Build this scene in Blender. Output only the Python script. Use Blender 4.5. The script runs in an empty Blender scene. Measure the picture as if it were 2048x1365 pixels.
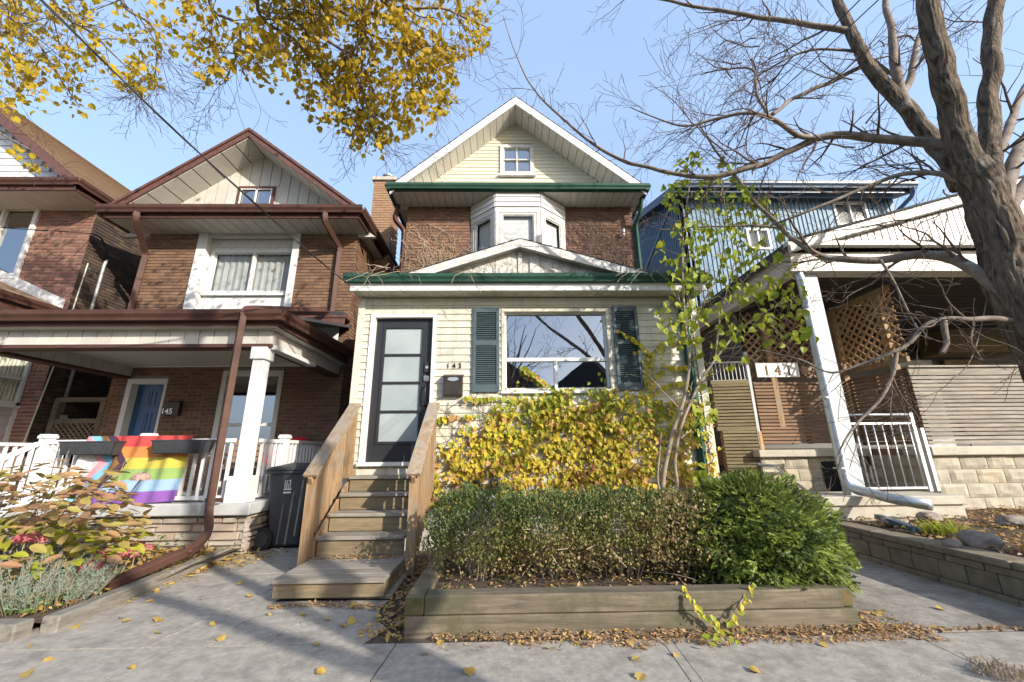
import bpy, bmesh, math, random
from mathutils import Vector, Matrix, noise
C = bpy.context.scene
COL = C.collection
R = math.radians
# ------------------------------------------------------------------ camera
H = 1.22
pitch, roll, yaw, F_PX = R(15.5), R(.57), R(1.2), 796.
Fw = Vector((math.sin(yaw)*math.cos(pitch), math.cos(yaw)*math.cos(pitch), math.sin(pitch)))
R0 = Vector((math.cos(yaw), -math.sin(yaw), 0)); U0 = R0.cross(Fw)
Up = U0*math.cos(roll) + R0*math.sin(roll); Rt = R0*math.cos(roll) - U0*math.sin(roll)
cam_d = bpy.data.cameras.new('camera'); cam = bpy.data.objects.new('camera', cam_d); COL.objects.link(cam)
cam_d.sensor_width = 36; cam_d.lens = F_PX/2048*36; cam_d.clip_end = 600; cam_d.clip_start = .05
M = Matrix((Rt, Up, -Fw)).transposed().to_4x4(); M.translation = Vector((0, 0, H)); cam.matrix_world = M
C.camera = cam
# ------------------------------------------------------------------ light
SUNV = Vector((1.04, -1.0, .63)).normalized()
el = math.asin(SUNV.z); az = math.atan2(SUNV.x, SUNV.y)
w = bpy.data.worlds.new('World'); C.world = w; w.use_nodes = True
nt = w.node_tree; bg = nt.nodes['Background']
sky = nt.nodes.new('ShaderNodeTexSky'); sky.sky_type = 'NISHITA'; sky.sun_disc = False
sky.sun_elevation = el; sky.sun_rotation = az; sky.air_density = 1.0; sky.dust_density = 2.2; sky.ozone_density = 1.2
tc = nt.nodes.new('ShaderNodeTexCoord'); mp = nt.nodes.new('ShaderNodeMapping'); mp.inputs['Scale'].default_value = (1.2, 1.2, 5)
mp.inputs['Rotation'].default_value = (.3, .2, .5)
nz = nt.nodes.new('ShaderNodeTexNoise'); nz.inputs['Scale'].default_value = 1.6; nz.inputs['Detail'].default_value = 8
cr = nt.nodes.new('ShaderNodeValToRGB'); cr.color_ramp.elements[0].position = .45; cr.color_ramp.elements[1].position = .9
cr.color_ramp.elements[0].color = (.5, .5, .5, 1); cr.color_ramp.elements[1].color = (.66, .66, .66, 1)
mx = nt.nodes.new('ShaderNodeMixRGB'); mx.inputs['Color2'].default_value = (1.9, 2.65, 4.0, 1)
nt.links.new(tc.outputs['Generated'], mp.inputs[0]); nt.links.new(mp.outputs[0], nz.inputs[0]); nt.links.new(nz.outputs[0], cr.inputs[0])
nt.links.new(cr.outputs[0], mx.inputs['Fac']); nt.links.new(sky.outputs[0], mx.inputs['Color1']); nt.links.new(mx.outputs[0], bg.inputs[0])
bg.inputs[1].default_value = .15
sd = bpy.data.lights.new('sun', 'SUN'); sd.energy = 3.3; sd.angle = R(.55); sd.color = (1, .93, .82)
sun = bpy.data.objects.new('sun', sd); COL.objects.link(sun); sun.rotation_euler = (-SUNV).to_track_quat('-Z', 'Y').to_euler()
C.view_settings.view_transform = 'Standard'; C.view_settings.look = 'None'; C.view_settings.gamma = 1
C.view_settings.exposure = 1.18
# ------------------------------------------------------------------ helpers
def ray(x, y): return Fw + Rt*((x-1024)/F_PX) - Up*((y-682.5)/F_PX)
def at(x, y, Y): r = ray(x, y); return Vector((0, 0, H)) + r*(Y/r.y)
def atz(x, y, Z=0): r = ray(x, y); return Vector((0, 0, H)) + r*((Z-H)/r.z)
def atx(x, y, X): r = ray(x, y); return Vector((0, 0, H)) + r*(X/r.x)
def V(*a): return Vector(a)
rnd = random.Random(7)
def tag(o, label=None, cat=None, group=None, kind=None):
    if label: o['label'] = label
    if cat: o['category'] = cat
    if group: o['group'] = group
    if kind: o['kind'] = kind
    return o
def thing(name, loc, label, cat, group=None):
    o = bpy.data.objects.new(name, None); COL.objects.link(o); o.location = loc; o.empty_display_size = .1
    return tag(o, label, cat, group)
def wloc(o):
    l = Vector((0, 0, 0))
    while o is not None: l = l + o.location; o = o.parent
    return l
class MB:
    def __init__(s): s.v = []; s.f = []; s.m = []
    def add(s, vs, fs, mi=0):
        k = len(s.v); s.v += [tuple(q) for q in vs]; s.f += [tuple(i+k for i in f) for f in fs]; s.m += [mi]*len(fs)
    def hexa(s, p, mi=0): s.add(p, [(0, 3, 2, 1), (4, 5, 6, 7), (0, 1, 5, 4), (1, 2, 6, 5), (2, 3, 7, 6), (3, 0, 4, 7)], mi)
    def box(s, x0, x1, y0, y1, z0, z1, mi=0):
        s.hexa([(x0, y0, z0), (x1, y0, z0), (x1, y1, z0), (x0, y1, z0), (x0, y0, z1), (x1, y0, z1), (x1, y1, z1), (x0, y1, z1)], mi); return s
    def quad(s, a, b, c, d, mi=0): s.add([a, b, c, d], [(0, 1, 2, 3)], mi); return s
    def bar(s, p, q, w_, h_, side=None, mi=0):
        p = Vector(p); q = Vector(q); d = (q-p).normalized()
        if side is None: side = d.cross(V(0, 0, 1)) if abs(d.z) < .95 else V(1, 0, 0)
        side = (Vector(side) - d*d.dot(Vector(side))).normalized(); up = side.cross(d)
        a = side*w_/2; b = up*h_/2
        s.hexa([p-a-b, p+a-b, p+a+b, p-a+b, q-a-b, q+a-b, q+a+b, q-a+b], mi); return s
    def ext(s, prof, p, q, ax, ay, mi=0):
        # profile polygon (a,b) in axes ax, ay swept from p to q
        n = len(prof); A = [Vector(p)+Vector(ax)*a+Vector(ay)*b for a, b in prof]; B = [Vector(q)+Vector(ax)*a+Vector(ay)*b for a, b in prof]
        s.add(A+B, [tuple(range(n)), tuple(range(2*n-1, n-1, -1))]+[(i, (i+1) % n, n+(i+1) % n, n+i) for i in range(n)], mi); return s
    def prism(s, pts, off, mi=0):
        n = len(pts); A = [Vector(p) for p in pts]; B = [p+Vector(off) for p in A]
        s.add(A+B, [tuple(range(n)), tuple(range(2*n-1, n-1, -1))]+[(i, (i+1) % n, n+(i+1) % n, n+i) for i in range(n)], mi); return s
    def tube(s, pts, rad, n=8, mi=0, cap=True, disp=None, ph=0.):
        pts = [Vector(p) for p in pts]; k = len(s.v)
        if not hasattr(rad, '__len__'): rad = [rad]*len(pts)
        t = (pts[1]-pts[0]).normalized(); a = t.orthogonal().normalized()
        for i, p in enumerate(pts):
            t = ((pts[min(i+1, len(pts)-1)]-pts[max(i-1, 0)])).normalized()
            a = (a - t*a.dot(t)).normalized(); b = t.cross(a)
            for j in range(n):
                an = 2*math.pi*j/n+ph; r = rad[i]
                d = a*math.cos(an)+b*math.sin(an)
                if disp: r *= disp(p, d, an)
                s.v.append(tuple(p+d*r))
        for i in range(len(pts)-1):
            for j in range(n):
                s.f.append((k+i*n+j, k+i*n+(j+1) % n, k+(i+1)*n+(j+1) % n, k+(i+1)*n+j)); s.m.append(mi)
        if cap and n > 3:
            s.f.append(tuple(k+j for j in range(n-1, -1, -1))); s.m.append(mi)
            e = k+(len(pts)-1)*n; s.f.append(tuple(e+j for j in range(n))); s.m.append(mi)
        return s
    def build(s, name, mats, parent=None, smooth=False, recalc=True, label=None, cat=None, group=None, kind=None, bevel=0, origin=None):
        me = bpy.data.meshes.new(name)
        off = wloc(parent) if parent is not None else (Vector(origin) if origin is not None else Vector((0, 0, 0)))
        me.from_pydata([(x-off.x, y-off.y, z-off.z) for x, y, z in s.v], [], s.f)
        if not isinstance(mats, (list, tuple)): mats = [mats]
        for m_ in mats: me.materials.append(m_)
        if len(mats) > 1: me.polygons.foreach_set('material_index', s.m)
        if recalc or bevel:
            b = bmesh.new(); b.from_mesh(me); bmesh.ops.recalc_face_normals(b, faces=b.faces)
            if bevel: bmesh.ops.bevel(b, geom=b.edges[:], offset=bevel, segments=1, affect='EDGES', clamp_overlap=True)
            b.to_mesh(me); b.free()
        if smooth: me.polygons.foreach_set('use_smooth', [True]*len(me.polygons))
        me.update()
        o = bpy.data.objects.new(name, me); COL.objects.link(o)
        if parent is not None: o.parent = parent
        else: o.location = off
        return tag(o, label, cat, group, kind)
_cube = {}
def cube_mesh(m_, bev=0.0):
    k = (m_.name, bev)
    if k not in _cube:
        b = MB(); b.box(-.5, .5, -.5, .5, -.5, .5); me = bpy.data.meshes.new('piece'); me.from_pydata(b.v, [], b.f); me.materials.append(m_)
        _cube[k] = me
    return _cube[k]
def piece(name, m_, parent, c, s, rot=None):
    o = bpy.data.objects.new(name, cube_mesh(m_)); COL.objects.link(o); o.parent = parent
    o.location = Vector(c)-wloc(parent); o.scale = s
    if rot is not None: o.rotation_euler = rot
    return o
class Fr:   # a wall plane: a along u, b outwards along n, z up
    def __init__(s, o, u, n): s.o = Vector(o); s.u = Vector(u).normalized(); s.n = Vector(n).normalized()
    def p(s, a, b, z): return s.o + s.u*a + s.n*b + V(0, 0, z)
    def box(s, mb, a0, a1, b0, b1, z0, z1, mi=0):
        mb.hexa([s.p(a0, b0, z0), s.p(a1, b0, z0), s.p(a1, b1, z0), s.p(a0, b1, z0), s.p(a0, b0, z1), s.p(a1, b0, z1), s.p(a1, b1, z1), s.p(a0, b1, z1)], mi)
    def rot(s): return math.atan2(s.u.y, s.u.x)
def front(Y, X=0): return Fr((X, Y, 0), (1, 0, 0), (0, -1, 0))
def side(X): return Fr((X, 0, 0), (0, 1, 0), (1, 0, 0))      # right-hand face of a house: a = Y
def sub_iv(iv, cuts):
    out = [iv]
    for c0, c1 in cuts:
        nx = []
        for a, b in out:
            if c1 <= a or c0 >= b: nx.append((a, b)); continue
            if c0 > a: nx.append((a, c0))
            if c1 < b: nx.append((c1, b))
        out = nx
    return out
def solid_wall(mb, fr, a0, a1, z0, z1, holes, thick=.2, b=0.0):
    zs = sorted(set([z0, z1]+[min(max(z, z0), z1) for h in holes for z in h[2:]]))
    for k in range(len(zs)-1):
        zm = (zs[k]+zs[k+1])/2
        for s0, s1 in sub_iv((a0, a1), [(h[0], h[1]) for h in holes if h[2] < zm < h[3]]):
            fr.box(mb, s0, s1, b-thick, b, zs[k], zs[k+1])
def camdist(p): return (Vector(p)-V(0, 0, H)).length
def brick_wall(parent, fr, a0, a1, z0, z1, holes, m_, mort, limit=0, top=None, seed=1, L=.215, hh=.073, mg=.014):
    """individual bricks, the `limit` nearest ones as parts, the others joined"""
    b = MB(); solid_wall(b, fr, a0+.02, a1-.02, z0, z1, holes, b=-.012); b.build('mortar_wall', mort, parent)
    rg = random.Random(seed); L2 = .062; out = []
    z = z0; row = 0
    while z < z1-.02:
        zt = min(z+hh-mg, z1); cuts = [(h[0], h[1]) for h in holes if h[2] < zt-.01 and h[3] > z+.01]
        a = a0 - (L/2 if row % 2 else 0)
        while a < a1:
            for s0, s1 in sub_iv((max(a, a0), min(a+L-mg*.9, a1)), cuts):
                if s1-s0 > .02:
                    if top is None or top((s0+s1)/2) > zt: out.append((s0, s1, z, zt))
            a += L
        z += hh; row += 1
    items = []
    for s0, s1, q0, q1 in out:
        c = fr.p((s0+s1)/2, -.012+.006+rg.uniform(-.002, .003), (q0+q1)/2); items.append((camdist(c), c, s1-s0, q1-q0))
    items.sort(key=lambda t: t[0])
    ro = (0, 0, fr.rot())
    for d, c, w_, h_ in items[:limit]: piece('brick', m_, parent, c, (w_, .014, h_), ro)
    b = MB()
    for d, c, w_, h_ in items[limit:]:
        u = fr.u*w_/2; n = fr.n*.007; k = V(0, 0, h_/2)
        b.add([c-u+n-k, c+u+n-k, c+u+n+k, c-u+n+k, c-u-n-k, c+u-n-k, c+u-n+k, c-u-n+k], [(0, 1, 2, 3), (0, 4, 5, 1), (3, 2, 6, 7), (0, 3, 7, 4), (1, 5, 6, 2)])
    if items[limit:]: b.build('brickwork', m_, parent, kind='stuff')
def clapboards(parent, fr, a0, a1, z0, z1, holes, m_, exp=.105, proud=.018, top=None, name='siding_board'):
    z = z0; rg = random.Random(3)
    while z < z1-.01:
        zt = min(z+exp, z1); cuts = [(h[0], h[1]) for h in holes if h[2] < zt-.012 and h[3] > z+.012]
        lo, hi = a0, a1
        if top:
            lo, hi = top(z, zt)
            if hi-lo < .05: break
        for s0, s1 in sub_iv((lo, hi), cuts):
            if s1-s0 < .02: continue
            b = MB(); p = fr.p; j = rg.uniform(-.0015, .0015)
            b.hexa([p(s0, -.01, z), p(s1, -.01, z), p(s1, proud+j, z+.003), p(s0, proud+j, z+.003), p(s0, -.01, zt+.006), p(s1, -.01, zt+.006), p(s1, .003, zt+.006), p(s0, .003, zt+.006)])
            b.build(name, m_, parent)
        z += exp
def strips(parent, p0, p1, across, width, thick, m_, name, gap=.012, first=0.0):
    """a row of equal boards laid from p0 to p1, each reaching `across` (vector)"""
    p0 = Vector(p0); p1 = Vector(p1); d = p1-p0; n = max(1, int(d.length/width)); st = d/n; across = Vector(across)
    nr = d.normalized().cross(across.normalized())*thick; g = d.normalized()*gap/2
    me = None
    for i in range(n):
        q = p0+st*i
        if me is None:
            b = MB(); A, B = g, st-g
            b.hexa([A, B, B+across, A+across, A+nr, B+nr, B+across+nr, A+across+nr])
            o = b.build(name, m_, None); me = o.data; o.parent = parent; o.location = q-wloc(parent)
        else:
            o = bpy.data.objects.new(name, me); COL.objects.link(o); o.parent = parent; o.location = q-wloc(parent)
# ------------------------------------------------------------------ materials
def mat(name, c1, c2=None, rough=.7, scale=6., bump=0., bscale=40., stretch=(1, 1, 1), var=0., metal=0., spec=.4, detail=6, c3=None, s3=1.2, t3=.6, trans=0., st3=(1, 1, 1), dist=0., leafvar=None, bst=None, bdist=.01):
    m_ = bpy.data.materials.new(name); m_.use_nodes = True; t = m_.node_tree; N = t.nodes; L = t.links; bs = N['Principled BSDF']
    bs.inputs['Roughness'].default_value = rough; bs.inputs['Metallic'].default_value = metal; bs.inputs['Specular IOR Level'].default_value = spec
    tc = N.new('ShaderNodeTexCoord'); oi = N.new('ShaderNodeObjectInfo'); ge = N.new('ShaderNodeNewGeometry')
    vm = N.new('ShaderNodeVectorMath'); vm.operation = 'ADD'; mu = N.new('ShaderNodeMath'); mu.operation = 'MULTIPLY'; mu.inputs[1].default_value = 37.
    # position-based texture, shifted per piece so alike pieces differ
    ad = N.new('ShaderNodeMath'); ad.operation = 'ADD'; L.new(oi.outputs['Random'], ad.inputs[0]); L.new(ge.outputs['Random Per Island'], ad.inputs[1])
    fr = N.new('ShaderNodeMath'); fr.operation = 'FRACT'; L.new(ad.outputs[0], fr.inputs[0])
    L.new(oi.outputs['Random'], mu.inputs[0]); L.new(ge.outputs['Position'], vm.inputs[0]); L.new(mu.outputs[0], vm.inputs[1])
    mp = N.new('ShaderNodeMapping'); mp.inputs['Scale'].default_value = stretch; L.new(vm.outputs[0], mp.inputs[0])
    col = None
    if c2 is not None:
        nz = N.new('ShaderNodeTexNoise'); nz.inputs['Scale'].default_value = scale; nz.inputs['Detail'].default_value = detail; nz.inputs['Roughness'].default_value = .65; nz.inputs['Distortion'].default_value = dist
        L.new(mp.outputs[0], nz.inputs[0]); cr = N.new('ShaderNodeValToRGB'); cr.color_ramp.elements[0].position = .36; cr.color_ramp.elements[1].position = .66
        cr.color_ramp.elements[0].color = (*c1, 1); cr.color_ramp.elements[1].color = (*c2, 1); L.new(nz.outputs[0], cr.inputs[0]); col = cr.outputs[0]
    if c3 is not None:
        n3 = N.new('ShaderNodeTexNoise'); n3.inputs['Scale'].default_value = s3; n3.inputs['Detail'].default_value = 5; n3.inputs['Roughness'].default_value = .7
        m8 = N.new('ShaderNodeMapping'); m8.inputs['Scale'].default_value = st3; L.new(ge.outputs['Position'], m8.inputs[0]); L.new(m8.outputs[0], n3.inputs[0]); r3 = N.new('ShaderNodeValToRGB'); r3.color_ramp.elements[0].position = t3-.06; r3.color_ramp.elements[1].position = t3+.1
        L.new(n3.outputs[0], r3.inputs[0]); mxx = N.new('ShaderNodeMixRGB'); L.new(r3.outputs[0], mxx.inputs['Fac'])
        if col: L.new(col, mxx.inputs['Color1'])
        else: mxx.inputs['Color1'].default_value = (*c1, 1)
        mxx.inputs['Color2'].default_value = (*c3, 1); col = mxx.outputs[0]
    if leafvar:
        r4 = N.new('ShaderNodeValToRGB'); e = r4.color_ramp.elements; r4.color_ramp.interpolation = 'LINEAR'
        e[0].color = (*leafvar[0], 1); e[0].position = 0; e[1].color = (*leafvar[-1], 1); e[1].position = 1
        for i, cc in enumerate(leafvar[1:-1]): q = e.new((i+1)/(len(leafvar)-1)); q.color = (*cc, 1)
        L.new(fr.outputs[0], r4.inputs[0])
        if col:
            m5 = N.new('ShaderNodeMixRGB'); m5.inputs['Fac'].default_value = .55; L.new(col, m5.inputs['Color1']); L.new(r4.outputs[0], m5.inputs['Color2']); col = m5.outputs[0]
        else: col = r4.outputs[0]
    if var:
        hs = N.new('ShaderNodeHueSaturation'); mr = N.new('ShaderNodeMapRange'); mr.inputs['To Min'].default_value = 1-var; mr.inputs['To Max'].default_value = 1+var
        L.new(fr.outputs[0], mr.inputs[0]); L.new(mr.outputs[0], hs.inputs['Value'])
        if col: L.new(col, hs.inputs['Color'])
        else: hs.inputs['Color'].default_value = (*c1, 1)
        col = hs.outputs[0]
    if col: L.new(col, bs.inputs['Base Color'])
    else: bs.inputs['Base Color'].default_value = (*c1, 1)
    if bump:
        nb = N.new('ShaderNodeTexNoise'); nb.inputs['Scale'].default_value = bscale; nb.inputs['Detail'].default_value = 8; nb.inputs['Roughness'].default_value = .7
        if bst:
            m6 = N.new('ShaderNodeMapping'); m6.inputs['Scale'].default_value = bst; L.new(vm.outputs[0], m6.inputs[0]); L.new(m6.outputs[0], nb.inputs[0])
        else: L.new(mp.outputs[0], nb.inputs[0])
        bp = N.new('ShaderNodeBump'); bp.inputs['Strength'].default_value = min(1, bump*1.0); bp.inputs['Distance'].default_value = bdist
        L.new(nb.outputs[0], bp.inputs['Height']); L.new(bp.outputs[0], bs.inputs['Normal'])
    if trans:
        tr = N.new('ShaderNodeBsdfTranslucent'); ms = N.new('ShaderNodeMixShader'); ms.inputs[0].default_value = trans
        if col: L.new(col, tr.inputs[0])
        else: tr.inputs[0].default_value = (*c1, 1)
        L.new(bs.outputs[0], ms.inputs[1]); L.new(tr.outputs[0], ms.inputs[2]); L.new(ms.outputs[0], N['Material Output'].inputs[0])
    return m_
def glass_mat(name, tint=(1, 1, 1), refl=1.0):
    m_ = bpy.data.materials.new(name); m_.use_nodes = True; t = m_.node_tree; N = t.nodes; L = t.links; N.remove(N['Principled BSDF'])
    a = N.new('ShaderNodeBsdfTransparent'); a.inputs[0].default_value = (*tint, 1); g = N.new('ShaderNodeBsdfGlossy'); g.inputs['Roughness'].default_value = .015
    g.inputs[0].default_value = (.95, .97, 1, 1)
    f = N.new('ShaderNodeFresnel'); f.inputs[0].default_value = 1.9 if refl > 1 else 1.42
    mu = N.new('ShaderNodeMath'); mu.operation = 'MULTIPLY_ADD'; mu.inputs[1].default_value = .9*refl; mu.inputs[2].default_value = (.22 if refl > 1 else .02)
    L.new(f.outputs[0], mu.inputs[0]); ms = N.new('ShaderNodeMixShader'); ge = N.new('ShaderNodeNewGeometry'); iv = N.new('ShaderNodeMath'); iv.operation = 'SUBTRACT'; iv.inputs[0].default_value = 1; L.new(ge.outputs['Backfacing'], iv.inputs[1]); m2 = N.new('ShaderNodeMath'); m2.operation = 'MULTIPLY'; L.new(iv.outputs[0], m2.inputs[0]); L.new(mu.outputs[0], m2.inputs[1]); L.new(m2.outputs[0], ms.inputs[0]); L.new(a.outputs[0], ms.inputs[1]); L.new(g.outputs[0], ms.inputs[2])
    nz = N.new('ShaderNodeTexNoise'); nz.inputs['Scale'].default_value = 1.3; bp = N.new('ShaderNodeBump'); bp.inputs['Strength'].default_value = .06; bp.inputs['Distance'].default_value = .02
    tc = N.new('ShaderNodeTexCoord'); L.new(tc.outputs['Object'], nz.inputs[0]); L.new(nz.outputs[0], bp.inputs['Height']); L.new(bp.outputs[0], g.inputs['Normal'])
    L.new(ms.outputs[0], N['Material Output'].inputs[0]); return m_
m_cream = mat('cream_vinyl', (.56, .535, .44), (.49, .465, .375), .5, 3, .05, 60, (.5, 1, 3), var=.05, c3=(.38, .36, .285), s3=2.2, t3=.57, st3=(4, 4, .7))
m_creamg = mat('pale_yellow_siding', (.58, .555, .43), (.51, .485, .37), .55, 3, .05, 60, (.5, 1, 3), var=.03)
m_white = mat('white_paint', (.62, .62, .61), (.56, .56, .54), .5, 5, .08, 50, c3=(.55, .54, .50), s3=2.5, t3=.74)
m_wworn = mat('weathered_white_paint', (.60, .59, .57), (.42, .40, .365), .65, 7, .2, 40, (1, 1, 2), c3=(.30, .25, .20), s3=5, t3=.68)
m_vinyl = mat('white_vinyl', (.64, .64, .64), (.60, .60, .59), .35, 3, .02, 30)
m_soffit = mat('soffit_panel', (.54, .515, .465), (.47, .445, .395), .5, 3, .04, 50, var=.03)
m_soffg = mat('soffit_panel_grey', (.50, .48, .435), (.42, .40, .355), .5, 2, .04, 50, var=.03)
m_green = mat('green_enamel', (.022, .062, .044), (.03, .08, .056), .5, 4, .1, 30, spec=.2, c3=(.12, .16, .12), s3=6, t3=.7)
m_dgreen = mat('dark_green_paint', (.02, .06, .045), (.03, .08, .06), .6, 4, .1, 30, spec=.15)
m_shut = mat('slate_green_vinyl', (.055, .08, .09), (.068, .097, .105), .45, 5, .05, 60)
m_brown = mat('brown_aluminium', (.066, .033, .025), (.088, .045, .034), .55, 4, .03, 30, spec=.15)
m_redf = mat('red_brown_paint', (.085, .038, .030), (.13, .058, .043), .6, 9, .1, 40, c3=(.08, .035, .028), s3=3, t3=.62)
m_b145 = mat('brown_brick', (0.121, 0.068, 0.042), (0.196, 0.111, 0.068), .85, 14, .5, 70, leafvar=[(0.115, 0.061, 0.038), (0.176, 0.097, 0.059), (0.230, 0.135, 0.081), (0.149, 0.081, 0.049), (0.088, 0.050, 0.035)], c3=(0.108, 0.061, 0.047), s3=1.1, t3=.62)
m_b143 = mat('red_brown_brick', (0.130, 0.072, 0.052), (0.208, 0.111, 0.075), .85, 14, .5, 70, leafvar=[(0.104, 0.062, 0.047), (0.195, 0.104, 0.070), (0.286, 0.143, 0.086), (0.156, 0.088, 0.062), (0.085, 0.055, 0.046)])
m_b147 = mat('red_brick', (0.168, 0.078, 0.055), (0.240, 0.114, 0.082), .85, 14, .5, 70, leafvar=[(0.144, 0.066, 0.050), (0.240, 0.110, 0.074), (0.300, 0.156, 0.110), (0.180, 0.082, 0.060), (0.096, 0.058, 0.048)])
m_b147s = mat('dark_brick', (.04, .03, .025), (.08, .055, .04), .9, 10, .5, 70, leafvar=[(.03, .022, .02), (.07, .048, .032), (.13, .088, .055), (.055, .038, .028), (.03, .022, .02)])  # side wall brick, darker than the front brick
m_bchim = mat('tan_brick', (.34, .18, .095), (.42, .24, .13), .85, 14, .4, 70, leafvar=[(.20, .115, .062), (.30, .18, .10), (.24, .14, .078)])
m_mort = mat('mortar', (0.260, 0.221, 0.182), (0.182, 0.156, 0.130), .95, 9, .4, 60)
m_mortl = mat('pale_mortar', (.36, .33, .28), (.28, .255, .21), .95, 9, .4, 60)
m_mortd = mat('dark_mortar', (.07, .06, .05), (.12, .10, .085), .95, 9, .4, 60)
m_shing = mat('brown_shingle', (.20, .125, .07), (.33, .22, .13), .95, 60, .6, 90, leafvar=[(.16, .10, .06), (.34, .23, .14), (.26, .17, .1)])
m_dshing = mat('dark_shingle', (.035, .035, .038), (.06, .06, .062), .95, 60, .6, 90)
m_black = mat('black_door_paint', (.018, .019, .021), (.024, .025, .028), .42, 5, .02, 30)
m_blkpl = mat('charcoal_plastic', (.035, .038, .042), (.05, .053, .058), .55, 7, .2, 120, c3=(.09, .09, .09), s3=8, t3=.68)
m_rubber = mat('black_rubber', (.02, .02, .02), None, .8)
m_frost = mat('frosted_glass', (.265, .305, .31), (.33, .37, .375), .25, 1.2, .0, spec=.5)
m_metal = mat('brushed_steel', (.55, .55, .55), (.45, .45, .45), .3, 20, 0, metal=1)
m_galv = mat('galvanised_steel', (.52, .55, .58), (.40, .43, .46), .42, 9, .08, 40, metal=.75)
m_gpaint = mat('grey_white_paint', (.40, .43, .45), (.32, .345, .365), .5, 7, .1, 40, c3=(.50, .51, .51), s3=4, t3=.55)
m_mailbx = mat('bronze_paint', (.025, .02, .017), (.04, .032, .025), .4, 8, .05, 50)
m_digit = mat('dark_bronze', (.03, .025, .02), None, .4, metal=.4)
m_silver = mat('silver_paint', (.6, .6, .58), None, .3, metal=.8)
m_wood = mat('stained_cedar', (.21, .125, .062), (.37, .245, .135), .75, 3.2, .3, 30, (7, 7, .55), var=.14, c3=(.26, .21, .15), s3=2.4, t3=.56, dist=.8)
m_woodh = mat('weathered_handrail', (.19, .135, .085), (.33, .26, .18), .8, 3, .3, 30, (5, 1, 5), var=.08, c3=(.24, .215, .185), s3=3, t3=.52, dist=.8)
m_tread = mat('weathered_tread', (.18, .155, .125), (.29, .26, .22), .85, 3.2, .4, 26, (.8, 9, 9), var=.1, c3=(.20, .16, .11), s3=3, t3=.6, dist=.6)
m_riser = mat('brown_riser_board', (.14, .105, .062), (.24, .18, .105), .8, 3, .3, 26, (.8, 9, 9), var=.1, c3=(.15, .13, .07), s3=2.4, t3=.55, dist=.7)
m_timb = mat('weathered_timber', (.095, .077, .054), (.20, .16, .115), .85, 3, .45, 24, (.55, 8, 8), var=.1, c3=(.085, .08, .045), s3=2.2, t3=.53, dist=1.)
m_timbe = mat('mossy_end_grain', (.05, .06, .022), (.14, .095, .04), .9, 10, .4, 30)
m_conc = mat('concrete', (.245, .222, .19), (.365, .334, .292), .92, 17, .35, 130, c3=(.205, .185, .16), s3=4.5, t3=.56, detail=12)
m_conc2 = mat('worn_concrete', (.23, .205, .175), (.35, .318, .28), .92, 14, .7, 60, c3=(.17, .15, .125), s3=2.0, t3=.54, detail=12)
m_found = mat('parged_foundation', (.30, .285, .255), (.38, .365, .335), .9, 4, .3, 40)
m_cap = mat('stone_coping', (.36, .36, .35), (.44, .44, .43), .8, 4, .2, 60)
m_soil = mat('soil', (.05, .035, .024), (.11, .08, .055), .95, 14, .8, 40, detail=10)
m_ledge = mat('ledgestone', (.29, .235, .18), (.40, .34, .275), .85, 9, .6, 25, leafvar=[(.32, .275, .22), (.40, .30, .22), (.31, .26, .24), (.44, .39, .31), (.26, .26, .255), (.36, .25, .185)])
m_block = mat('cut_sandstone', (.30, .265, .195), (.41, .365, .28), .88, 6, .9, 22, leafvar=[(.37, .325, .245), (.42, .38, .31), (.31, .28, .23), (.42, .35, .24)])
m_blockd = mat('buff_retaining_block', (.15, .125, .085), (.235, .195, .135), .9, 8, .7, 40, var=.12, c3=(.14, .13, .08), s3=3, t3=.6)
m_capst = mat('limestone_cap', (.35, .32, .26), (.44, .41, .34), .85, 5, .3, 40)
m_blued = mat('blue_door_paint', (.02, .075, .20), (.025, .09, .23), .35, 6, .02, 40)
m_blue = mat('blue_ribbed_metal', (.14, .225, .30), (.165, .26, .335), .55, 3, .02, 30, spec=.25)
m_bluedk = mat('navy_trim', (.03, .06, .11), (.04, .075, .13), .4, 3)
m_wrib = mat('off_white_ribbed_metal', (.50, .475, .455), (.46, .435, .415), .45, 3, .02, 30)
m_ofw = mat('off_white_fascia', (.50, .48, .435), (.455, .435, .39), .5, 3, .03, 30)
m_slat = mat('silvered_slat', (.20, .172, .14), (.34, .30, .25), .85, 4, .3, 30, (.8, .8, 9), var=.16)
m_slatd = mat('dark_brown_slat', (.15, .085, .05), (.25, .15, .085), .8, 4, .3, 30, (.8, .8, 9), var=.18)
m_slatm = mat('mossy_slat', (.13, .105, .06), (.21, .17, .095), .85, 4, .3, 30, (.8, .8, 9), var=.14)  # mossy wood, colour also lowered to stand for the shade of its recess
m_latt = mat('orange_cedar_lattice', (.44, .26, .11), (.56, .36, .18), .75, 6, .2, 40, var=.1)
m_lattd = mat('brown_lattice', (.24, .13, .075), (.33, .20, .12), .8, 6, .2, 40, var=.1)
m_dark = mat('dark_interior', (.012, .012, .014), None, .9)  # near-black colour stands in for the lack of light indoors
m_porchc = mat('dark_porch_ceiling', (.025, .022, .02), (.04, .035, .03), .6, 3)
m_greys = mat('grey_siding', (.085, .082, .077), (.11, .105, .095), .6, 3, .03, 40, var=.04)
m_pink = mat('lilac_grey_siding', (.42, .385, .395), (.38, .345, .355), .6, 3, .03, 40, var=.03)
m_fabric = mat('curtain_cloth', (.36, .365, .345), (.27, .275, .26), .9, 5)
m_blind = mat('window_blind', (.72, .72, .68), None, .6)
m_red = mat('red_cushion', (.55, .02, .02), (.42, .015, .015), .8, 8)
m_bench = mat('brown_bench_wood', (.20, .12, .08), (.30, .19, .13), .8, 5, .2, 30, (1, 1, 6))
m_wire = mat('black_cable', (.02, .02, .022), None, .6)
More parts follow.
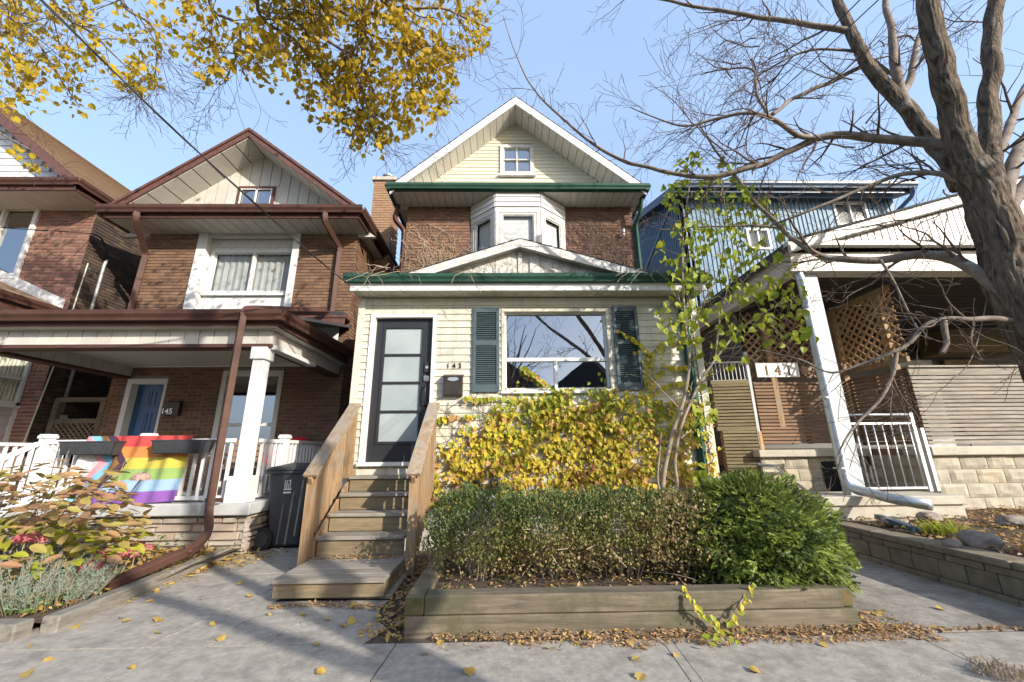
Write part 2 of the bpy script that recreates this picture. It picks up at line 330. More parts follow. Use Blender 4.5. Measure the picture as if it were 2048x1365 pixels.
m_hose = mat('grey_conduit', (.42, .43, .43), (.35, .36, .36), .5, 5, metal=.3)
m_bark = mat('furrowed_bark', (.05, .036, .026), (.29, .22, .155), .95, 19, 1., 16, (1, 1, .16), c3=(.27, .27, .23), s3=9, t3=.62, bst=(1.6, 1.6, .22), bdist=.08, dist=1.2)
m_barks = mat('smooth_grey_bark', (.13, .10, .08), (.235, .19, .155), .85, 8, .5, 40, c3=(.36, .36, .33), s3=5, t3=.64)
m_twig = mat('brown_twig', (.085, .058, .045), (.15, .105, .08), .85, 12, .2, 40)
m_twigp = mat('pale_dry_twig', (.34, .26, .18), (.46, .36, .25), .85, 12, .2, 40)
m_stem = mat('tan_stem', (.22, .17, .12), (.34, .27, .19), .85, 9, .3, 50)
def leafm(name, cols, tr=.42, rough=.5): return mat(name, cols[0], cols[-1], rough, 25, .2, 30, leafvar=cols, trans=tr, spec=.3)
l_maple = leafm('maple_leaf', [(.46, .29, .012), (.56, .38, .016), (.34, .28, .018), (.46, .26, .018), (.25, .25, .025), (.60, .43, .03)], .48)
l_vg = leafm('vine_leaf_green', [(.20, .26, .02), (.34, .36, .03), (.26, .32, .04), (.42, .42, .04)])
l_vy = leafm('vine_leaf_yellow', [(.56, .46, .04), (.66, .55, .08), (.46, .42, .03), (.66, .48, .06)])
l_vo = leafm('vine_leaf_orange', [(.56, .30, .07), (.60, .40, .14), (.50, .20, .06), (.55, .36, .2)])
l_red = leafm('heart_leaf', [(.24, .30, .025), (.34, .38, .03), (.46, .44, .04), (.20, .27, .03)])
l_hy = leafm('hydrangea_leaf', [(.34, .34, .06), (.44, .25, .13), (.44, .19, .13), (.30, .32, .05), (.46, .30, .14), (.40, .15, .11), (.38, .20, .15)], .3)
l_hyg = leafm('hydrangea_leaf_green', [(.26, .30, .03), (.38, .40, .04), (.46, .42, .06)], .4)
l_box = leafm('boxwood_leaf', [(.06, .10, .03), (.09, .14, .04), (.055, .085, .035), (.13, .17, .05)], .25)
l_boxo = leafm('olive_boxwood_leaf', [(.13, .15, .035), (.22, .21, .055), (.28, .24, .08), (.10, .13, .035)], .35)
l_boxb = leafm('dead_boxwood_leaf', [(.26, .17, .08), (.38, .28, .14), (.20, .14, .06), (.42, .32, .18)], .25)
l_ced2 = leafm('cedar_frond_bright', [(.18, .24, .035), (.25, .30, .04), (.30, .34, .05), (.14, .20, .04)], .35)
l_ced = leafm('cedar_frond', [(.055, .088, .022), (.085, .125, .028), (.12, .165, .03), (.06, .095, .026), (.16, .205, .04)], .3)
l_sage = leafm('grey_green_leaf', [(.20, .27, .20), (.28, .34, .27), (.16, .24, .19)], .3)
l_sed = leafm('pink_flower', [(.50, .10, .14), (.42, .07, .10), (.60, .22, .24)], .3)
l_flow = leafm('faded_flower', [(.50, .34, .30), (.60, .47, .42), (.36, .2, .17), (.46, .26, .22)], .3)
l_grn = leafm('low_green_leaf', [(.06, .14, .03), (.10, .22, .04), (.16, .26, .06)], .35)
l_litb = leafm('brown_litter', [(.25, .12, .05), (.36, .18, .08), (.18, .085, .04), (.45, .27, .12), (.5, .36, .2)], .1, .8)
l_fall = leafm('fallen_leaf', [(.42, .28, .05), (.48, .33, .06), (.34, .20, .05), (.42, .32, .12)], .2, .7)
g_clear = glass_mat('window_glass', (.96, .97, .97), .75); g_dark = glass_mat('dark_window_glass', (.55, .58, .6), 1.3)
# ------------------------------------------------------------------ ground
g = MB(); g.quad((-260, -120, -.012), (260, -120, -.012), (260, 400, -.012), (-260, 400, -.012)); g.build('ground', m_soil, kind='structure')
rb = mat('asphalt', (.045, .045, .047), (.06, .06, .062), .9, 20, .5, 120)
g = MB(); g.quad((-120, -10.5, -.008), (120, -10.5, -.008), (120, -3.6, -.008), (-120, -3.6, -.008)); g.build('road', rb, kind='structure')
gm = mat('boulevard_grass', (.05, .09, .02), (.10, .14, .035), .95, 12, .8, 60)
g = MB(); g.quad((-120, -3.5, -.006), (120, -3.5, -.006), (120, 1.2, -.006), (-120, 1.2, -.006)); g.build('lawn', gm, kind='structure')
SK = math.tan(R(3.4))
def gz(x, y, z=0): p = atz(x, y, z); return (p.x, p.y)
def slab(parent, pts, m_, name, z=0, th=.08, gap=.007):
    z = z*.5
    c = Vector((sum(p[0] for p in pts)/len(pts), sum(p[1] for p in pts)/len(pts)))
    q = []
    for p in pts:
        d = Vector(p)-c; q.append(c+d*(1-gap/max(d.length, .01)))
    b = MB(); b.prism([(p.x, p.y, z) for p in q], (0, 0, -th)); return b.build(name, m_, parent)
sw = MB(); sw.quad((-30, 1.2, -.0085), (30, 1.2, -.0085), (30, 3.1, -.0085), (-30, 3.1, -.0085)); sw = sw.build('sidewalk', m_soil, kind='structure')
jx = [-7.2, -5.3] + [gz(386, 1272)[0], gz(796, 1281)[0], gz(1335, 1293)[0], gz(1354, 1293)[0], gz(1810, 1262)[0]] + [4.6, 6.4, 8.2]
ysw = lambda x: 3.10 + .0*x
for i in range(len(jx)-1):
    a, b_ = jx[i], jx[i+1]
    for y0, y1 in ((1.25, 2.35 if i % 1 else 3.10),):
        ax = lambda X, Y: X + (Y-3.1)*SK*1.0
        slab(sw, [(ax(a, y0), y0), (ax(b_, y0), y0), (b_, y1), (a, y1)], m_conc, 'slab', rnd.uniform(-.004, .003))
pa = MB(); pa.quad((-4, 3.1, -.0085), (-.5, 3.1, -.0085), (-.5, 9, -.0085), (-4, 9, -.0085)); pa = pa.build('path_left', m_soil, kind='structure')
def jag(p, q, n, amp, seed):
    rg = random.Random(seed); p = Vector(p); q = Vector(q); t = (q-p).normalized(); s_ = Vector((-t.y, t.x)); out = [tuple(p)]; a = 0
    for i in range(1, n): a = a*.6+rg.gauss(0, amp); out.append(tuple(p.lerp(q, i/n)+s_*a))
    return out+[tuple(q)]
def crack(left, right, line, z, gap=.004):
    """two pieces of one slab on both sides of a ragged crack line (running away from the camera)"""
    L1 = [(x-gap/2, y) for x, y in line]; R1 = [(x+gap/2, y) for x, y in line]
    for pts, dz in ((L1+left, 0), (R1[::-1]+right, -.003)):
        b = MB(); b.prism([(x, y, z+dz) for x, y in pts], (0, 0, -.06)); b.build('slab', m_conc, pa)
c1 = jag((-2.36, 3.112), (-2.12, 4.755), 22, .016, 3)
crack([(-3.40, 4.755), (-3.45, 3.3), (-3.55, 3.112)], [(-1.975, 3.112), (-1.975, 4.755)], c1, 0)
c2 = jag((-1.62, 3.112), (-1.52, 3.92), 14, .014, 5)
crack([(-1.965, 3.92), (-1.965, 3.112)], [(-.95, 3.112), (-.86, 3.35), (-.98, 3.5), (-1.02, 3.75), (-1.0, 3.92)], c2, -.001)
slab(pa, [(-3.40, 4.78), (-2.03, 4.78), (-2.05, 6.4), (-3.3, 6.4)], m_conc, 'slab', 0)
slab(pa, [(-3.3, 6.42), (-2.16, 6.42), (-2.16, 9), (-3.3, 9)], m_conc, 'slab', -.003)
b = MB(); b.prism([(-1.9, 3.98, .0), (-.98, 3.93, .0), (-1.0, 4.7, .0), (-1.95, 4.7, .0)], (0, 0, .03)); b.build('slab', m_conc2, pa, bevel=.004)
pr = MB(); pr.quad((2.4, 3.1, -.0085), (9, 3.1, -.0085), (9, 10, -.0085), (2.4, 10, -.0085)); pr = pr.build('path_right', m_soil, kind='structure')
slab(pr, [(2.52, 3.115), (4.08, 3.115), (4.1, 3.16), (4.1, 5.5), (2.6, 5.6)], m_conc2, 'slab', .0)
slab(pr, [(2.75, 5.62), (4.08, 5.52), (4.5, 9), (2.95, 9)], m_conc2, 'slab', -.004)
# left garden bed
b = MB(); N_ = 26
for i in range(N_+1):
    for j in range(14):
        x = -9.3+(6.0)*i/N_; y = 3.35+2.35*j/13; z = .075+.03*noise.noise(V(x*2, y*2, 1))
        b.v.append((x, y, z))
for i in range(N_):
    for j in range(13): k = i*14+j; b.f.append((k, k+14, k+15, k+1)); b.m.append(0)
gard = b.build('garden_soil_left', m_soil, kind='structure', smooth=True, recalc=False)
# right planting bed terrain
b = MB()
for i in range(31):
    for j in range(20):
        x = 4.2+5.8*i/30; y = 2.2+4.0*j/19; z = .30+.035*noise.noise(V(x*2, y*2, 4))+max(0, (y-4.5))*.03
        b.v.append((x, y, z))
for i in range(30):
    for j in range(19): k = i*20+j; b.f.append((k, k+20, k+21, k+1)); b.m.append(0)
b.build('garden_soil_right', m_soil, kind='structure', smooth=True, recalc=False)
# ------------------------------------------------------------------ shared building bits
GP = [(0, 0), (.075, 0), (.085, .035), (.115, .075), (.12, .13), (.105, .13), (.1, .085), (0, .085)]
def gutter(parent, p, q, out, m_, k=1.0, name='gutter'):
    b = MB(); b.ext([(a*k, c*k) for a, c in GP], p, q, out, (0, 0, 1)); return b.build(name, m_, parent)
def text(parent, s, size, p, m_, ext=.004, rot=(R(90), 0, 0), name='house_number', top=None, font_shear=0):
    cu = bpy.data.curves.new(name, 'FONT'); cu.body = s; cu.size = size; cu.extrude = ext; cu.shear = font_shear; cu.align_x = 'CENTER'
    o = bpy.data.objects.new(name+'_src', cu); COL.objects.link(o); bpy.context.view_layer.update()
    me = bpy.data.meshes.new_from_object(o.evaluated_get(bpy.context.evaluated_depsgraph_get())); bpy.data.objects.remove(o)
    me.materials.clear(); me.materials.append(m_); q = bpy.data.objects.new(name, me); COL.objects.link(q); q.rotation_euler = rot
    if parent is not None: q.parent = parent; q.location = Vector(p)-wloc(parent)
    else: q.location = p
    return q
def window(parent, fr, a0, a1, z0, z1, m_, frame=.05, proud=.02, deep=.09, vs=(), hs=(), glass=None, bars=None, back='curtain', room=True, sill=True, barw=.035, curtain_m=None, name='window', depth=.55):
    """frame with panes; vs / hs = positions of mullions as fractions; every pane its own sub-part"""
    b = MB(); bx = lambda *a: fr.box(b, *a)
    bx(a0, a0+frame, -deep, proud, z0, z1); bx(a1-frame, a1, -deep, proud, z0, z1)
    bx(a0+frame, a1-frame, -deep, proud, z1-frame, z1); bx(a0+frame, a1-frame, -deep, proud, z0, z0+frame)
    ia, ib, ja, jb = a0+frame, a1-frame, z0+frame, z1-frame
    vx = [ia]+[ia+(ib-ia)*v for v in vs]+[ib]; hx = [ja]+[ja+(jb-ja)*v for v in hs]+[jb]
    for v in vx[1:-1]: bx(v-barw/2, v+barw/2, -deep*.7, proud-.008, ja, jb)
    for v in hx[1:-1]: bx(ia, ib, -deep*.7+.003, proud-.010, v-barw/2, v+barw/2)
    wn = b.build(name, m_, parent)
    for i in range(len(vx)-1):
        for j in range(len(hx)-1):
            q = MB(); fr.box(q, vx[i]+.002, vx[i+1]-.002, -deep*.5-.004, -deep*.5, hx[j]+.002, hx[j+1]-.002); q.build('pane', glass or g_clear, wn)
            s = MB(); e = .022
            for t in ((vx[i], vx[i]+e, hx[j], hx[j+1]), (vx[i+1]-e, vx[i+1], hx[j], hx[j+1]), (vx[i]+e, vx[i+1]-e, hx[j], hx[j]+e), (vx[i]+e, vx[i+1]-e, hx[j+1]-e, hx[j+1])):
                fr.box(s, t[0], t[1], -deep*.5+.001, -deep*.5+.014, t[2], t[3])
            s.build('sash', m_, wn)
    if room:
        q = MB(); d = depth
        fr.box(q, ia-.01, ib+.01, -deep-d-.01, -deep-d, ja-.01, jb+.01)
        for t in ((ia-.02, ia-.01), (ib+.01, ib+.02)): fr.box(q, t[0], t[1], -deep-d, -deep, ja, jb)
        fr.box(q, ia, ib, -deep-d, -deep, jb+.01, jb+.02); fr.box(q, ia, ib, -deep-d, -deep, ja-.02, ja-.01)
        q.build('room_interior', m_dark, wn)  # shallow near-black box in place of an unlit room
    if back == 'curtain':
        q = MB(); n = 40; w_ = ib-ia
        pts = [fr.p(ia+w_*i/n, -deep-.03+.016*math.sin(i*1.9), 0) for i in range(n+1)]
        for i in range(n): q.quad(pts[i]+V(0, 0, ja), pts[i+1]+V(0, 0, ja), pts[i+1]+V(0, 0, jb), pts[i]+V(0, 0, jb))
        q.build('curtain', curtain_m or m_fabric, wn, recalc=False)
    if back == 'blind':
        q = MB(); z = ja+.02
        while z < jb:
            q.hexa([fr.p(ia+.01, -deep-.045, z), fr.p(ib-.01, -deep-.045, z), fr.p(ib-.01, -deep-.052, z+.026), fr.p(ia+.01, -deep-.052, z+.026),
                    fr.p(ia+.01, -deep-.043, z+.002), fr.p(ib-.01, -deep-.043, z+.002), fr.p(ib-.01, -deep-.050, z+.028), fr.p(ia+.01, -deep-.050, z+.028)]); z += .03
        q.build('blind', m_blind, wn, kind='stuff')
    if sill:
        q = MB(); fr.box(q, a0-.04, a1+.04, -.02, proud+.035, z0-.045, z0-.002); q.build('sill', m_, wn)
    return wn
def pipe_rect(parent, pts, m_, w_=.075, d_=.055, name='downpipe', r=None):
    pts = [Vector(p) for p in pts]; b = MB()
    # rounded corners
    q = [pts[0]]
    for i in range(1, len(pts)-1):
        a, c, e = pts[i-1], pts[i], pts[i+1]; k = min(.09, (a-c).length*.45, (e-c).length*.45)
        A = c+(a-c).normalized()*k; E = c+(e-c).normalized()*k
        for t in (0, .25, .5, .75, 1): q.append(A*(1-t)**2+c*2*t*(1-t)+E*t*t)
    q.append(pts[-1])
    if m_ is m_galv:
        b.tube(q, (w_+d_)/3.6, 14); return b.build(name, m_, parent, smooth=True)
    b.tube(q, (w_+d_)/2.7, 4, ph=math.pi/4); o = b.build(name, m_, parent, bevel=.006)
    for i in (1, len(q)-2):
        s_ = MB(); d = (q[i+1]-q[i]).normalized(); s_.tube([q[i]-d*.02, q[i]+d*.02], (w_+d_)/2.5, 4, ph=math.pi/4); s_.build('pipe_joint', m_, o)
    return o
def gable_roof(parent, xa, za, xl, zl, xr, zr, y0, y1, m_roof, m_under, th=.17):
    """two roof slopes as slabs from ridge (xa,za) to the eaves"""
    for (xe, ze) in ((xl, zl), (xr, zr)):
        b = MB(); b.prism([(xa, y0, za), (xe, y0, ze), (xe, y0, ze-th), (xa, y0, za-th)], (0, y1-y0, 0)); b.build('roof_deck', m_under, parent)
        dx = xe-xa; dz = ze-za; L_ = math.hypot(dx, dz); n = max(3, int(L_/.16)); s = V(dx, 0, dz)/L_; nr = V(-s.z, 0, s.x) if s.x > 0 else V(s.z, 0, -s.x)
        if nr.z < 0: nr = -nr
        q = MB(); e = .03
        for i in range(n):
            A = V(xa, y0-e, za)+s*(L_*i/n)+nr*(.004); B_ = V(xa, y0-e, za)+s*(L_*(i+1)/n+ .02)+nr*.018
            q.hexa([A, B_, B_+V(0, y1-y0+2*e, 0), A+V(0, y1-y0+2*e, 0), A+nr*.008, B_+nr*.008, B_+nr*.008+V(0, y1-y0+2*e, 0), A+nr*.008+V(0, y1-y0+2*e, 0)])
        q.build('shingles', m_roof, parent, kind='stuff')
def rake(parent, xa, za, xe, ze, y, h_, m_, th=.03, name='rake_board'):
    b = MB(); b.prism([(xa, y, za), (xe, y, ze), (xe, y, ze-h_), (xa, y, za-h_)], (0, -th, 0)); return b.build(name, m_, parent)
def rake_soffit(parent, xa, za, xe, ze, y0, y1, off, m_, wd=.2, name='soffit_board', zmin=None, gap=.014):
    p0 = V(xa, y0, za-off); p1 = V(xe, y0, ze-off)
    if zmin is not None and p1.z < zmin: t = (p0.z-zmin)/(p0.z-p1.z); p1 = p0+(p1-p0)*t
    strips(parent, p0, p1, (0, y1-y0, 0), wd, .012, m_, name, gap)
# ================================================================== HOUSE 143
h3 = thing('house', (.35, 5.7, 0), 'narrow two storey house with cream clapboard front, dark green gutters and brown brick upper floor', 'house')
Y3, YU, YG = 5.7, 8.0, 7.45
f3 = front(Y3); fu = front(YU)
DL, DR = at(743, 640, Y3).x, at(874, 632, Y3).x; DT = at(800, 630, Y3).z; DB = at(735, 925, Y3).z
WL, WR = at(1003, 620, Y3).x, at(1222, 700, Y3).x; WT = at(1010, 619, Y3).z; WB = at(1007, 784, Y3).z
holes3 = [(DL, DR, DB-.02, DT), (WL, WR, WB, WT)]
XL, XR = -2.17, 2.93
b = MB(); solid_wall(b, f3, XL, XR, .78, 3.5, holes3, b=-.012); b.box(XL, XL+.15, Y3+.2, YU, .78, 3.5); b.box(XR-.15, XR, Y3+.2, YU, .78, 3.5); b.build('porch_wall', m_cream, h3)
b = MB(); b.box(XL+.03, XR-.03, Y3+.03, YU+10, -.1, .78); b.build('foundation', m_found, h3)
clapboards(h3, f3, XL+.09, XR-.09, .80, 3.36, holes3, m_cream, .1053)
b = MB(); f3.box(b, XL+.09, XR-.09, -.01, .022, 3.362, 3.47); b.build('frieze_board', m_cream, h3)
for x0, x1 in ((XL-.01, XL+.088), (XR-.088, XR+.01)):
    b = MB(); b.box(x0, x1, Y3-.03, Y3+.06, .74, 3.47); b.build('corner_board', m_cream, h3)
b = MB(); b.box(XL, XR, Y3-.26, Y3+.0, 3.50, 3.66); b.build('eave_box', m_white, h3)
strips(h3, (XL-.05, Y3-.27, 3.492), (XR+.05, Y3-.27, 3.492), (0, .27, 0), .105, .012, m_cream, 'soffit_board', .010)
b = MB(); b.box(XL-.06, XR+.06, Y3-.30, Y3-.265, 3.485, 3.60); b.build('fascia', m_white, h3)
gutter(h3, (XL-.14, Y3-.3, 3.60), (XR+.08, Y3-.3, 3.60), (0, -1, 0), m_green, .88)
# shed roof of the porch
b = MB(); b.hexa([(XL-.12, 5.38, 3.62), (XR+.08, 5.38, 3.62), (XR+.08, 8, 4.25), (XL-.12, 8, 4.25), (XL-.12, 5.38, 3.70), (XR+.08, 5.38, 3.70), (XR+.08, 8, 4.33), (XL-.12, 8, 4.33)]); b.build('porch_roof', m_dshing, h3)
# pediment over the porch
PA = at(1040, 480, 5.42); PLp = at(788, 557, 5.42); PRp = at(1330, 553, 5.42); pz = min(PLp.z, PRp.z)
gable_roof(h3, PA.x, PA.z, PLp.x, pz, PRp.x, pz, 5.42, 7.98, m_dshing, m_wworn, .10)
for xe in (PLp.x, PRp.x): rake(h3, PA.x, PA.z, xe, pz, 5.42, .13, m_wworn, .03)
Yq = 5.56
pl_, pr_ = PLp.x+.45, PRp.x-.45
zc = PA.z-.12-(PA.z-pz)*.0
sl = (PA.z-pz)/(PA.x-PLp.x)
cols = [pl_+(pr_-pl_)*i/18 for i in range(19)]
for i in range(18):      # vertical boards of the pediment
    x0, x1 = cols[i]+.003, cols[i+1]-.003
    zt0 = PA.z-.1-sl*abs(x0-PA.x)*.985; zt1 = PA.z-.1-sl*abs(x1-PA.x)*.985
    if x0 < PA.x < x1: continue
    b = MB(); b.prism([(x0, Yq, 3.66), (x1, Yq, 3.66), (x1, Yq, zt1), (x0, Yq, zt0)], (0, -.014, 0)); b.build('pediment_board', m_wworn, h3)
b = MB(); b.prism([(PLp.x, Yq+.01, 3.64), (PRp.x, Yq+.01, 3.64), (PA.x, Yq+.01, PA.z-.08)], (0, .02, 0)); b.build('pediment_backing', m_wworn, h3)
b = MB(); b.box(PA.x-.03, PA.x+.03, Yq-.035, Yq-.014, 3.70, PA.z-.13); b.build('pediment_batten', m_wworn, h3)
# upper storey
UL, UR = at(815, 420, YU).x, at(1262, 415, YU).x
BL, BR = at(944, 410, YU).x, at(1127, 410, YU).x
for fr_, a0, a1, hl in ((fu, UL, UR, [(BL, BR, 4, 6.66)]),):
    brick_wall(h3, fr_, a0, a1, 3.9, 6.66, hl, m_b143, m_mort, 300, seed=5)
b = MB(); b.box(UL, UL+.2, YU+.2, 18, 3.6, 6.66); b.box(UR-.2, UR, YU+.2, 18, 3.6, 6.66); b.box(UL, UR, 17.8, 18, .7, 6.66); b.box(UL, UL+.2, YU+.2, 18, .7, 3.6); b.box(UR-.2, UR, YU+.2, 18, .7, 3.6); b.build('brick_side_wall', m_b143, h3)
GL, GR = at(783, 372, YG).x, at(1288, 372, YG).x; GZ = at(1030, 366, YG-.1).z
AP = at(1031, 192, YG-.05)
xe0, xe1 = GL-.02, GR+.02
gable_roof(h3, AP.x, AP.z, xe0, GZ-.02, xe1, GZ-.02, YG, 18.4, m_dshing, m_white, .14)
for xe in (xe0, xe1): rake(h3, AP.x, AP.z-.01, xe, GZ-.03, YG, .21, m_white, .035)
sl3 = (AP.z-GZ)/(AP.x-xe0)
off = .20
for xe in (xe0, xe1): rake_soffit(h3, AP.x, AP.z, xe, GZ, YG+.002, YU-.0, off, m_soffit, .195, zmin=GZ-.05)
zin = AP.z-off
def gtop(z, zt):
    hw = (zin-z)/sl3-.01; return (AP.x-hw, AP.x+hw)
gw0, gw1 = at(1000, 292, YU), at(1068, 352, YU)
clapboards(h3, fu, 0, 0, 6.72, zin, [(gw0.x, gw1.x, gw1.z, gw0.z)], m_creamg, .098, top=gtop)
b = MB(); b.prism([(AP.x-(zin-6.6)/sl3, YU+.012, 6.6), (AP.x+(zin-6.6)/sl3, YU+.012, 6.6), (AP.x, YU+.012, zin)], (0, .1, 0)); b.build('gable_backing', m_creamg, h3)
w_ = window(h3, front(YU-.02), gw0.x, gw1.x, gw1.z, gw0.z, m_wworn, .085, .03, .05, (.5,), (.5,), g_dark, back=None, room=False, barw=.028)
tag(w_, 'small four pane attic window in the gable')
SZ = 6.64
b = MB(); b.box(GL+.05, GR-.05, YG-.0, YU, SZ+.02, SZ+.09); b.build('soffit_box', m_white, h3)
strips(h3, (GL+.04, YG, SZ), (GR-.04, YG, SZ), (0, YU-YG-.0, 0), .155, .012, m_soffit, 'soffit_board', .012)
b = MB(); b.box(GL, GR, YG-.03, YG, SZ-.005, GZ-.04); b.build('fascia', m_green, h3)
gutter(h3, (GL-.08, YG-.03, GZ-.14), (GR+.08, YG-.03, GZ-.14), (0, -1, 0), m_green, .9)
gutter(h3, (GL-.0, YG-.1, GZ-.16), (GL-.0, 18, GZ-.16), (-1, 0, 0), m_dgreen, 1.0); gutter(h3, (GR+.0, YG-.1, GZ-.16), (GR+.0, 18, GZ-.16), (1, 0, 0), m_green, 1.0)
for x0, x1 in ((GL, UL+.02), (UR-.02, GR)):
    b = MB(); b.box(x0, x1, YU, 18, SZ, SZ+.05); b.build('side_soffit', m_soffit, h3)
pipe_rect(h3, [(GL+.03, YG+.5, GZ-.16), (GL-.02, YU-.1, 6.25), (UL-.05, YU+.03, 6.05), (UL-.05, YU+.03, 4.0)], m_brown, .09, .07)
pipe_rect(h3, [(GR-.0, YG+.2, GZ-.16), (GR-.05, YU-.3, 6.3), (UR+.04, YU-.06, 6.15), (UR+.04, YU-.06, 3.9)], m_green, .08, .06)
# bay window
b1 = at(991, 400, 7.5).x; b2 = at(1080, 400, 7.5).x
bay = [(BL, YU), (b1, 7.5), (b2, 7.5), (BR, YU)]
bz0, bz1, bzf = 4.3, 6.63, 6.27
def bayface(p, q, lab):
    u = V(q[0]-p[0], q[1]-p[1], 0); L_ = u.length; n = V(u.y, -u.x, 0); fr_ = Fr((p[0], p[1], 0), u, n)
    c = .09
    window(h3, fr_, c, L_-c, 5.1, bzf-.1, m_wworn, .06, .008, .05, (), (), g_clear, back='blind', sill=False, depth=.10)
    for a0, a1 in ((.004, c-.004), (L_-c+.004, L_-.004)):
        q_ = MB(); fr_.box(q_, a0, a1, -.06, .015, bz0, bzf-.02); q_.build('bay_post', m_wworn, h3)
    q_ = MB(); fr_.box(q_, c, L_-c, -.05, .004, bz0, 5.1); q_.build('bay_panel', m_wworn, h3)
    q_ = MB(); fr_.box(q_, 0, L_, -.04, .02, bzf-.1, bzf+.02); q_.build('bay_head', m_white, h3)
    z = bzf+.025; k = 0
    while z < bz1-.03:
        q_ = MB(); zt = min(z+.115, bz1)
        q_.hexa([fr_.p(0, -.02, z), fr_.p(L_, -.02, z), fr_.p(L_, .045, z), fr_.p(0, .045, z), fr_.p(0, -.02, zt), fr_.p(L_, -.02, zt), fr_.p(L_, .03, zt), fr_.p(0, .03, zt)]); q_.build('bay_cornice_board', m_white, h3); z += .12; k += 1
for i in range(3): bayface(bay[i], bay[i+1], i)
b = MB(); b.prism([(x, y, bz1-.05) for x, y in bay], (0, 0, .04)); b.build('bay_top', m_white, h3)
# front door
b = MB()
for t in ((DL, DL+.07, DB, DT), (DR-.05, DR, DB, DT), (DL+.07, DR-.05, DT-.05, DT)): f3.box(b, t[0], t[1], -.11, .03, t[2], t[3])
fd = b.build('front_door', m_white, h3)
tag(fd, 'black front door with four frosted glass panels in a white frame')
b = MB(); f3.box(b, DL-.01, DR+.01, -.1, .07, DB-.05, DB-.0); b.build('door_sill', m_white, fd)
gl0, gl1 = at(773, 657, Y3+.05), at(846, 655, Y3+.05); gb = at(757, 884, Y3+.05)
sx0, sx1, sz0, sz1 = DL+.072, DR-.052, DB+.005, DT-.052
b = MB()
gx0, gx1, gz1, gz0 = gl0.x, gl1.x, gl0.z, gb.z
fD = front(Y3+.05)
for t in ((sx0, gx0, sz0, sz1), (gx1, sx1, sz0, sz1), (gx0, gx1, gz1, sz1), (gx0, gx1, sz0, gz0)): fD.box(b, t[0], t[1], -.045, 0, t[2], t[3])
b.build('door_leaf', m_black, fd)
b = MB(); e = .035
for t in ((gx0-e, gx0, gz0-e, gz1+e), (gx1, gx1+e, gz0-e, gz1+e), (gx0, gx1, gz1, gz1+e), (gx0, gx1, gz0-e, gz0)): fD.box(b, t[0], t[1], 0, .014, t[2], t[3])
b.build('glazing_bead', m_black, fd)
hs = [gz0]+[gz0+(gz1-gz0)*k for k in (.25, .5, .75)]+[gz1]
for i in range(4):
    b = MB(); fD.box(b, gx0, gx1, -.03, -.015, hs[i]+.002, hs[i+1]-.002); b.build('frosted_pane', m_frost, fd)
for z in hs[1:-1]:
    b = MB(); fD.box(b, gx0, gx1, -.015, .006, z-.016, z+.016); b.build('door_bar', m_black, fd)
b = MB(); lk = at(853, 757, Y3+.03); b.box(lk.x-.035, lk.x+.035, Y3+.02, Y3+.045, lk.z+.09, lk.z+.24); b.build('keypad_lock', m_black, fd)
b = MB(); b.tube([(lk.x, Y3+.045, lk.z+.16), (lk.x, Y3+.012, lk.z+.16)], .022, 14); b.build('lock_cylinder', m_silver, fd)
b = MB(); b.box(lk.x-.042, lk.x+.042, Y3+.02, Y3+.045, lk.z-.045, lk.z+.04); b.build('deadbolt_plate', m_silver, fd, bevel=.01)
b = MB(); b.tube([(lk.x, Y3+.018, lk.z), (lk.x, Y3-.0, lk.z)], .027, 16); b.build('thumb_turn', m_metal, fd)
b = MB(); b.tube([(lk.x, Y3+.045, lk.z-.1), (lk.x, Y3-.02, lk.z-.12), (lk.x, Y3-.03, lk.z-.2), (lk.x, Y3-.02, lk.z-.36), (lk.x, Y3+.045, lk.z-.4)], .013, 8); b.build('handle', m_black, fd, smooth=True)
# main window
zr = at(1010, 718, Y3).z
b = MB()
for t in ((WL, WL+.045, WB, WT), (WR-.045, WR, WB, WT), (WL+.045, WR-.045, WT-.045, WT), (WL+.045, WR-.045, WB, WB+.03)): f3.box(b, t[0], t[1], -.12, .026, t[2], t[3])
mw = b.build('window', m_cream, h3); tag(mw, 'large picture window over two small sliding panes')
ia, ib, ja, jb = WL+.045, WR-.045, WB+.03, WT-.045; fW = front(Y3+.07)
b = MB(); e = .028
fW.box(b, ia, ib, -.04, .03, zr-.03, zr+.022); xm = at(1113, 760, Y3).x; fW.box(b, xm-.024, xm+.024, -.04, .026, ja+.03, zr-.03)
fW.box(b, ia, ia+e, -.04, .02, ja+.03, jb); fW.box(b, ib-e, ib, -.04, .02, ja+.03, jb); fW.box(b, ia+e, ib-e, -.04, .018, ja, ja+.03); fW.box(b, ia+e, ib-e, -.04, .018, jb-.015, jb)
b.build('sash', m_vinyl, mw)
for t in ((ia+e, ib-e, zr+.022, jb-.015), (ia+e, xm-.024, ja+.03, zr-.03), (xm+.024, ib-e, ja+.03, zr-.03)):
    b = MB(); fW.box(b, t[0], t[1], -.02, -.014, t[2], t[3]); b.build('pane', g_dark, mw)
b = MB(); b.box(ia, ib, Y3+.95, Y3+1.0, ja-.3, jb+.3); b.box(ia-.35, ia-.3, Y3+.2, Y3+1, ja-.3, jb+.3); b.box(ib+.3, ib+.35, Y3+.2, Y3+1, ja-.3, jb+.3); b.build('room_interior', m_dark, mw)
b = MB(); n = 50
for i in range(n):
    x0 = ia+(xm-ia)*i/n; x1 = ia+(xm-ia)*(i+1)/n; y0 = Y3+.2+.02*math.sin(i*1.3); y1 = Y3+.2+.02*math.sin((i+1)*1.3)
    b.quad((x0, y0, ja), (x1, y1, ja), (x1, y1, zr), (x0, y0, zr))
b.build('curtain', mat('brown_curtain', (.10, .085, .075), (.05, .045, .04), .9, 9), mw, recalc=False)
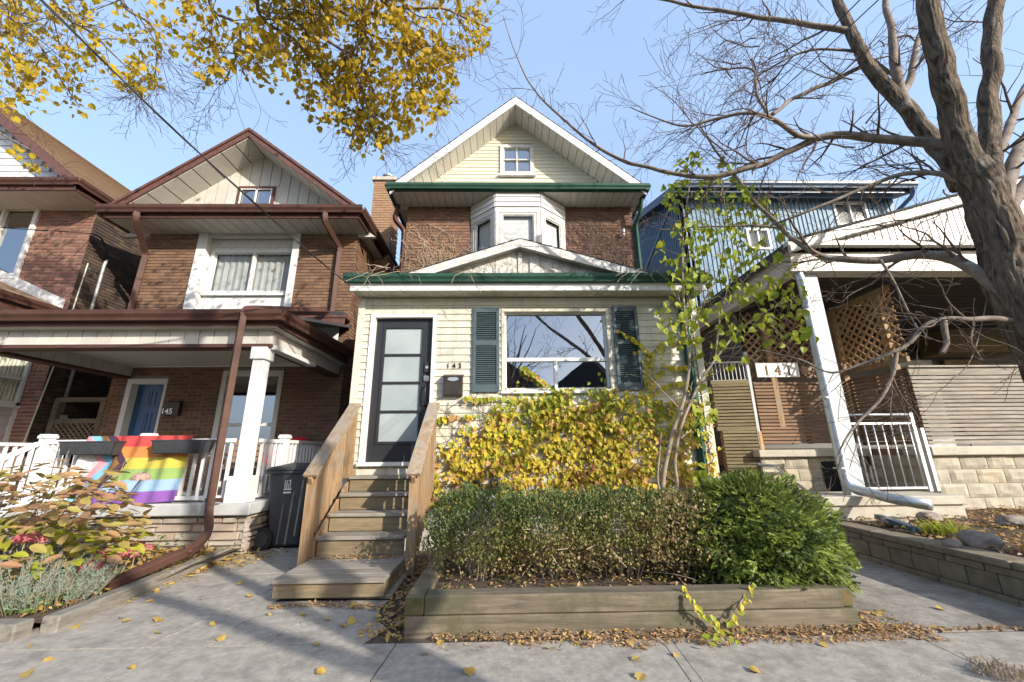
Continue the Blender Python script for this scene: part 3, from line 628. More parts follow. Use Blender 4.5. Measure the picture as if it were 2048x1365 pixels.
b = MB(); f3.box(b, WL-.01, WR+.01, -.02, .05, WB-.03, WB-.001); b.build('sill', m_white, mw)
# shutters
def shutter(xa, xb, za, zb, lab):
    fS = front(Y3-.022); w0 = .045
    b = MB()
    fS.box(b, xa, xa+w0, 0, .032, za, zb); fS.box(b, xb-w0, xb, 0, .032, za, zb)
    zm = za+(zb-za)*.565
    for z0_, z1_ in ((za, za+.11), (zm-.04, zm+.04), (zb-.08, zb)): fS.box(b, xa+w0, xb-w0, 0, .028, z0_, z1_)
    fS.box(b, xa+w0, xb-w0, 0, .006, za+.11, zb-.08)
    s = b.build('shutter', m_shut, h3, label=lab)
    for z0_, z1_ in ((za+.115, zm-.045), (zm+.045, zb-.085)):
        n = int((z1_-z0_)/.031)
        for i in range(n):
            z = z0_+(z1_-z0_)*i/n; q = MB(); p = fS.p
            q.hexa([p(xa+w0+.004, .006, z+.004), p(xb-w0-.004, .006, z+.004), p(xb-w0-.004, .030, z+.004), p(xa+w0+.004, .030, z+.004), p(xa+w0+.004, .006, z+.024), p(xb-w0-.004, .006, z+.024), p(xb-w0-.004, .010, z+.024), p(xa+w0+.004, .010, z+.024)]); q.build('louvre', m_shut, s)
    for x in (xa+.02, xb-.02):
        for z in (za+.06, zm, zb-.05): q = MB(); q.tube([(x, Y3-.054, z), (x, Y3-.059, z)], .006, 6); q.build('screw', m_shut, s)
s0, s1 = at(948, 617, Y3), at(999, 785, Y3); shutter(s0.x, s1.x, s1.z, s0.z, 'slate green louvred shutter left of the window')
s0, s1 = at(1221, 615, Y3), at(1287, 781, Y3); shutter(s0.x+.005, s1.x, s1.z, s0.z, 'slate green louvred shutter right of the window with vine over it')
p = at(908, 736, Y3-.02)
for i, ch in enumerate('143'): text(h3, ch, .105, (p.x-.085+.085*i, Y3-.024, p.z-.005), m_digit, .006)
# downpipe right corner
pipe_rect(h3, [(XR-.2, Y3-.33, 3.62), (XR-.2, Y3-.30, 3.5), (XR-.22, Y3-.06, 3.35), (XR-.22, Y3-.06, .4), (XR-.22, Y3-.2, .3)], m_dgreen, .1, .08)
b = MB(); p = at(1333, 603, Y3-.1); b.tube([(p.x, Y3, p.z), (p.x, Y3-.06, p.z), (p.x-.03, Y3-.13, p.z-.05)], .03, 8); b.tube([(p.x-.02, Y3-.09, p.z-.02), (p.x-.05, Y3-.2, p.z-.08)], [.03, .055], 10); b.build('floodlight', m_white, h3)
b = MB(); p = at(1316, 614, Y3); b.tube([(p.x, Y3, p.z), (p.x, Y3-.03, p.z)], .03, 10); b.build('junction_plug', m_hose, h3)
b = MB(); p = at(1247, 470, YU-.1); b.tube([(p.x, YU, p.z), (p.x, YU-.12, p.z), (p.x, YU-.12, p.z+.05)], .02, 6); b.tube([(p.x, YU-.12, p.z+.04), (p.x, YU-.12, p.z+.12)], .035, 8); b.build('cable_bracket', m_hose, h3)
# mailbox
p0, p1 = at(888, 749, Y3-.08), at(925, 793, Y3-.08)
mb_ = thing('mailbox', ((p0.x+p1.x)/2, Y3-.02, p1.z), 'small dark bronze mailbox with an oval plate, on cream clapboards under the number 143', 'mailbox')
b = MB(); b.hexa([(p0.x, Y3-.12, p1.z+.02), (p1.x, Y3-.12, p1.z+.02), (p1.x, Y3-.02, p1.z), (p0.x, Y3-.02, p1.z), (p0.x, Y3-.12, p0.z-.03), (p1.x, Y3-.12, p0.z-.03), (p1.x, Y3-.02, p0.z-.01), (p0.x, Y3-.02, p0.z-.01)]); b.build('box', m_mailbx, mb_, bevel=.008)
b = MB(); b.hexa([(p0.x-.008, Y3-.132, p0.z-.05), (p1.x+.008, Y3-.132, p0.z-.05), (p1.x+.008, Y3-.018, p0.z-.008), (p0.x-.008, Y3-.018, p0.z-.008), (p0.x-.008, Y3-.13, p0.z-.028), (p1.x+.008, Y3-.13, p0.z-.028), (p1.x+.008, Y3-.018, p0.z+.008), (p0.x-.008, Y3-.018, p0.z+.008)]); b.build('lid', m_mailbx, mb_)
b = MB(); cx_ = (p0.x+p1.x)/2; cz_ = p0.z-.075
b.prism([(cx_+.078*math.cos(t*math.pi/12), Y3-.121, cz_+.032*math.sin(t*math.pi/12)) for t in range(24)], (0, -.008, 0)); b.build('oval_plate', m_silver, mb_)
# gas meter pipes
p = at(955, 968, Y3-.12)
gmt = thing('gas_meter', (p.x, Y3-.12, .35), 'grey gas meter with dark pipe elbows low on the cream wall behind the hedge', 'gas meter')
b = MB(); b.box(p.x-.02, p.x+.24, Y3-.24, Y3-.08, .36, .68); b.build('meter_body', m_galv, gmt, bevel=.03)
b = MB(); b.tube([(p.x-.08, Y3, .84), (p.x-.08, Y3-.14, .84), (p.x+.02, Y3-.16, .84), (p.x+.04, Y3-.16, .8), (p.x+.04, Y3-.16, .68)], .022, 10); b.build('inlet_pipe', m_mailbx, gmt, smooth=True)
b = MB(); b.tube([(p.x+.19, Y3-.16, .68), (p.x+.19, Y3-.16, .84), (p.x+.21, Y3-.16, .86), (p.x+.27, Y3-.16, .86), (p.x+.28, Y3-.16, .83), (p.x+.28, Y3-.14, .4)], .022, 10); b.build('outlet_pipe', m_mailbx, gmt, smooth=True)
for dx, z in ((.04, .74), (.19, .74), (.19, .83), (.28, .8)):
    b = MB(); b.tube([(p.x+dx, Y3-.16, z-.02), (p.x+dx, Y3-.16, z+.02)], .033, 8); b.build('pipe_nut', m_mailbx, gmt)
# ================================================================== STAIRS
st = thing('wooden_stairs', (-1.55, 4.7, 0), 'wooden front steps with picket railings climbing to the black door', 'stairs')
sx0, sx1 = -2.0, -1.05
ty = [4.635, 4.89, 5.145, 5.40]; tz = [.372, .562, .750, .934]
for i, (y, z) in enumerate(zip(ty, tz)):
    yb = ty[i+1]+.03 if i < 3 else Y3-.03
    for j in range(2):
        d0 = y+(yb-y)*j/2; d1 = y+(yb-y)*(j+1)/2-.006
        b = MB(); b.box(sx0+.01, sx1-.01, d0, d1, z-.038, z+rnd.uniform(-.002, .001)); b.build('tread', m_tread, st, bevel=.004)
    b = MB(); zb_ = (.185 if i == 0 else tz[i-1]+.004); b.box(sx0+.02, sx1-.02, y+.03, y+.055, zb_, z-.042); b.build('riser', m_riser, st)
for x in (sx0-.035, sx1+.0):
    b = MB(); b.prism([(x, 4.66, 0), (x, 4.66, .33), (x, Y3-.03, 1.0), (x, Y3-.03, .62)], (.035, 0, 0)); b.build('stringer', m_wood, st)
# bottom platform
for j in range(5):
    y0 = 3.86+.165*j; b = MB(); l0 = sx0+.01+.0*j; r0 = -1.03
    b.box(l0, r0, y0, y0+.158, .142+rnd.uniform(-.002, .002), .178+rnd.uniform(-.002, .002)); b.build('platform_board', m_tread, st, bevel=.004)
b = MB(); b.box(sx0+.012, -1.035, 3.885, 3.92, .03, .14); b.build('platform_fascia', m_riser, st, bevel=.003)
b = MB(); b.box(-1.07, -1.035, 3.922, 4.62, .03, .14); b.build('platform_side', m_riser, st)
b = MB(); b.box(sx0+.014, sx0+.05, 3.922, 4.62, .03, .14); b.build('platform_side', m_riser, st)
def railing(x, lab, m_=m_wood):
    yb, zb, yt, zt = 4.60, 1.03, 5.66, 1.88
    s = (zt-zb)/(yt-yb); up = V(0, -s, 1).normalized()
    b = MB(); b.bar((x, yb-.06, zb-.045), (x, yt, zt+.0), .155, .036, side=(1, 0, 0)); b.build('handrail', m_woodh, st, bevel=.004)
    b = MB(); b.bar((x+.0, yb-.03, zb-.12), (x+.0, yt, zt-.105), .038, .13, side=(1, 0, 0)); b.build('rail_board', m_wood, st)
    b = MB(); b.prism([(x-.045, yb-.02, -.0 if x < -1.5 else 0), (x-.045, yb+.075, 0), (x-.045, yb+.075, zb-.02), (x-.045, yb-.02, zb-.09)], (.09, 0, 0)); b.build('post', m_wood, st)
    b = MB(); b.prism([(x-.045, yt-.09, .9), (x-.045, yt, .9), (x-.045, yt, zt-.03), (x-.045, yt-.09, zt-.10)], (.09, 0, 0)); b.build('post', m_wood, st)
    y = yb+.12; k = 0
    while y < yt-.12:
        z = zb+(y-yb)*s-.09; zl = .37+(y-4.66)*.74-.16
        zl = .16+(y-4.66)*.72
        b = MB(); b.hexa([(x-.068 if x < -1.5 else x+.022, y, zl), (x-.024 if x < -1.5 else x+.066, y, zl), (x-.024 if x < -1.5 else x+.066, y+.045, zl+.03), (x-.068 if x < -1.5 else x+.022, y+.045, zl+.03),
                (x-.068 if x < -1.5 else x+.022, y, z-.02), (x-.024 if x < -1.5 else x+.066, y, z-.02), (x-.024 if x < -1.5 else x+.066, y+.045, z+.015), (x-.068 if x < -1.5 else x+.022, y+.045, z+.015)]); b.build('picket', m_wood, st); y += .105; k += 1
railing(sx0-.085, ''); railing(sx1+.065, '')
# ================================================================== PLANTER
pn = thing('timber_planter', (.9, 3.3, 0), 'low raised bed of weathered landscape timbers under the hedge, beside the sidewalk', 'planter')
def timber(x0, x1, y0, y1, z0, z1, m_=m_timb): b = MB(); b.box(x0, x1, y0, y1, z0, z1); return b.build('timber', m_, pn, bevel=.009)
Pf = 3.18; PX0, PX1 = -.70, 2.50
timber(PX0, PX1, Pf, Pf+.155, -.03, .122); timber(PX0+.133, 2.41, Pf+.002, Pf+.157, .125, .247)
timber(PX0, PX0+.13, Pf, 5.1, .125, .247, m_timb); timber(2.413, 2.5, Pf+.03, 5.2, .125, .24)
timber(PX0, PX0+.13, Pf+.157, 5.1, -.03, .122); timber(2.37, 2.5, Pf+.157, 5.2, -.03, .122)
for x0, x1 in ((PX0+.01, PX0+.12),):
    b = MB(); b.box(x0, x1, Pf-.004, Pf-.0005, .135, .238); b.build('end_grain', m_timbe, pn)
b = MB(); b.box(2.42, 2.495, Pf+.026, Pf+.0295, .133, .232); b.build('end_grain', m_timbe, pn)
b = MB(); b.box(PX0+.131, 2.369, Pf+.158, 5.64, -.01, .16); b.build('planter_soil', m_soil, pn)
# kerb of the left garden
kb = thing('timber_kerb', (-3.4, 4.4, 0), 'grey landscape timber edging between the left garden and the concrete path', 'garden edging')
for (p, q, w_) in (((-3.28, 3.36), (-3.38, 4.5), .12), ((-3.38, 4.51), (-3.46, 5.62), .12), ((-9, 3.28), (-3.36, 3.28), .13)):
    b = MB(); b.bar((p[0], p[1], .04), (q[0], q[1], .04), w_, .13, side=(0, 1, 0) if abs(p[1]-q[1]) < .01 else (1, 0, 0)); b.build('timber', mat('grey_timber'+str(rnd.random())[2:5], (.13, .118, .10), (.24, .22, .185), .85, 4, .5, 24, (4, 1, 6)), kb, bevel=.012)
# ================================================================== HOUSE 145
Y5 = 8.05; h5 = thing('house', (-5.6, Y5, 0), 'brown brick two storey house with blue door, brown gutters and deep white porch', 'house')
X5L, X5R = -7.87, -3.28
f5 = front(Y5); s5 = side(X5R)
d0, d1 = at(256, 760, Y5), at(336, 752, Y5); D5L, D5R, D5T = d0.x, d1.x+.02, d0.z+.02
w0, w1 = at(447, 742, Y5), at(568, 742, Y5); W5L, W5R, W5T = w0.x, w1.x, w0.z; W5B = .62
v0, v1 = at(400, 470, Y5), at(603, 468, Y5); VL, VR = v0.x, v1.x
hol = [(D5L, D5R, 0, D5T), (W5L, W5R, W5B, W5T), (VL, VR, 3.7, 6.1)]
brick_wall(h5, f5, X5L, X5R, .5, 5.97, hol, m_b145, m_mort, 300, seed=11)
brick_wall(h5, s5, Y5, 15, 0, 5.97, [], m_b145, m_mort, 0, seed=12)
b = MB(); b.box(X5L, X5L+.2, Y5+.2, 16, 0, 5.97); b.box(X5L, X5R, 15.8, 16, 0, 5.97); b.build('brick_side_wall', m_b145, h5)
YG5 = 7.45; g0, g1 = at(212, 424, YG5), at(722, 414, YG5); G5L, G5R = g0.x, g1.x; G5Z = 6.21
A5 = at(500, 258, YG5-.03)
gable_roof(h5, A5.x, A5.z, G5L, G5Z-.02, G5R, G5Z-.02, YG5, 16.4, m_dshing, m_redf, .14)
sl5 = (A5.z-G5Z)/(A5.x-G5L)
for xe in (G5L, G5R):
    rake(h5, A5.x, A5.z, xe, G5Z, YG5, .2, m_redf, .035); rake(h5, A5.x, A5.z+.01, xe, G5Z+.01, YG5-.035, .07, m_redf, .03, 'rake_trim')
    rake_soffit(h5, A5.x, A5.z, xe, G5Z, YG5+.002, Y5, .20, m_soffg, .34, zmin=G5Z-.05, gap=.02)
zi = A5.z-.2; aw0, aw1 = at(480, 375, Y5), at(546, 414, Y5)
x = G5L+.3; 
while x < G5R-.3:      # vertical boards in the gable
    x1 = x+.235
    zt = lambda q: zi-abs(q-A5.x)*sl5*1.0
    for seg in ([(G5Z-.1, None)] if (x1 < aw0.x or x > aw1.x) else [(G5Z-.1, aw1.z-.02), (aw0.z+.02, None)]):
        za_ = seg[0]; zb0 = seg[1] if seg[1] else zt(x+.01); zb1 = seg[1] if seg[1] else zt(x1-.01)
        if zb0 > za_+.03 or zb1 > za_+.03:
            pts = [(x+.009, Y5, za_), (x1-.009, Y5, za_), (x1-.009, Y5, max(zb1, za_+.01))]
            if seg[1] is None and x < A5.x < x1: pts.append((A5.x, Y5, zi))
            pts.append((x+.009, Y5, max(zb0, za_+.01)))
            b = MB(); b.prism(pts, (0, -.014, 0)); b.build('gable_board', m_soffg, h5)
    x = x1
b = MB(); b.prism([(A5.x-(zi-5.9)/sl5, Y5+.006, 5.9), (A5.x+(zi-5.9)/sl5, Y5+.006, 5.9), (A5.x, Y5+.006, zi)], (0, .1, 0)); b.build('gable_backing', m_soffg, h5)
aw = window(h5, front(Y5-.015), aw0.x, aw1.x, aw1.z, aw0.z, m_redf, .055, .03, .03, (), (), g_dark, back=None, room=False, sill=False)
b = MB(); k = .055; fA = front(Y5-.03); xm = (aw0.x+aw1.x)/2
for t in ((aw0.x+k, aw0.x+k+.03, aw1.z+k, aw0.z-k), (aw1.x-k-.03, aw1.x-k, aw1.z+k, aw0.z-k), (xm-.02, xm+.02, aw1.z+k, aw0.z-k), (aw0.x+k+.03, aw1.x-k-.03, aw0.z-k-.03, aw0.z-k)): fA.box(b, t[0], t[1], -.01, .006, t[2], t[3])
b.build('sash', m_white, aw)
b = MB(); b.box(G5L+.05, G5R-.05, YG5, Y5, 5.99, 6.06); b.build('soffit_box', m_soffg, h5)
strips(h5, (G5L+.06, YG5, 5.975), (G5R-.06, YG5, 5.975), (0, Y5-YG5, 0), .245, .012, m_soffg, 'soffit_board', .016)
b = MB(); b.box(G5L+.01, G5R-.01, YG5-.03, YG5, 5.97, 6.18); b.build('fascia', m_brown, h5)
gutter(h5, (G5L-.06, YG5-.03, 6.06), (G5R+.09, YG5-.03, 6.06), (0, -1, 0), m_brown, 1.15)
gutter(h5, (G5R, YG5-.1, 6.05), (G5R, 16.4, 6.05), (1, 0, 0), m_brown, 1.1); gutter(h5, (G5L, YG5-.1, 6.05), (G5L, 16.4, 6.05), (-1, 0, 0), m_brown, 1.1)
for x0, x1 in ((X5R-.02, G5R), (G5L, X5L+.02)): b = MB(); b.box(x0, x1, Y5, 16.3, 5.97, 6.03); b.build('side_soffit', m_soffg, h5)
b = MB(); b.box(G5R-.025, G5R, YG5, 16.3, 5.96, 6.17); b.build('side_fascia', m_brown, h5)
# recessed white upper window panel
rc = .16; fr_ = front(Y5+rc)
for a0, a1 in ((VL, VL+.20), (VR-.14, VR)): b = MB(); f5.box(b, a0, a1, -.25, .02, 3.7, 5.975); b.build('window_surround', m_white, h5)
wu0, wu1 = at(427, 501, Y5+rc), at(583, 589, Y5+rc)
V0, V1 = VL+.20, VR-.14
x = V0; n = int((V1-V0)/.075)
for i in range(n):      # ribbed white panels above the window
    q = MB(); xa, xb = V0+(V1-V0)*i/n+.003, V0+(V1-V0)*(i+1)/n-.003; fr_.box(q, xa, xb, -.02, .010, wu0.z+.07, 5.97); q.build('panel_board', m_white, h5)
for i in range(n):
    q = MB(); xa, xb = V0+(V1-V0)*i/n+.002, V0+(V1-V0)*(i+1)/n-.002; fr_.box(q, xa, xb, -.02, .010, 3.7, wu1.z-.09); q.build('panel_board', m_white, h5)
b = MB(); solid_wall(b, fr_, V0, V1, 3.7, 5.97, [(wu0.x, wu1.x, wu1.z, wu0.z)], thick=.1, b=-.003); b.build('panel_backing', m_white, h5)
window(h5, fr_, wu0.x, wu1.x, wu1.z, wu0.z, m_white, .07, .035, .08, (.5,), (), g_clear, back='curtain', barw=.05)
# blue door
fb = front(Y5+.16); b = MB()
for t in ((D5L, D5L+.10, .6, D5T), (D5R-.05, D5R, .6, D5T), (D5L+.10, D5R-.05, D5T-.10, D5T)): f5.box(b, t[0], t[1], -.18, .0, t[2], t[3])
bd = b.build('blue_door', m_white, h5); b = MB(); dl, dr, dt = D5L+.10, D5R-.02, D5T-.10
fb.box(b, dl, dr, -.04, 0, .62, dt); b.build('door_leaf', m_blued, bd)
wq = (dr-dl)
for cx0, cx1 in ((.12, .46), (.56, .90)):
    for z0_, z1_ in ((.1, .38), (.44, .72), (.78, .94)):
        b = MB(); za, zb = .62+(dt-.62)*z0_, .62+(dt-.62)*z1_; xa, xb = dl+wq*cx0, dl+wq*cx1
        for t in ((xa, xa+.018, za, zb), (xb-.018, xb, za, zb), (xa+.018, xb-.018, za, za+.018), (xa+.018, xb-.018, zb-.018, zb)): fb.box(b, t[0], t[1], 0, .010, t[2], t[3])
        fb.box(b, xa+.05, xb-.05, 0, .008, za+.05, zb-.05); b.build('door_panel', m_blued, bd)
for k in (.42, .62): b = MB(); b.tube([(dl+wq*k, Y5+.16, 1.62), (dl+wq*k, Y5+.14, 1.62)], .014, 8); b.build('knocker', m_silver, bd)
b = MB(); b.box(dr-.05, dr-.03, Y5+.12, Y5+.16, 1.12, 1.26); b.build('door_plate', m_silver, bd)
lw = window(h5, f5, W5L, W5R, W5B, W5T, m_white, .09, .0, .1, (), (.52,), g_dark, back=None, barw=.06)
b = MB(); p = at(480, 830, Y5+.3); b.tube([(p.x, Y5+.3, 1.5), (p.x, Y5+.3, 2.0)], .05, 8); b.build('hanging_lamp', m_white, lw)
p = at(350, 816, Y5-.06); pm0, pm1 = at(337, 803, Y5), at(365, 832, Y5)
m5 = thing('mailbox', (pm0.x, Y5, pm1.z), 'dark mailbox with the number 145, on brown brick between blue door and window', 'mailbox')
b = MB(); b.box(pm0.x, pm1.x-.03, Y5-.10, Y5, pm1.z, pm0.z-.02); b.build('box', m_mailbx, m5, bevel=.006)
b = MB(); b.hexa([(pm0.x-.01, Y5-.115, pm0.z-.05), (pm1.x-.02, Y5-.115, pm0.z-.05), (pm1.x-.02, Y5, pm0.z-.018), (pm0.x-.01, Y5, pm0.z-.018), (pm0.x-.01, Y5-.115, pm0.z-.035), (pm1.x-.02, Y5-.115, pm0.z-.035), (pm1.x-.02, Y5, pm0.z+.0), (pm0.x-.01, Y5, pm0.z)]); b.build('lid', m_mailbx, m5)
text(m5, '145', .15, ((pm0.x+pm1.x)/2-.07, Y5-.106, pm1.z+.03), m_silver, .005)
# porch 145
PY = 5.43; zf = .58
PGr = at(558, 634, PY).x; PGl = -8.5; PZ = at(300, 631, PY).z
b = MB(); b.hexa([(PGl, PY, PZ-.02), (PGr, PY, PZ-.02), (PGr, Y5, 3.75), (PGl, Y5, 3.75), (PGl, PY, PZ+.03), (PGr, PY, PZ+.03), (PGr, Y5, 3.8), (PGl, Y5, 3.8)]); b.build('porch_roof', m_dshing, h5)
gutter(h5, (PGl, PY, PZ-.1), (PGr+.1, PY, PZ-.1), (0, -1, 0), m_brown, 1.1); gutter(h5, (PGr, PY-.1, PZ-.1), (PGr, Y5, PZ-.02), (1, 0, 0), m_brown, 1.1)
b = MB(); b.box(PGl, PGr, PY, PY+.02, PZ-.16, PZ+.0); b.box(PGr-.02, PGr, PY+.02, Y5, PZ-.16, PZ+.03); b.build('porch_fascia', m_brown, h5)
bx0, bx1, by0 = -7.72, -3.36, 5.60; BZ0, BZ1 = 2.74, 2.97
b = MB(); b.box(bx0, bx1, by0+.015, by0+.2, BZ0, BZ1); b.box(bx1-.2, bx1-.015, by0+.2, Y5, BZ0, BZ1); b.box(bx0+.015, bx0+.2, by0+.2, Y5, BZ0, BZ1); b.build('porch_beam', m_soffg, h5)
strips(h5, (bx0, by0+.014, BZ0+.01), (bx1, by0+.014, BZ0+.01), (0, 0, BZ1-BZ0-.01), .2, .013, m_soffg, 'beam_board', .012)
strips(h5, (bx1-.014, by0, BZ0+.01), (bx1-.014, Y5, BZ0+.01), (0, 0, BZ1-BZ0-.01), .2, .013, m_soffg, 'beam_board', .012)
strips(h5, (bx0+.2, by0+.2, BZ0+.01), (bx0+.2, Y5, BZ0+.01), (0, 0, BZ1-BZ0-.01), .2, .013, m_soffg, 'beam_board', .012)
b = MB(); b.box(bx0-.005, bx1+.008, by0-.01, by0+.21, BZ0-.04, BZ0+.008); b.box(bx1-.21, bx1+.008, by0+.21, Y5, BZ0-.04, BZ0+.008); b.box(bx0-.005, bx0+.21, by0+.21, Y5, BZ0-.04, BZ0+.008); b.build('beam_trim', m_brown, h5)
b = MB(); b.box(PGl, PGr-.03, PY+.02, Y5, BZ1+.005, BZ1+.03); b.build('porch_ceiling_deck', m_soffg, h5)
strips(h5, (PGl, PY+.02, BZ1-.008), (PGr-.03, PY+.02, BZ1-.008), (0, by0-PY-.02, 0), .13, .01, m_soffg, 'soffit_board', .01)
strips(h5, (bx0+.2, by0+.21, BZ1-.01), (bx0+.2, Y5, BZ1-.01), (bx1-bx0-.42, 0, 0), .15, .01, m_soffg, 'ceiling_board', .012)
strips(h5, (bx1+.01, PY+.1, BZ1-.01), (bx1+.01, Y5, BZ1-.01), (PGr-bx1-.04, 0, 0), .15, .01, m_soffg, 'soffit_board', .012)
b = MB(); b.box(X5L+.05, X5R-.05, Y5-.03, Y5-.002, 2.93, 2.965); b.build('ceiling_mould', m_white, h5)
# parapet fascia and ribbed cheek above the porch on the right
b = MB(); b.box(-4.75, -3.22, Y5-.32, Y5-.02, 3.88, 3.93); b.box(-4.75, -3.24, Y5-.30, Y5-.28, 3.72, 3.88); b.build('roof_fascia', m_redf, h5)
q = MB(); x = -4.7
while x < -3.36: q.box(x, x+.055, Y5-.27, Y5-.25, 2.9, 3.72); q.box(x+.055, x+.09, Y5-.262, Y5-.25, 2.9, 3.72); x += .09
q.build('ribbed_cheek', m_white, h5)
b = MB(); b.box(-3.72, -3.28, Y5-.3, Y5-.05, 3.935, 4.02); b.build('flashing', m_dshing, h5)
# post
pb = MB(); px0, px1 = -3.61, -3.39
t0 = .07
pb.box(px0+.03, px1-.03, by0+.0, by0+.16, zf+.02, BZ0-.04); pb.box(px0-.0, px1+.0, by0-.03, by0+.19, BZ0-.22, BZ0-.04); pb.box(px0-.02, px1+.03, by0-.04, by0+.2, zf+.03, zf+.36)
pb.build('porch_post', m_vinyl, h5, bevel=.006)
b = MB(); b.box(-3.45, -3.30, by0+.05, by0+1.3, BZ0-.06, BZ0+.0); b.build('beam_capping', m_white, h5)
# porch base: coping, ledgestones
cz1 = .615
b = MB(); b.box(-6.3, -3.24, 5.50, 5.9, .47, cz1); b.build('coping', m_cap, h5, bevel=.012); b = MB(); b.box(-3.62, -3.24, 5.903, Y5, .47, cz1); b.build('coping', m_cap, h5, bevel=.012)
b = MB(); b.box(-7.7, -3.63, 5.91, Y5, .3, .58); b.build('porch_floor', m_conc, h5)
b = MB(); b.box(-6.25, -3.32, 5.62, 5.9, 0, .47); b.box(-3.6, -3.32, 5.9, Y5, 0, .47); b.build('porch_foundation', m_mortl, h5)
rg = random.Random(4)
for fr_, a0, a1 in ((front(5.62), -6.25, -3.27), (side(-3.32), 5.57, Y5)):
    z = .04
    while z < .455:
        hh = min(rg.choice([.055, .065, .08, .1]), .465-z); a = a0
        if hh < .03: break
        while a < a1:
            L_ = min(rg.uniform(.14, .48), a1-a)
            if a1-a-L_ < .08: L_ = a1-a
            b = MB(); e = .006; pr_ = rg.uniform(.03, .055)
            P = [fr_.p(a+e, 0, z+e), fr_.p(a+L_-e, 0, z+e), fr_.p(a+L_-e, 0, z+hh-e), fr_.p(a+e, 0, z+hh-e)]
            c = .012
            Q = [fr_.p(a+e+c*rg.uniform(.3, 1.4), pr_, z+e+c*rg.uniform(.2, .9)), fr_.p(a+L_-e-c*rg.uniform(.3, 1.4), pr_+rg.uniform(-.012, .008), z+e+c*.6), fr_.p(a+L_-e-c*rg.uniform(.3, 1.4), pr_, z+hh-e-c*rg.uniform(.2, .9)), fr_.p(a+e+c, pr_+rg.uniform(-.012, .008), z+hh-e-c*.6)]
            b.hexa(P+Q); b.build('stone', m_ledge, h5); a += L_
        z += hh
# porch steps at the far left
for i in range(3): b = MB(); b.box(-7.7, -6.35, 5.9-.3*(i+1), 5.9-.3*i, 0, .58-.17*i-.17); b.build('porch_step', m_conc, h5)
# downpipes
P = lambda x, y, Y: tuple(at(x, y, Y))
xr5 = at(678, 500, Y5-.08).x
pipe_rect(h5, [(xr5-.1, YG5-.1, 6.05), (xr5-.1, YG5-.1, 5.88), (xr5, Y5-.07, 5.6), (xr5, Y5-.07, 3.98)], m_brown, .10, .085)
tp = at(503, 622, 5.5)
pipe_rect(h5, [(xr5, Y5-.35, 3.98), (xr5, Y5-.42, 3.97), (tp.x+.02, 5.55, tp.z+.02), (tp.x, 5.36, PZ+.03), (tp.x, 5.36, PZ-.05)], m_brown, .11, .1)
xl5 = at(262, 470, YG5-.1).x
pipe_rect(h5, [(xl5, YG5-.1, 6.05), (xl5, YG5-.1, 5.9), (X5L+.08, Y5-.06, 5.45), (X5L+.06, Y5-.06, 3.8)], m_brown, .11, .09)
e0 = at(440, 1040, 5.36); e1 = at(212, 1170, 4.0)
pipe_rect(h5, [(tp.x, 5.34, PZ-.05), (tp.x, 5.36, e0.z+.1), (e0.x, 5.2, e0.z-.1), atz(392, 1095, .28), atz(212, 1172, .12)], m_brown, .085, .07)
b = MB(); b.box(tp.x-.1, tp.x+.1, 5.40, 5.44, .66, .69); b.build('pipe_bracket', m_brown, h5)
# chimney
ch = MB(); cx0, cx1, cy0, cy1 = -3.46, -2.92, 9.2, 9.86
cf, cs = front(cy0), side(cx1)
brick_wall(h5, cf, cx0, cx1, 4.8, 8.25, [], m_bchim, m_mortl, 0, seed=31, mg=.019); brick_wall(h5, cs, cy0, cy1, 3.0, 8.25, [], m_bchim, m_mortl, 0, seed=32, mg=.019)
b = MB(); b.box(cx0, cx1-.2, cy0+.2, cy1, 0, 8.25); b.build('chimney_core', m_bchim, h5)
b = MB(); b.box(cx0-.05, cx1+.05, cy0-.05, cy1+.05, 8.25, 8.36); b.build('chimney_cap', m_capst, h5, bevel=.01)
b = MB(); b.tube([((cx0+cx1)/2-.02, cy0+.33, 8.36), ((cx0+cx1)/2-.02, cy0+.33, 8.62)], .11, 14); b.tube([((cx0+cx1)/2-.02, cy0+.33, 8.60), ((cx0+cx1)/2-.02, cy0+.33, 8.65)], .15, 14); b.build('chimney_pot', m_galv, h5)
# ================================================================== porch railing 145
pr5 = thing('porch_railing', (-5, 5.65, .6), 'white vinyl porch railing with square balusters in front of the blue door', 'railing')
def vrail(p, q, z0a, z0b, n, hgt=.80, posts=False):
    p = Vector(p); q = Vector(q)
    A = V(p.x, p.y, z0a+hgt); B_ = V(q.x, q.y, z0b+hgt)
    b = MB(); b.bar(A, B_, .06, .055); b.build('top_rail', m_vinyl, pr5, bevel=.006)
    A2 = V(p.x, p.y, z0a+.07); B2 = V(q.x, q.y, z0b+.07)
    b = MB(); b.bar(A2, B2, .045, .05); b.build('bottom_rail', m_vinyl, pr5)
    me = None
    for i in range(n):
        t = (i+.5)/n; c = p.lerp(q, t); zb_ = z0a+(z0b-z0a)*t
        piece('baluster', m_vinyl, pr5, (c.x, c.y, zb_+.07+(hgt-.07)/2), (.034, .034, hgt-.08), (0, 0, math.atan2(q.y-p.y, q.x-p.x)))
def newel(x, y, z0, hgt=.9):
    b = MB(); b.box(x-.055, x+.055, y-.055, y+.055, z0, z0+hgt); o = b.build('newel_post', m_vinyl, pr5)
    b = MB(); b.box(x-.07, x+.07, y-.07, y+.07, z0+hgt, z0+hgt+.035); b.prism([(x-.06, y-.06, z0+hgt+.035), (x+.06, y-.06, z0+hgt+.035), (x+.06, y+.06, z0+hgt+.035), (x-.06, y+.06, z0+hgt+.035)], (0, 0, .02)); b.build('post_cap', m_vinyl, o)
vrail((-6.15, 5.68), (-4.9, 5.68), .6, .6, 11); vrail((-4.8, 5.68), (-3.66, 5.68), .6, .6, 10); newel(-6.2, 5.68, .6, .85); newel(-4.85, 5.68, .6, .85)
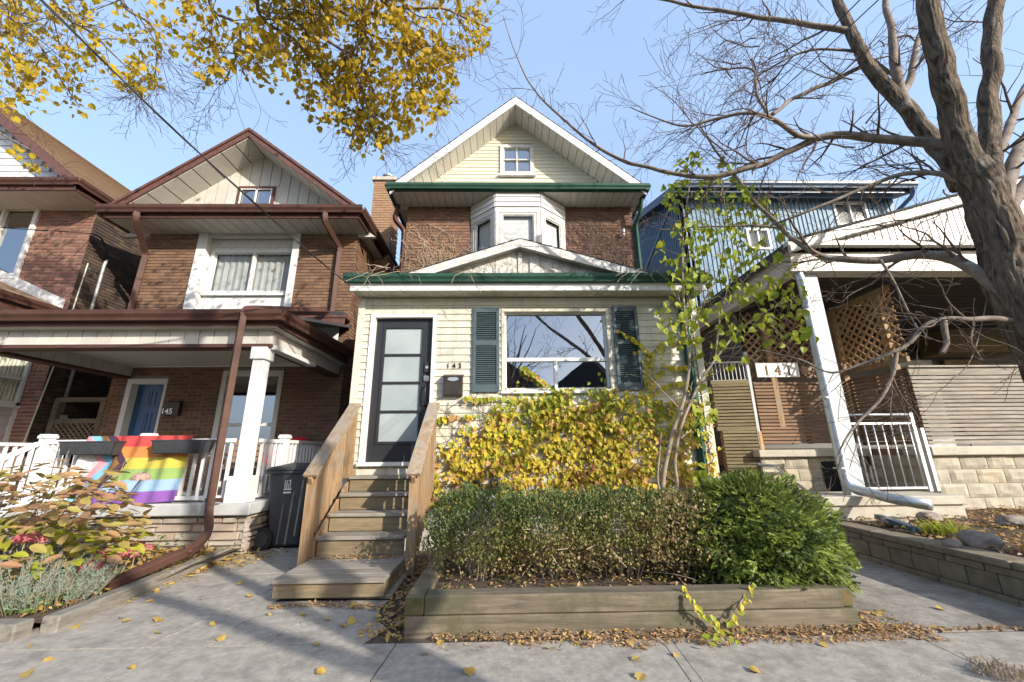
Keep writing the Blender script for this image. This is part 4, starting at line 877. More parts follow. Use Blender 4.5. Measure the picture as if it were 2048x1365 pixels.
vrail((-3.42, 5.82), (-3.42, 6.38), .6, .6, 5); newel(-3.42, 6.45, .6, .85); vrail((-3.42, 6.52), (-3.42, 7.95), .6, .6, 13)
vrail((-6.22, 5.6), (-6.25, 4.75), .58, .10, 8); newel(-6.25, 4.7, .0, .95); vrail((-7.6, 5.6), (-7.65, 4.75), .58, .10, 8); newel(-7.62, 5.66, .6, .85)
vrail((-7.72, 5.75), (-7.72, 7.9), .6, .6, 18)
# flower boxes, flag
def fbox(p0, p1, lab):
    q0, q1 = at(*p0, 5.5), at(*p1, 5.5); t = thing('flower_box', ((q0.x+q1.x)/2, 5.55, q1.z), lab, 'flower box')
    x0, x1, z0, z1 = q0.x, q1.x, q1.z, q0.z; e = .035; y0, y1 = 5.44, 5.63
    b = MB(); th = .008
    for (a, c) in (((x0, y0), (x1, y0)), ((x1, y0), (x1, y1)), ((x1, y1), (x0, y1)), ((x0, y1), (x0, y0))):
        ia = lambda s: ((s[0]-(x0+x1)/2)*(1-e*2.4/(x1-x0)*1)+(x0+x1)/2, (s[1]-(y0+y1)/2)*.8+(y0+y1)/2)
        n = V(c[1]-a[1], a[0]-c[0], 0).normalized()*-th; a_, c_ = ia(a), ia(c)
        b.hexa([(a_[0], a_[1], z0), (c_[0], c_[1], z0), (c_[0]+n.x, c_[1]+n.y, z0), (a_[0]+n.x, a_[1]+n.y, z0), (a[0], a[1], z1), (c[0], c[1], z1), (c[0]+n.x, c[1]+n.y, z1), (a[0]+n.x, a[1]+n.y, z1)])
    b.box(x0+.03, x1-.03, y0+.02, y1-.02, z0, z0+.01); b.build('trough', m_blkpl, t)
    b = MB()
    for y in (y0-.006, y1-.004): b.box(x0-.01, x1+.01, y, y+.012, z1-.012, z1+.004)
    for x in (x0-.008, x1-.004): b.box(x, x+.012, y0, y1, z1-.012, z1+.004)
    b.build('rim', m_blkpl, t); b = MB(); b.box(x0+.02, x1-.02, y0+.02, y1-.02, z1-.05, z1-.035); b.build('potting_soil', m_soil, t)
    b = MB()
    i = x0+.05
    while i < x1-.04: b.box(i, i+.008, y0-.003 + .002, y0+.012, z0+.01, z1-.02); i += .022
    b.build('ribbing', m_blkpl, t)
fbox((128, 884), (234, 910), 'empty charcoal plastic flower box hanging on the white railing, left end of the rainbow flag')
fbox((311, 881), (414, 907), 'empty charcoal plastic flower box hanging over the right part of the rainbow flag')
fl = thing('rainbow_flag', (-4.7, 5.6, .7), 'rainbow striped flag with black, brown, blue, pink and white chevrons draped on the porch railing', 'flag')
fx0, fx1 = at(215, 900, 5.6).x-.1, at(380, 900, 5.6).x-.0; fz1, fz0 = at(300, 872, 5.6).z, at(300, 1003, 5.6).z
fx0 = at(170, 900, 5.6).x
fc = {'red': (.60, .07, .07), 'orange': (.62, .24, .06), 'yellow': (.62, .52, .09), 'green': (.30, .44, .14), 'blue': (.32, .47, .64), 'purple': (.27, .11, .42), 'black': (.06, .03, .06), 'brown': (.26, .14, .05), 'light_blue': (.20, .50, .75), 'pink': (.75, .35, .42), 'white': (.75, .72, .72)}
fm = {k: mat('flag_'+k, c, tuple(v*.9 for v in c), .85, 30, .15, 200, trans=.25) for k, c in fc.items()}
nx, nz_ = 160, 96
def fpos(i, j):
    u = i/nx; v = j/nz_; x = fx0+(fx1-fx0)*u; z = fz1-(fz1-fz0)*v-.02*math.sin(u*3.1)*(v)
    x += -.06*(v)*(1)*.6
    return V(x, 5.60-.030*math.sin(u*15+v*4)*min(1, v*2+.2)-.016*math.sin(u*37+3*v)-.02*noise.noise(V(u*6, v*4, 1))-.035*v, z)
keys = ['red', 'orange', 'yellow', 'green', 'blue', 'purple']
cells = {k: [] for k in fc}
for i in range(nx):
    for j in range(nz_):
        u = (i+.5)/nx*1.25; v = (j+.5)/nz_; s = u+abs(v-.5)*.95*1.0
        s = u + abs(v-.42)*.62
        k = keys[min(5, int(v*6))]
        if s < .22: k = 'white'
        elif s < .31: k = 'pink'
        elif s < .40: k = 'light_blue'
        elif s < .50: k = 'brown'
        elif s < .58: k = 'black'
        cells[k].append((i, j))
for k, cs_ in cells.items():
    if not cs_: continue
    b = MB()
    for i, j in cs_: b.quad(fpos(i, j), fpos(i+1, j), fpos(i+1, j+1), fpos(i, j+1))
    o = b.build(('chevron' if k in ('white', 'pink', 'light_blue', 'brown', 'black') else 'stripe'), fm[k], fl, smooth=True, recalc=False, label=k.replace('_', ' ')+(' chevron' if k in ('white', 'pink', 'light_blue', 'brown', 'black') else ' stripe'))
# bench and cushions on the porch
bn = thing('porch_bench', (-4.3, 7.2, .58), 'brown slatted bench on the porch behind the white railing, under the brick house window', 'bench')
for i in range(5): piece('seat_slat', m_bench, bn, (-4.3, 7.05+.09*i, 1.0), (1.3, .075, .025))
for i in range(4): piece('back_slat', m_bench, bn, (-4.3, 7.52, 1.12+.1*i), (1.3, .02, .08))
for x in (-4.93, -3.67):
    for y in (7.05, 7.5): piece('leg', m_bench, bn, (x, y, .58+.3), (.06, .06, .62 if y < 7.2 else .95))
    piece('armrest', m_bench, bn, (x, 7.25, 1.22), (.07, .5, .03))
for x, z, lb in ((-4.05, 1.12, 'red cushion leaning at the right end of the porch bench, lower one'), (-3.72, 1.36, 'red cushion high on the bench back by the porch post')):
    b = MB(); b.box(x-.2, x+.2, 7.3, 7.42, z-.09, z+.14); o = b.build('cushion', m_red, None, bevel=.04, origin=(x, 7.36, z-.09)); tag(o, lb, 'cushion')
# ================================================================== HOUSE 147
h7 = thing('house', (-11, 7.9, 0), 'red brick house at the left edge with brown shingled roof and lilac grey porch siding', 'house')
Y7 = 7.9; X7 = -9.0; f7 = front(Y7); s7 = side(X7)
k0, k1 = at(-60, 420, Y7), at(78, 558, Y7); wl7, wr7 = k0.x, at(80, 430, Y7).x; wt7, wb7 = at(40, 412, Y7).z, at(30, 556, Y7).z
brick_wall(h7, f7, -11.6, X7, .4, 6.55, [(wl7, wr7, wb7, wt7), (-12, -9.4, 0, 3.9)], m_b147, m_mortl, 300, seed=21, top=None, mg=.019)
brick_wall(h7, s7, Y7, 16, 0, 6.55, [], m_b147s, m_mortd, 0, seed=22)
b = MB(); b.box(-15, -11.6, Y7, Y7+.2, 0, 6.55); b.build('brick_side_wall', m_b147, h7)
window(h7, f7, wl7, wr7, wb7, wt7, m_white, .09, .04, .08, (.5,), (), g_dark, back=None, barw=.06)
e0 = at(165, 366, 7.3); ex, ez = e0.x, e0.z
xa7 = -13.2; za7 = ez+.80*(ex-xa7)
gable_roof(h7, xa7, za7, -17.6, ez, ex, ez, 7.25, 15.5, m_shing, m_redf, .16)
rake(h7, xa7, za7, ex, ez, 7.25, .22, m_redf, .04)
b = MB(); b.prism([(xa7, 7.6, za7-.25), (ex-.3, 7.6, ez-.05), (-17, 7.6, ez-.05)], (0, .2, 0)); b.build('gable_backing', m_pink, h7)
z = ez-.02
while z < za7-.5:
    xx = ex-.32-(z-ez+.16)/.8
    b = MB(); b.hexa([(-15, 7.6, z), (xx+.0, 7.6, z), (xx, 7.57, z), (-15, 7.57, z), (-15, 7.6, z+.16), (xx-.0, 7.6, z+.16), (xx, 7.588, z+.16), (-15, 7.588, z+.16)]); b.build('siding_board', mat('white_siding', (.66, .67, .68), (.6, .61, .62), .5) if z < ez else bpy.data.materials['white_siding'], h7); z += .17
gutter(h7, (-15, 7.25, ez-.14), (ex+.1, 7.25, ez-.14), (0, -1, 0), m_brown, 1.1); gutter(h7, (ex, 7.15, ez-.14), (ex, 15.5, ez-.14), (1, 0, 0), m_brown, 1.1)
b = MB(); b.box(-15, ex, 7.22, 7.25, ez-.24, ez-.02); b.box(ex-.02, ex, 7.25, 15.5, ez-.24, ez-.02); b.build('fascia', m_brown, h7)
strips(h7, (-13, 7.25, ez-.25), (ex-.02, 7.25, ez-.25), (0, .65, 0), .2, .01, m_soffg, 'soffit_board', .01)
b = MB(); b.box(X7-.01, ex-.02, 7.9, 15.4, ez-.26, ez-.2); b.build('side_soffit', m_soffg, h7)
b = MB(); b.box(-14.9, X7+.02, Y7-.02, Y7, 6.45, 6.55); b.build('frieze_board', m_soffg, h7)
# porch extension of 147
xs = -9.38; s7b = side(xs)
wA, wB = atx(-40, 700, xs), atx(62, 812, xs)
zt_, zb_ = atx(30, 700, xs).z, atx(30, 812, xs).z
ya, yb = atx(-60, 760, xs).y, atx(58, 760, xs).y
b = MB(); solid_wall(b, s7b, 4.6, Y7, .2, 3.95, [(ya, yb, zb_, zt_)], b=-.01); b.build('porch_wall', m_pink, h7)
clapboards(h7, s7b, 4.6, Y7-.06, .25, 3.9, [(ya, yb, zb_, zt_)], m_pink, .19, .022)
b = MB(); b.box(xs-.02, xs+.03, Y7-.06, Y7+.01, .2, 3.9); b.build('corner_board', m_white, h7)
window(h7, s7b, ya, yb, zb_, zt_, m_white, .06, .03, .05, (), (.5,), g_clear, back='curtain', barw=.05, curtain_m=m_cream)
gx = -9.06
gutter(h7, (gx, 4.2, 3.95), (gx, Y7-.05, 3.95), (1, 0, 0), m_brown, 1.1)
b = MB(); b.box(gx-.02, gx, 4.2, Y7-.03, 3.82, 4.06); b.build('porch_fascia', m_brown, h7)
strips(h7, (gx-.3, 4.2, 3.86), (gx-.3, Y7-.03, 3.86), (.28, 0, 0), .2, .01, m_soffg, 'soffit_board', .01)
b = MB(); b.hexa([(-12, 4.2, 5.3), (gx+.02, 4.2, 4.07), (gx+.02, Y7-.03, 4.07), (-12, Y7-.03, 5.3), (-12, 4.2, 5.38), (gx+.02, 4.2, 4.13), (gx+.02, Y7-.03, 4.13), (-12, Y7-.03, 5.38)]); b.build('porch_roof', m_shing, h7)
b = MB(); b.prism([(-11.5, Y7-.035, 5.15), (gx-.0, Y7-.035, 4.1), (gx, Y7-.035, 4.33), (-11.5, Y7-.035, 5.42)], (0, -.03, 0)); b.build('step_flashing', m_white, h7)
# service mast, meter
mx = X7+.07; ym = atx(195, 500, mx).y
ma = atx(200, 560, mx); mt = thing('service_mast', (mx, ma.y, 0), 'grey electrical mast and round meter fixed to the dark brick side wall', 'electric meter')
mz = atx(115, 845, mx).z; ymr = ma.y
b = MB(); b.tube([(mx, ymr, mz+.2), (mx, ymr, ma.z+.35), (mx, ymr+.02, ma.z+.5)], .03, 10); b.build('mast_pipe', m_hose, mt, smooth=True)
b = MB(); b.tube([(mx, ymr, ma.z+.45), (mx, ymr-.04, ma.z+.75), (mx+.02, ymr-.25, ma.z+.9), (mx+.05, ymr-.45, ma.z+.88)], .018, 8); b.build('cable_loop', m_wire, mt, smooth=True)
b = MB(); b.box(mx-.06, mx+.05, ymr-.10, ymr+.10, mz-.15, mz+.15); b.build('meter_box', m_gpaint, mt, bevel=.01)
b = MB(); b.tube([(mx+.06, ymr+.02, mz), (mx+.15, ymr+.02, mz)], [.085, .08], 18); b.build('meter_dial', m_hose, mt)
b = MB(); b.tube([(mx, ymr, mz-.2), (mx, ymr, .1)], .03, 8); b.build('lower_pipe', m_hose, mt)
b = MB(); b.tube([(mx-.03, ymr-.3, ma.z+.25), (mx-.03, ymr-.35, 3), (mx-.03, ymr-.5, 1.0)], .012, 6); b.build('old_cable', m_cream, mt)
# wooden gate between 147 and 145
gt = thing('wooden_gate', (-8.45, 8.14, 0), 'weathered wooden gate with lattice in the gap left of the blue door house', 'gate')
gx0, gx1 = -8.93, -7.92; gy = 8.14
gtz = at(180, 800, gy).z
for x in (gx0+.05, gx1-.05): piece('gate_post', m_timb, gt, (x, gy, gtz/2), (.1, .09, gtz))
for z in (gtz, gtz-.42, gtz-1.0, .25): piece('gate_rail', m_timb, gt, ((gx0+gx1)/2, gy-.01, z), (gx1-gx0, .05, .09))
for i in range(-9, 12):
    for s in (1, -1):
        c = gx0+.1+(i)*.1; za, zb2 = gtz-.96, gtz-.46
        xa_, xb_ = c, c+s*(zb2-za)
        t0_ = max(0, min(1, ((gx0+.1)-xa_)/(xb_-xa_))); t1_ = max(0, min(1, ((gx1-.1)-xa_)/(xb_-xa_))); t0_, t1_ = sorted((t0_, t1_))
        if t1_-t0_ > .05: b = MB(); b.bar((xa_+(xb_-xa_)*t0_, gy+.008*s, za+(zb2-za)*t0_), (xa_+(xb_-xa_)*t1_, gy+.008*s, za+(zb2-za)*t1_), .01, .035, side=(0, 1, 0)); b.build('lattice_strip', m_timb, gt)
for i in range(9): piece('gate_board', m_timb, gt, (gx0+.1+(gx1-gx0-.2)*(i+.5)/9, gy+.02, .65), (.085, .02, .85))
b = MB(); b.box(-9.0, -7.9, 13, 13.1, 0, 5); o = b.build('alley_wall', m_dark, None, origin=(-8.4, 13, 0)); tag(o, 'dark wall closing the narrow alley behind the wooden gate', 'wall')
# wheelie bin
bn_ = thing('wheelie_bin', (-2.95, 5.95, 0), 'black wheeled garbage bin with white tower logo, between the stone porch and wooden stairs', 'garbage bin')
cw, cd = .29, .33; ca, sa = math.cos(R(4)), math.sin(R(4))
def BP(x, y, z): return V(-2.97+x*ca-y*sa, 6.12+x*sa+y*ca, z)
b = MB()
b.hexa([BP(-.20, -.24, .03), BP(.20, -.24, .03), BP(.20, .20, .03), BP(-.20, .20, .03), BP(-cw+.02, -cd, .98), BP(cw-.02, -cd, .98), BP(cw-.02, cd, .98), BP(-cw+.02, cd, .98)]); b.build('body', m_blkpl, bn_, bevel=.03)
b = MB(); b.hexa([BP(-cw-.02, -cd-.03, .955), BP(cw+.02, -cd-.03, .955), BP(cw+.02, cd+.03, .965), BP(-cw-.02, cd+.03, .965), BP(-cw-.02, -cd-.03, 1.0), BP(cw+.02, -cd-.03, 1.0), BP(cw+.02, cd+.03, 1.01), BP(-cw-.02, cd+.03, 1.01)]); b.build('rim', m_blkpl, bn_, bevel=.01)
b = MB(); b.hexa([BP(-cw-.035, -cd-.05, 1.003), BP(cw+.035, -cd-.05, 1.003), BP(cw+.035, cd+.05, 1.013), BP(-cw-.035, cd+.05, 1.013), BP(-cw+.03, -cd+.02, 1.045), BP(cw-.03, -cd+.02, 1.045), BP(cw-.03, cd, 1.085), BP(-cw+.03, cd, 1.085)]); b.build('lid', m_blkpl, bn_, bevel=.012)
b = MB(); b.tube([BP(-.26, cd+.09, .97), BP(.26, cd+.09, .97)], .014, 8); b.build('handle', m_blkpl, bn_)
for sx in (-1, 1):
    q = BP(-.265, sx*.27, .135); wd = V(-sa, ca, 0)*sx
    wx = MB(); wx.tube([q-wd*.03, q+wd*.03], .14, 26); wh = wx.build('wheel', m_rubber, bn_, bevel=0)
    wx = MB(); wx.tube([q+wd*.030, q+wd*.036], .095, 20); wx.build('hub', m_blkpl, wh)
    for k in range(6):
        an = k*math.pi/3; d = V(0, 0, 1)*math.sin(an)+V(ca, sa, 0)*math.cos(an); wx = MB(); wx.bar(q+wd*.04+d*.02, q+wd*.04+d*.09, .012, .018, side=wd); wx.build('spoke', m_blkpl, wh)
for zz in (.45, .75): b = MB(); b.tube([BP(cw+.0-.06*(1-zz), -.2, zz), BP(cw-.0-.06*(1-zz), .2, zz)], .012, 6); b.build('rib', m_blkpl, bn_)
# logo: two rounded towers with a base bar, and a label below
lg = MB(); ml = mat('white_print', (.62, .63, .64), None, .6)
def LP(x, z): yy = -.24-(cd-.24)*((z-.03)/.95)-.0335; return BP(x, yy+.028, z)
def lquad(x0, x1, z0, z1, sl=0): lg.quad(LP(x0, z0), LP(x1, z0), LP(x1, z1+sl), LP(x0, z1))
for x0, x1, z1, s_ in ((-.045, -.033, .84, .014), (-.020, -.008, .855, 0), (.004, .013, .83, 0), (.026, .035, .87, .012), (-.045, -.008, .866, 0)):
    lquad(x0, x1, .765 if z1 < .866 or x1-x0 < .03 else .858, z1, s_)
lquad(-.052, .048, .745, .762); lquad(.004, .035, .855, .866, .014); lquad(-.055, .045, .70, .722)
lg.build('printed_logo', ml, bn_, recalc=False)
# ================================================================== HOUSE 141
h1 = thing('house', (7.5, 6, 0), 'blue and off-white ribbed metal house with a deep slatted porch and buff stone base', 'house')
# stone base right part
fR = front(6.12); BX0 = 6.42
def blocks(parent, fr, a0, a1, z0, z1, L_=.40, hh=.2, m_=m_block, off=0):
    b = MB(); fr.box(b, a0, a1, -.3, -.012, z0, z1); b.build('block_backing', m_mortl, parent); rg = random.Random(int(a0*100)); z = z1; k = 0
    while z > z0+.02:
        zb_ = max(z-hh, z0); a = a0-(L_/2 if k % 2 else 0)
        while a < a1:
            A, B_ = max(a, a0)+.005, min(a+L_, a1)-.005
            if B_-A > .03:
                # rough split face: small grid with noise
                q = MB(); nx_, nz2 = 7, 4; G = []
                for i in range(nx_+1):
                    for j in range(nz2+1):
                        u, v = i/nx_, j/nz2; e = 0 if (i in (0, nx_) or j in (0, nz2)) else 1
                        x = A+(B_-A)*u; zz = zb_+.005+(z-zb_-.01)*v
                        G.append(fr.p(x, -.004+e*(.014+.022*noise.noise(V(x*7, zz*9, a0))), zz))
                q.add(G, [(i*(nz2+1)+j, (i+1)*(nz2+1)+j, (i+1)*(nz2+1)+j+1, i*(nz2+1)+j+1) for i in range(nx_) for j in range(nz2)])
                q.build('stone_block', m_, parent, recalc=False)
            a += L_
        z -= hh; k += 1
blocks(h1, fR, BX0, 10.4, .2, 1.10, .42, .2)
b = MB(); b.box(BX0-.06, 10.4, 6.03, 6.5, 1.10, 1.23); b.build('coping', m_capst, h1, bevel=.012)
s_in = Fr((BX0, 0, 0), (0, -1, 0), (-1, 0, 0))
blocks(h1, s_in, -7.2, -6.13, .2, 1.10, .42, .2)
fB = front(7.2); blocks(h1, fB, 4.5, 6.4, .0, 1.08, .42, .2, m_block)
b = MB(); b.box(4.42, 6.42, 7.1, 7.4, 1.08, 1.20); b.build('coping', m_capst, h1, bevel=.012)
b = MB(); b.box(5.55, 6.2, 7.17, 7.188, .3, 1.0); b.build('basement_opening_shade', m_dark, h1)  # flat dark sheet on the blocks, coloured as the shade of an opening
# porch floor slab and low ledge
b = MB(); b.box(4.5, 10.4, 7.25, 9.6, .9, 1.2); b.box(6.45, 10.4, 6.2, 7.25, .9, 1.2); b.build('porch_floor', m_slatd, h1)
b = MB(); b.box(4.12, 6.0, 5.42, 6.1, .50, .61); b.build('ledge_cap', m_capst, h1, bevel=.01)
b = MB(); b.box(4.15, 5.98, 5.46, 6.08, 0, .50); b.build('ledge_base', m_capst, h1)
b = MB(); b.box(4.16, 4.4, 5.6, 7.15, -.05, .5); b.build('stairwell_wall', m_block, h1)
# pillar and galvanised downpipe
p0, p1 = at(1612, 560, 5.65), at(1700, 985, 5.65); pz0 = .61
b = MB(); b.hexa([(4.64, 5.60, pz0), (4.86, 5.60, pz0), (4.86, 5.74, pz0), (4.64, 5.74, pz0), (4.64, 5.60, 3.9), (4.87, 5.60, 3.9), (4.87, 5.74, 3.9), (4.64, 5.74, 3.9)]); b.build('porch_pillar', m_gpaint, h1, bevel=.006)
xg = 4.57
pipe_rect(h1, [(xg-.02, 5.62, 4.1), (xg, 5.56, 3.7), (xg, 5.56, .80), (xg+.03, 5.5, .70), (4.72, 5.10, .62), (4.88, 4.80, .58)], m_galv, .12, .10)
for z in (3.2, 1.9, .95): b = MB(); b.box(xg-.07, xg+.1, 5.50, 5.64, z, z+.02); b.build('pipe_strap', m_galv, h1)
# porch roof: beam and gable
Bz0, Bz1 = 3.86, 4.22; Ry = 5.52
b = MB(); b.box(4.45, 18, Ry, Ry+.2, Bz0, Bz1); b.build('porch_beam', m_ofw, h1)
b = MB(); b.box(4.40, 11.0, Ry-.02, Ry+.22, Bz0-.02, Bz0+.02); b.build('beam_trim', m_ofw, h1)
b = MB(); b.box(4.45, 4.65, Ry+.2, 9.5, Bz0, Bz1+.1); b.build('side_beam', m_ofw, h1)
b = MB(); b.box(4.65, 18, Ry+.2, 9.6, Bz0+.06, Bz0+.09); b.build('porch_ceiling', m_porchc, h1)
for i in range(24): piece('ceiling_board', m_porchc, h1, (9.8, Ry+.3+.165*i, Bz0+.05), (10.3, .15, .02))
r0 = at(1590, 482, 5.4); r1 = at(1880, 402, 5.4); sr = (r1.z-r0.z)/(r1.x-r0.x); xp = 9.4; zp = r0.z+sr*(xp-r0.x)
for t_, h_, y_, m_ in ((0, .17, 5.42, m_ofw), (.06, .1, 5.39, m_ofw)): b = MB(); b.prism([(r0.x-.12, y_, r0.z-t_-.03+.0), (xp, y_, zp-t_), (xp, y_, zp-t_-h_), (r0.x-.12, y_, r0.z-t_-h_-.03)], (0, -.03, 0)); b.build('rake_board', m_, h1)
b = MB(); b.prism([(r0.x-.12, 5.42, r0.z-.02), (xp, 5.42, zp), (xp, 5.42, zp-.12), (r0.x-.12, 5.42, r0.z-.14)], (0, 4.2, 0)); b.build('porch_roof', m_dshing, h1)
b = MB(); b.prism([(r0.x-.10, 5.36, r0.z+.01), (xp, 5.36, zp+.03), (xp, 5.36, zp), (r0.x-.10, 5.36, r0.z-.02)], (0, 4.2, 0)); b.build('roof_edge', m_dshing, h1)
q = MB(); x = r0.x+.1
while x < 9.4:
    zt0 = r0.z+sr*(x-r0.x)-.17; zt1 = r0.z+sr*(x+.075-r0.x)-.17; y = 5.50
    q.prism([(x, y, Bz1), (x+.095, y, Bz1), (x+.095, y, max(zt1, Bz1+.01)), (x, y, max(zt0, Bz1+.01))], (0, -.022, 0)); q.prism([(x+.095, y, Bz1), (x+.115, y, Bz1), (x+.115, y, max(zt1, Bz1+.01)), (x+.095, y, max(zt1, Bz1+.01))], (0, -.002, 0)); x += .115
q.build('ribbed_gable', m_wrib, h1)
b = MB(); b.prism([(4.4, 5.5, Bz1), (9.4, 5.5, Bz1), (9.4, 5.5, zp-.2), (4.4, 5.5, r0.z-.15)], (0, .05, 0)); b.build('gable_backing', m_wrib, h1)
b = MB(); b.box(4.35, 9.4, 5.38, 5.5, Bz1-.0, Bz1+.07); b.build('gable_sill', m_ofw, h1)
# slatted screens
def slats(parent, fr, a0, a1, z0, z1, m_, pitch_=.06, h_=.045, name='slat', vert=(.02, .5, .98)):
    n = int((z1-z0)/pitch_)
    for i in range(n):
        z = z0+(z1-z0)*(i+.5)/n; c = fr.p((a0+a1)/2, .012+rnd.uniform(-.003, .003), z); piece(name, m_, parent, c, (a1-a0, .02, h_*rnd.uniform(.9, 1.05)), (0, 0, fr.rot()))
    for v in vert: c = fr.p(a0+(a1-a0)*v, -.03, (z0+z1)/2); piece('batten', m_slatd, parent, c, (.07, .035, z1-z0), (0, 0, fr.rot()))
ss = thing('slatted_screen', (8, 6.15, 1.25), 'wide silvered horizontal slat screen on top of the buff stone porch base', 'porch screen')
slats(ss, front(6.14), 6.44, 10.3, 1.26, 2.38, m_slat, .062, .047); 
b = MB(); b.box(6.42, 10.3, 6.08, 6.2, 2.45, 2.475); b.build('top_board', m_slat, ss); b = MB(); b.box(6.44, 10.3, 6.12, 6.15, 2.37, 2.45); b.build('top_rail', m_slat, ss)
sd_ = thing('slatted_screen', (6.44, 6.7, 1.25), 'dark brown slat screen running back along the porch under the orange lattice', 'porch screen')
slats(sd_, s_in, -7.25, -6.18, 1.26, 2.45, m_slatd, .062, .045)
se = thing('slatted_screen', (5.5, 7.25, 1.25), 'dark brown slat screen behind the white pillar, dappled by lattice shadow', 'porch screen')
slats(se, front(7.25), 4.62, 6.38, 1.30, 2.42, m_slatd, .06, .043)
sf = thing('slatted_screen', (4.55, 7.9, .7), 'two stacked mossy slat panels facing the gap beside the cream house', 'porch screen')
fl_ = Fr((4.58, 0, 0), (0, 1, 0), (-1, 0, 0))
fl_ = Fr((3.98, 8.0, 0), V(.62, -.72, 0), V(-.72, -.62, 0))
fl_ = Fr((3.9, 7.36, 0), (1, -.13, 0), (-.13, -1, 0))
slats(sf, fl_, 0, .66, 1.62, 2.40, m_slatm, .056, .043); slats(sf, fl_, .06, .68, .78, 1.55, m_slatm, .056, .043)
for z in (.72, 1.58, 2.43): c = fl_.p(.33, 0, z); piece('rail', m_slatm, sf, c, (.7, .05, .07), (0, 0, fl_.rot()))
c = fl_.p(.70, .02, 1.15); piece('new_board', m_latt, sf, c, (.05, .03, .75), (0, 0, fl_.rot()))
# small white rail above them
wr = thing('metal_railing', (4.2, 7.4, 2.4), 'short white metal railing above the mossy slat panels, left of the brown lattice', 'railing')
for i in range(9): c = fl_.p(.05+.07*i, .0, 2.62); piece('baluster', m_gpaint, wr, c, (.012, .012, .36))
for z in (2.46, 2.81): c = fl_.p(.33, 0, z); piece('rail', m_gpaint, wr, c, (.66, .02, .025), (0, 0, fl_.rot()))
c = fl_.p(.68, .0, 1.9); piece('corner_post', m_gpaint, wr, c, (.05, .05, 2.2))
# lattice
def lattice(parent, fr, a0, a1, z0, z1, m_, st_=.16, w_=.034):
    H_ = z1-z0; W_ = a1-a0
    for s in (1, -1):
        k = -int(H_/st_)-1
        while k*st_ < W_+H_:
            c = a0+k*st_ if s == 1 else a0+k*st_
            xa_, xb_ = (c, c+H_) if s == 1 else (c, c-H_)
            t0_, t1_ = sorted((((a0-xa_)/(xb_-xa_)), ((a1-xa_)/(xb_-xa_)))); t0_, t1_ = max(0, t0_), min(1, t1_)
            if t1_-t0_ > .02:
                P_ = fr.p(xa_+(xb_-xa_)*t0_, .006*s, z0+H_*t0_); Q_ = fr.p(xa_+(xb_-xa_)*t1_, .006*s, z0+H_*t1_)
                b = MB(); b.bar(P_, Q_, .010, w_, side=fr.n); b.build('lattice_strip', m_, parent)
            k += 1
lt = thing('lattice_panel', (6.44, 6.7, 2.5), 'orange cedar lattice panel framed above the dark slats, receding along the porch', 'lattice')
lattice(lt, s_in, -7.38, -6.05, 2.62, 3.80, m_latt)
for a, w2 in ((-7.42, .11), (-6.33, .10)): c = s_in.p(a, -.03, 3.1); piece('lattice_post', m_wood, lt, c, (w2, .08, 1.5), (0, 0, s_in.rot()))
for z in (2.58, 3.80): c = s_in.p(-6.72, -.0, z); piece('lattice_rail', m_wood, lt, c, (1.34, .05, .09), (0, 0, s_in.rot()))
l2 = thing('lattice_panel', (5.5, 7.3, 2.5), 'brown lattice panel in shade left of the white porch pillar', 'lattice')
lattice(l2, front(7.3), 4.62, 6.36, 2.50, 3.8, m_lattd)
for x in (5.02, 6.4): piece('lattice_post', m_wood, l2, (x, 7.27, 2.7), (.10, .09, 2.2))
sg = at(1556, 740, 7.2); sn = thing('house_sign', (sg.x, 7.2, sg.z), 'white board with cut-out number 141 hanging below the brown lattice', 'sign')
piece('board', m_white, sn, (sg.x, 7.22, sg.z), (.80, .02, .27)); piece('bracket', m_wood, sn, (sg.x+.55, 7.2, sg.z-.02), (.22, .03, .14))
text(sn, '1 4 1', .27, (sg.x, 7.205, sg.z-.10), m_slatd, .006)
# main walls behind the porch
b = MB(); b.box(4.62, 18, 9.5, 9.7, 1.2, 4.1); b.build('house_wall', m_greys, h1); b = MB(); b.box(4.62, 4.8, 9.7, 18, 0, 4.3); b.build('house_wall', m_greys, h1)
clapboards(h1, front(9.5), 4.7, 18, 1.22, 3.9, [(9.9, 11.0, 1.2, 3.4)], m_greys, .12)
clapboards(h1, Fr((4.61, 0, 0), (0, -1, 0), (-1, 0, 0)), -12, -7.4, .6, 4.2, [], m_greys, .12)
b = MB(); b.box(4.61, 4.66, 7.4, 9.5, .0, 1.25); b.build('porch_side_wall', m_block, h1)
d0 = at(1818, 700, 9.45); b = MB(); b.box(d0.x-.45, d0.x+.45, 9.42, 9.47, 1.22, 3.3); dd = b.build('front_door', m_gpaint, h1)
b = MB(); b.prism([(d0.x+.3*math.cos(math.pi*i/12), 9.41, 2.75+.3*math.sin(math.pi*i/12)) for i in range(13)], (0, .008, 0)); b.build('fan_light', m_dark, dd)
b = MB(); b.box(d0.x+.75, d0.x+1.7, 9.40, 9.47, 1.5, 3.3); b.build('plywood_panel', m_riser, h1)
bw0 = at(1880, 640, 8.9); b = MB(); b.box(d0.x+.2, 12, 8.8, 9.4, 3.35, 3.9); b.build('bulkhead', m_slatm, h1)
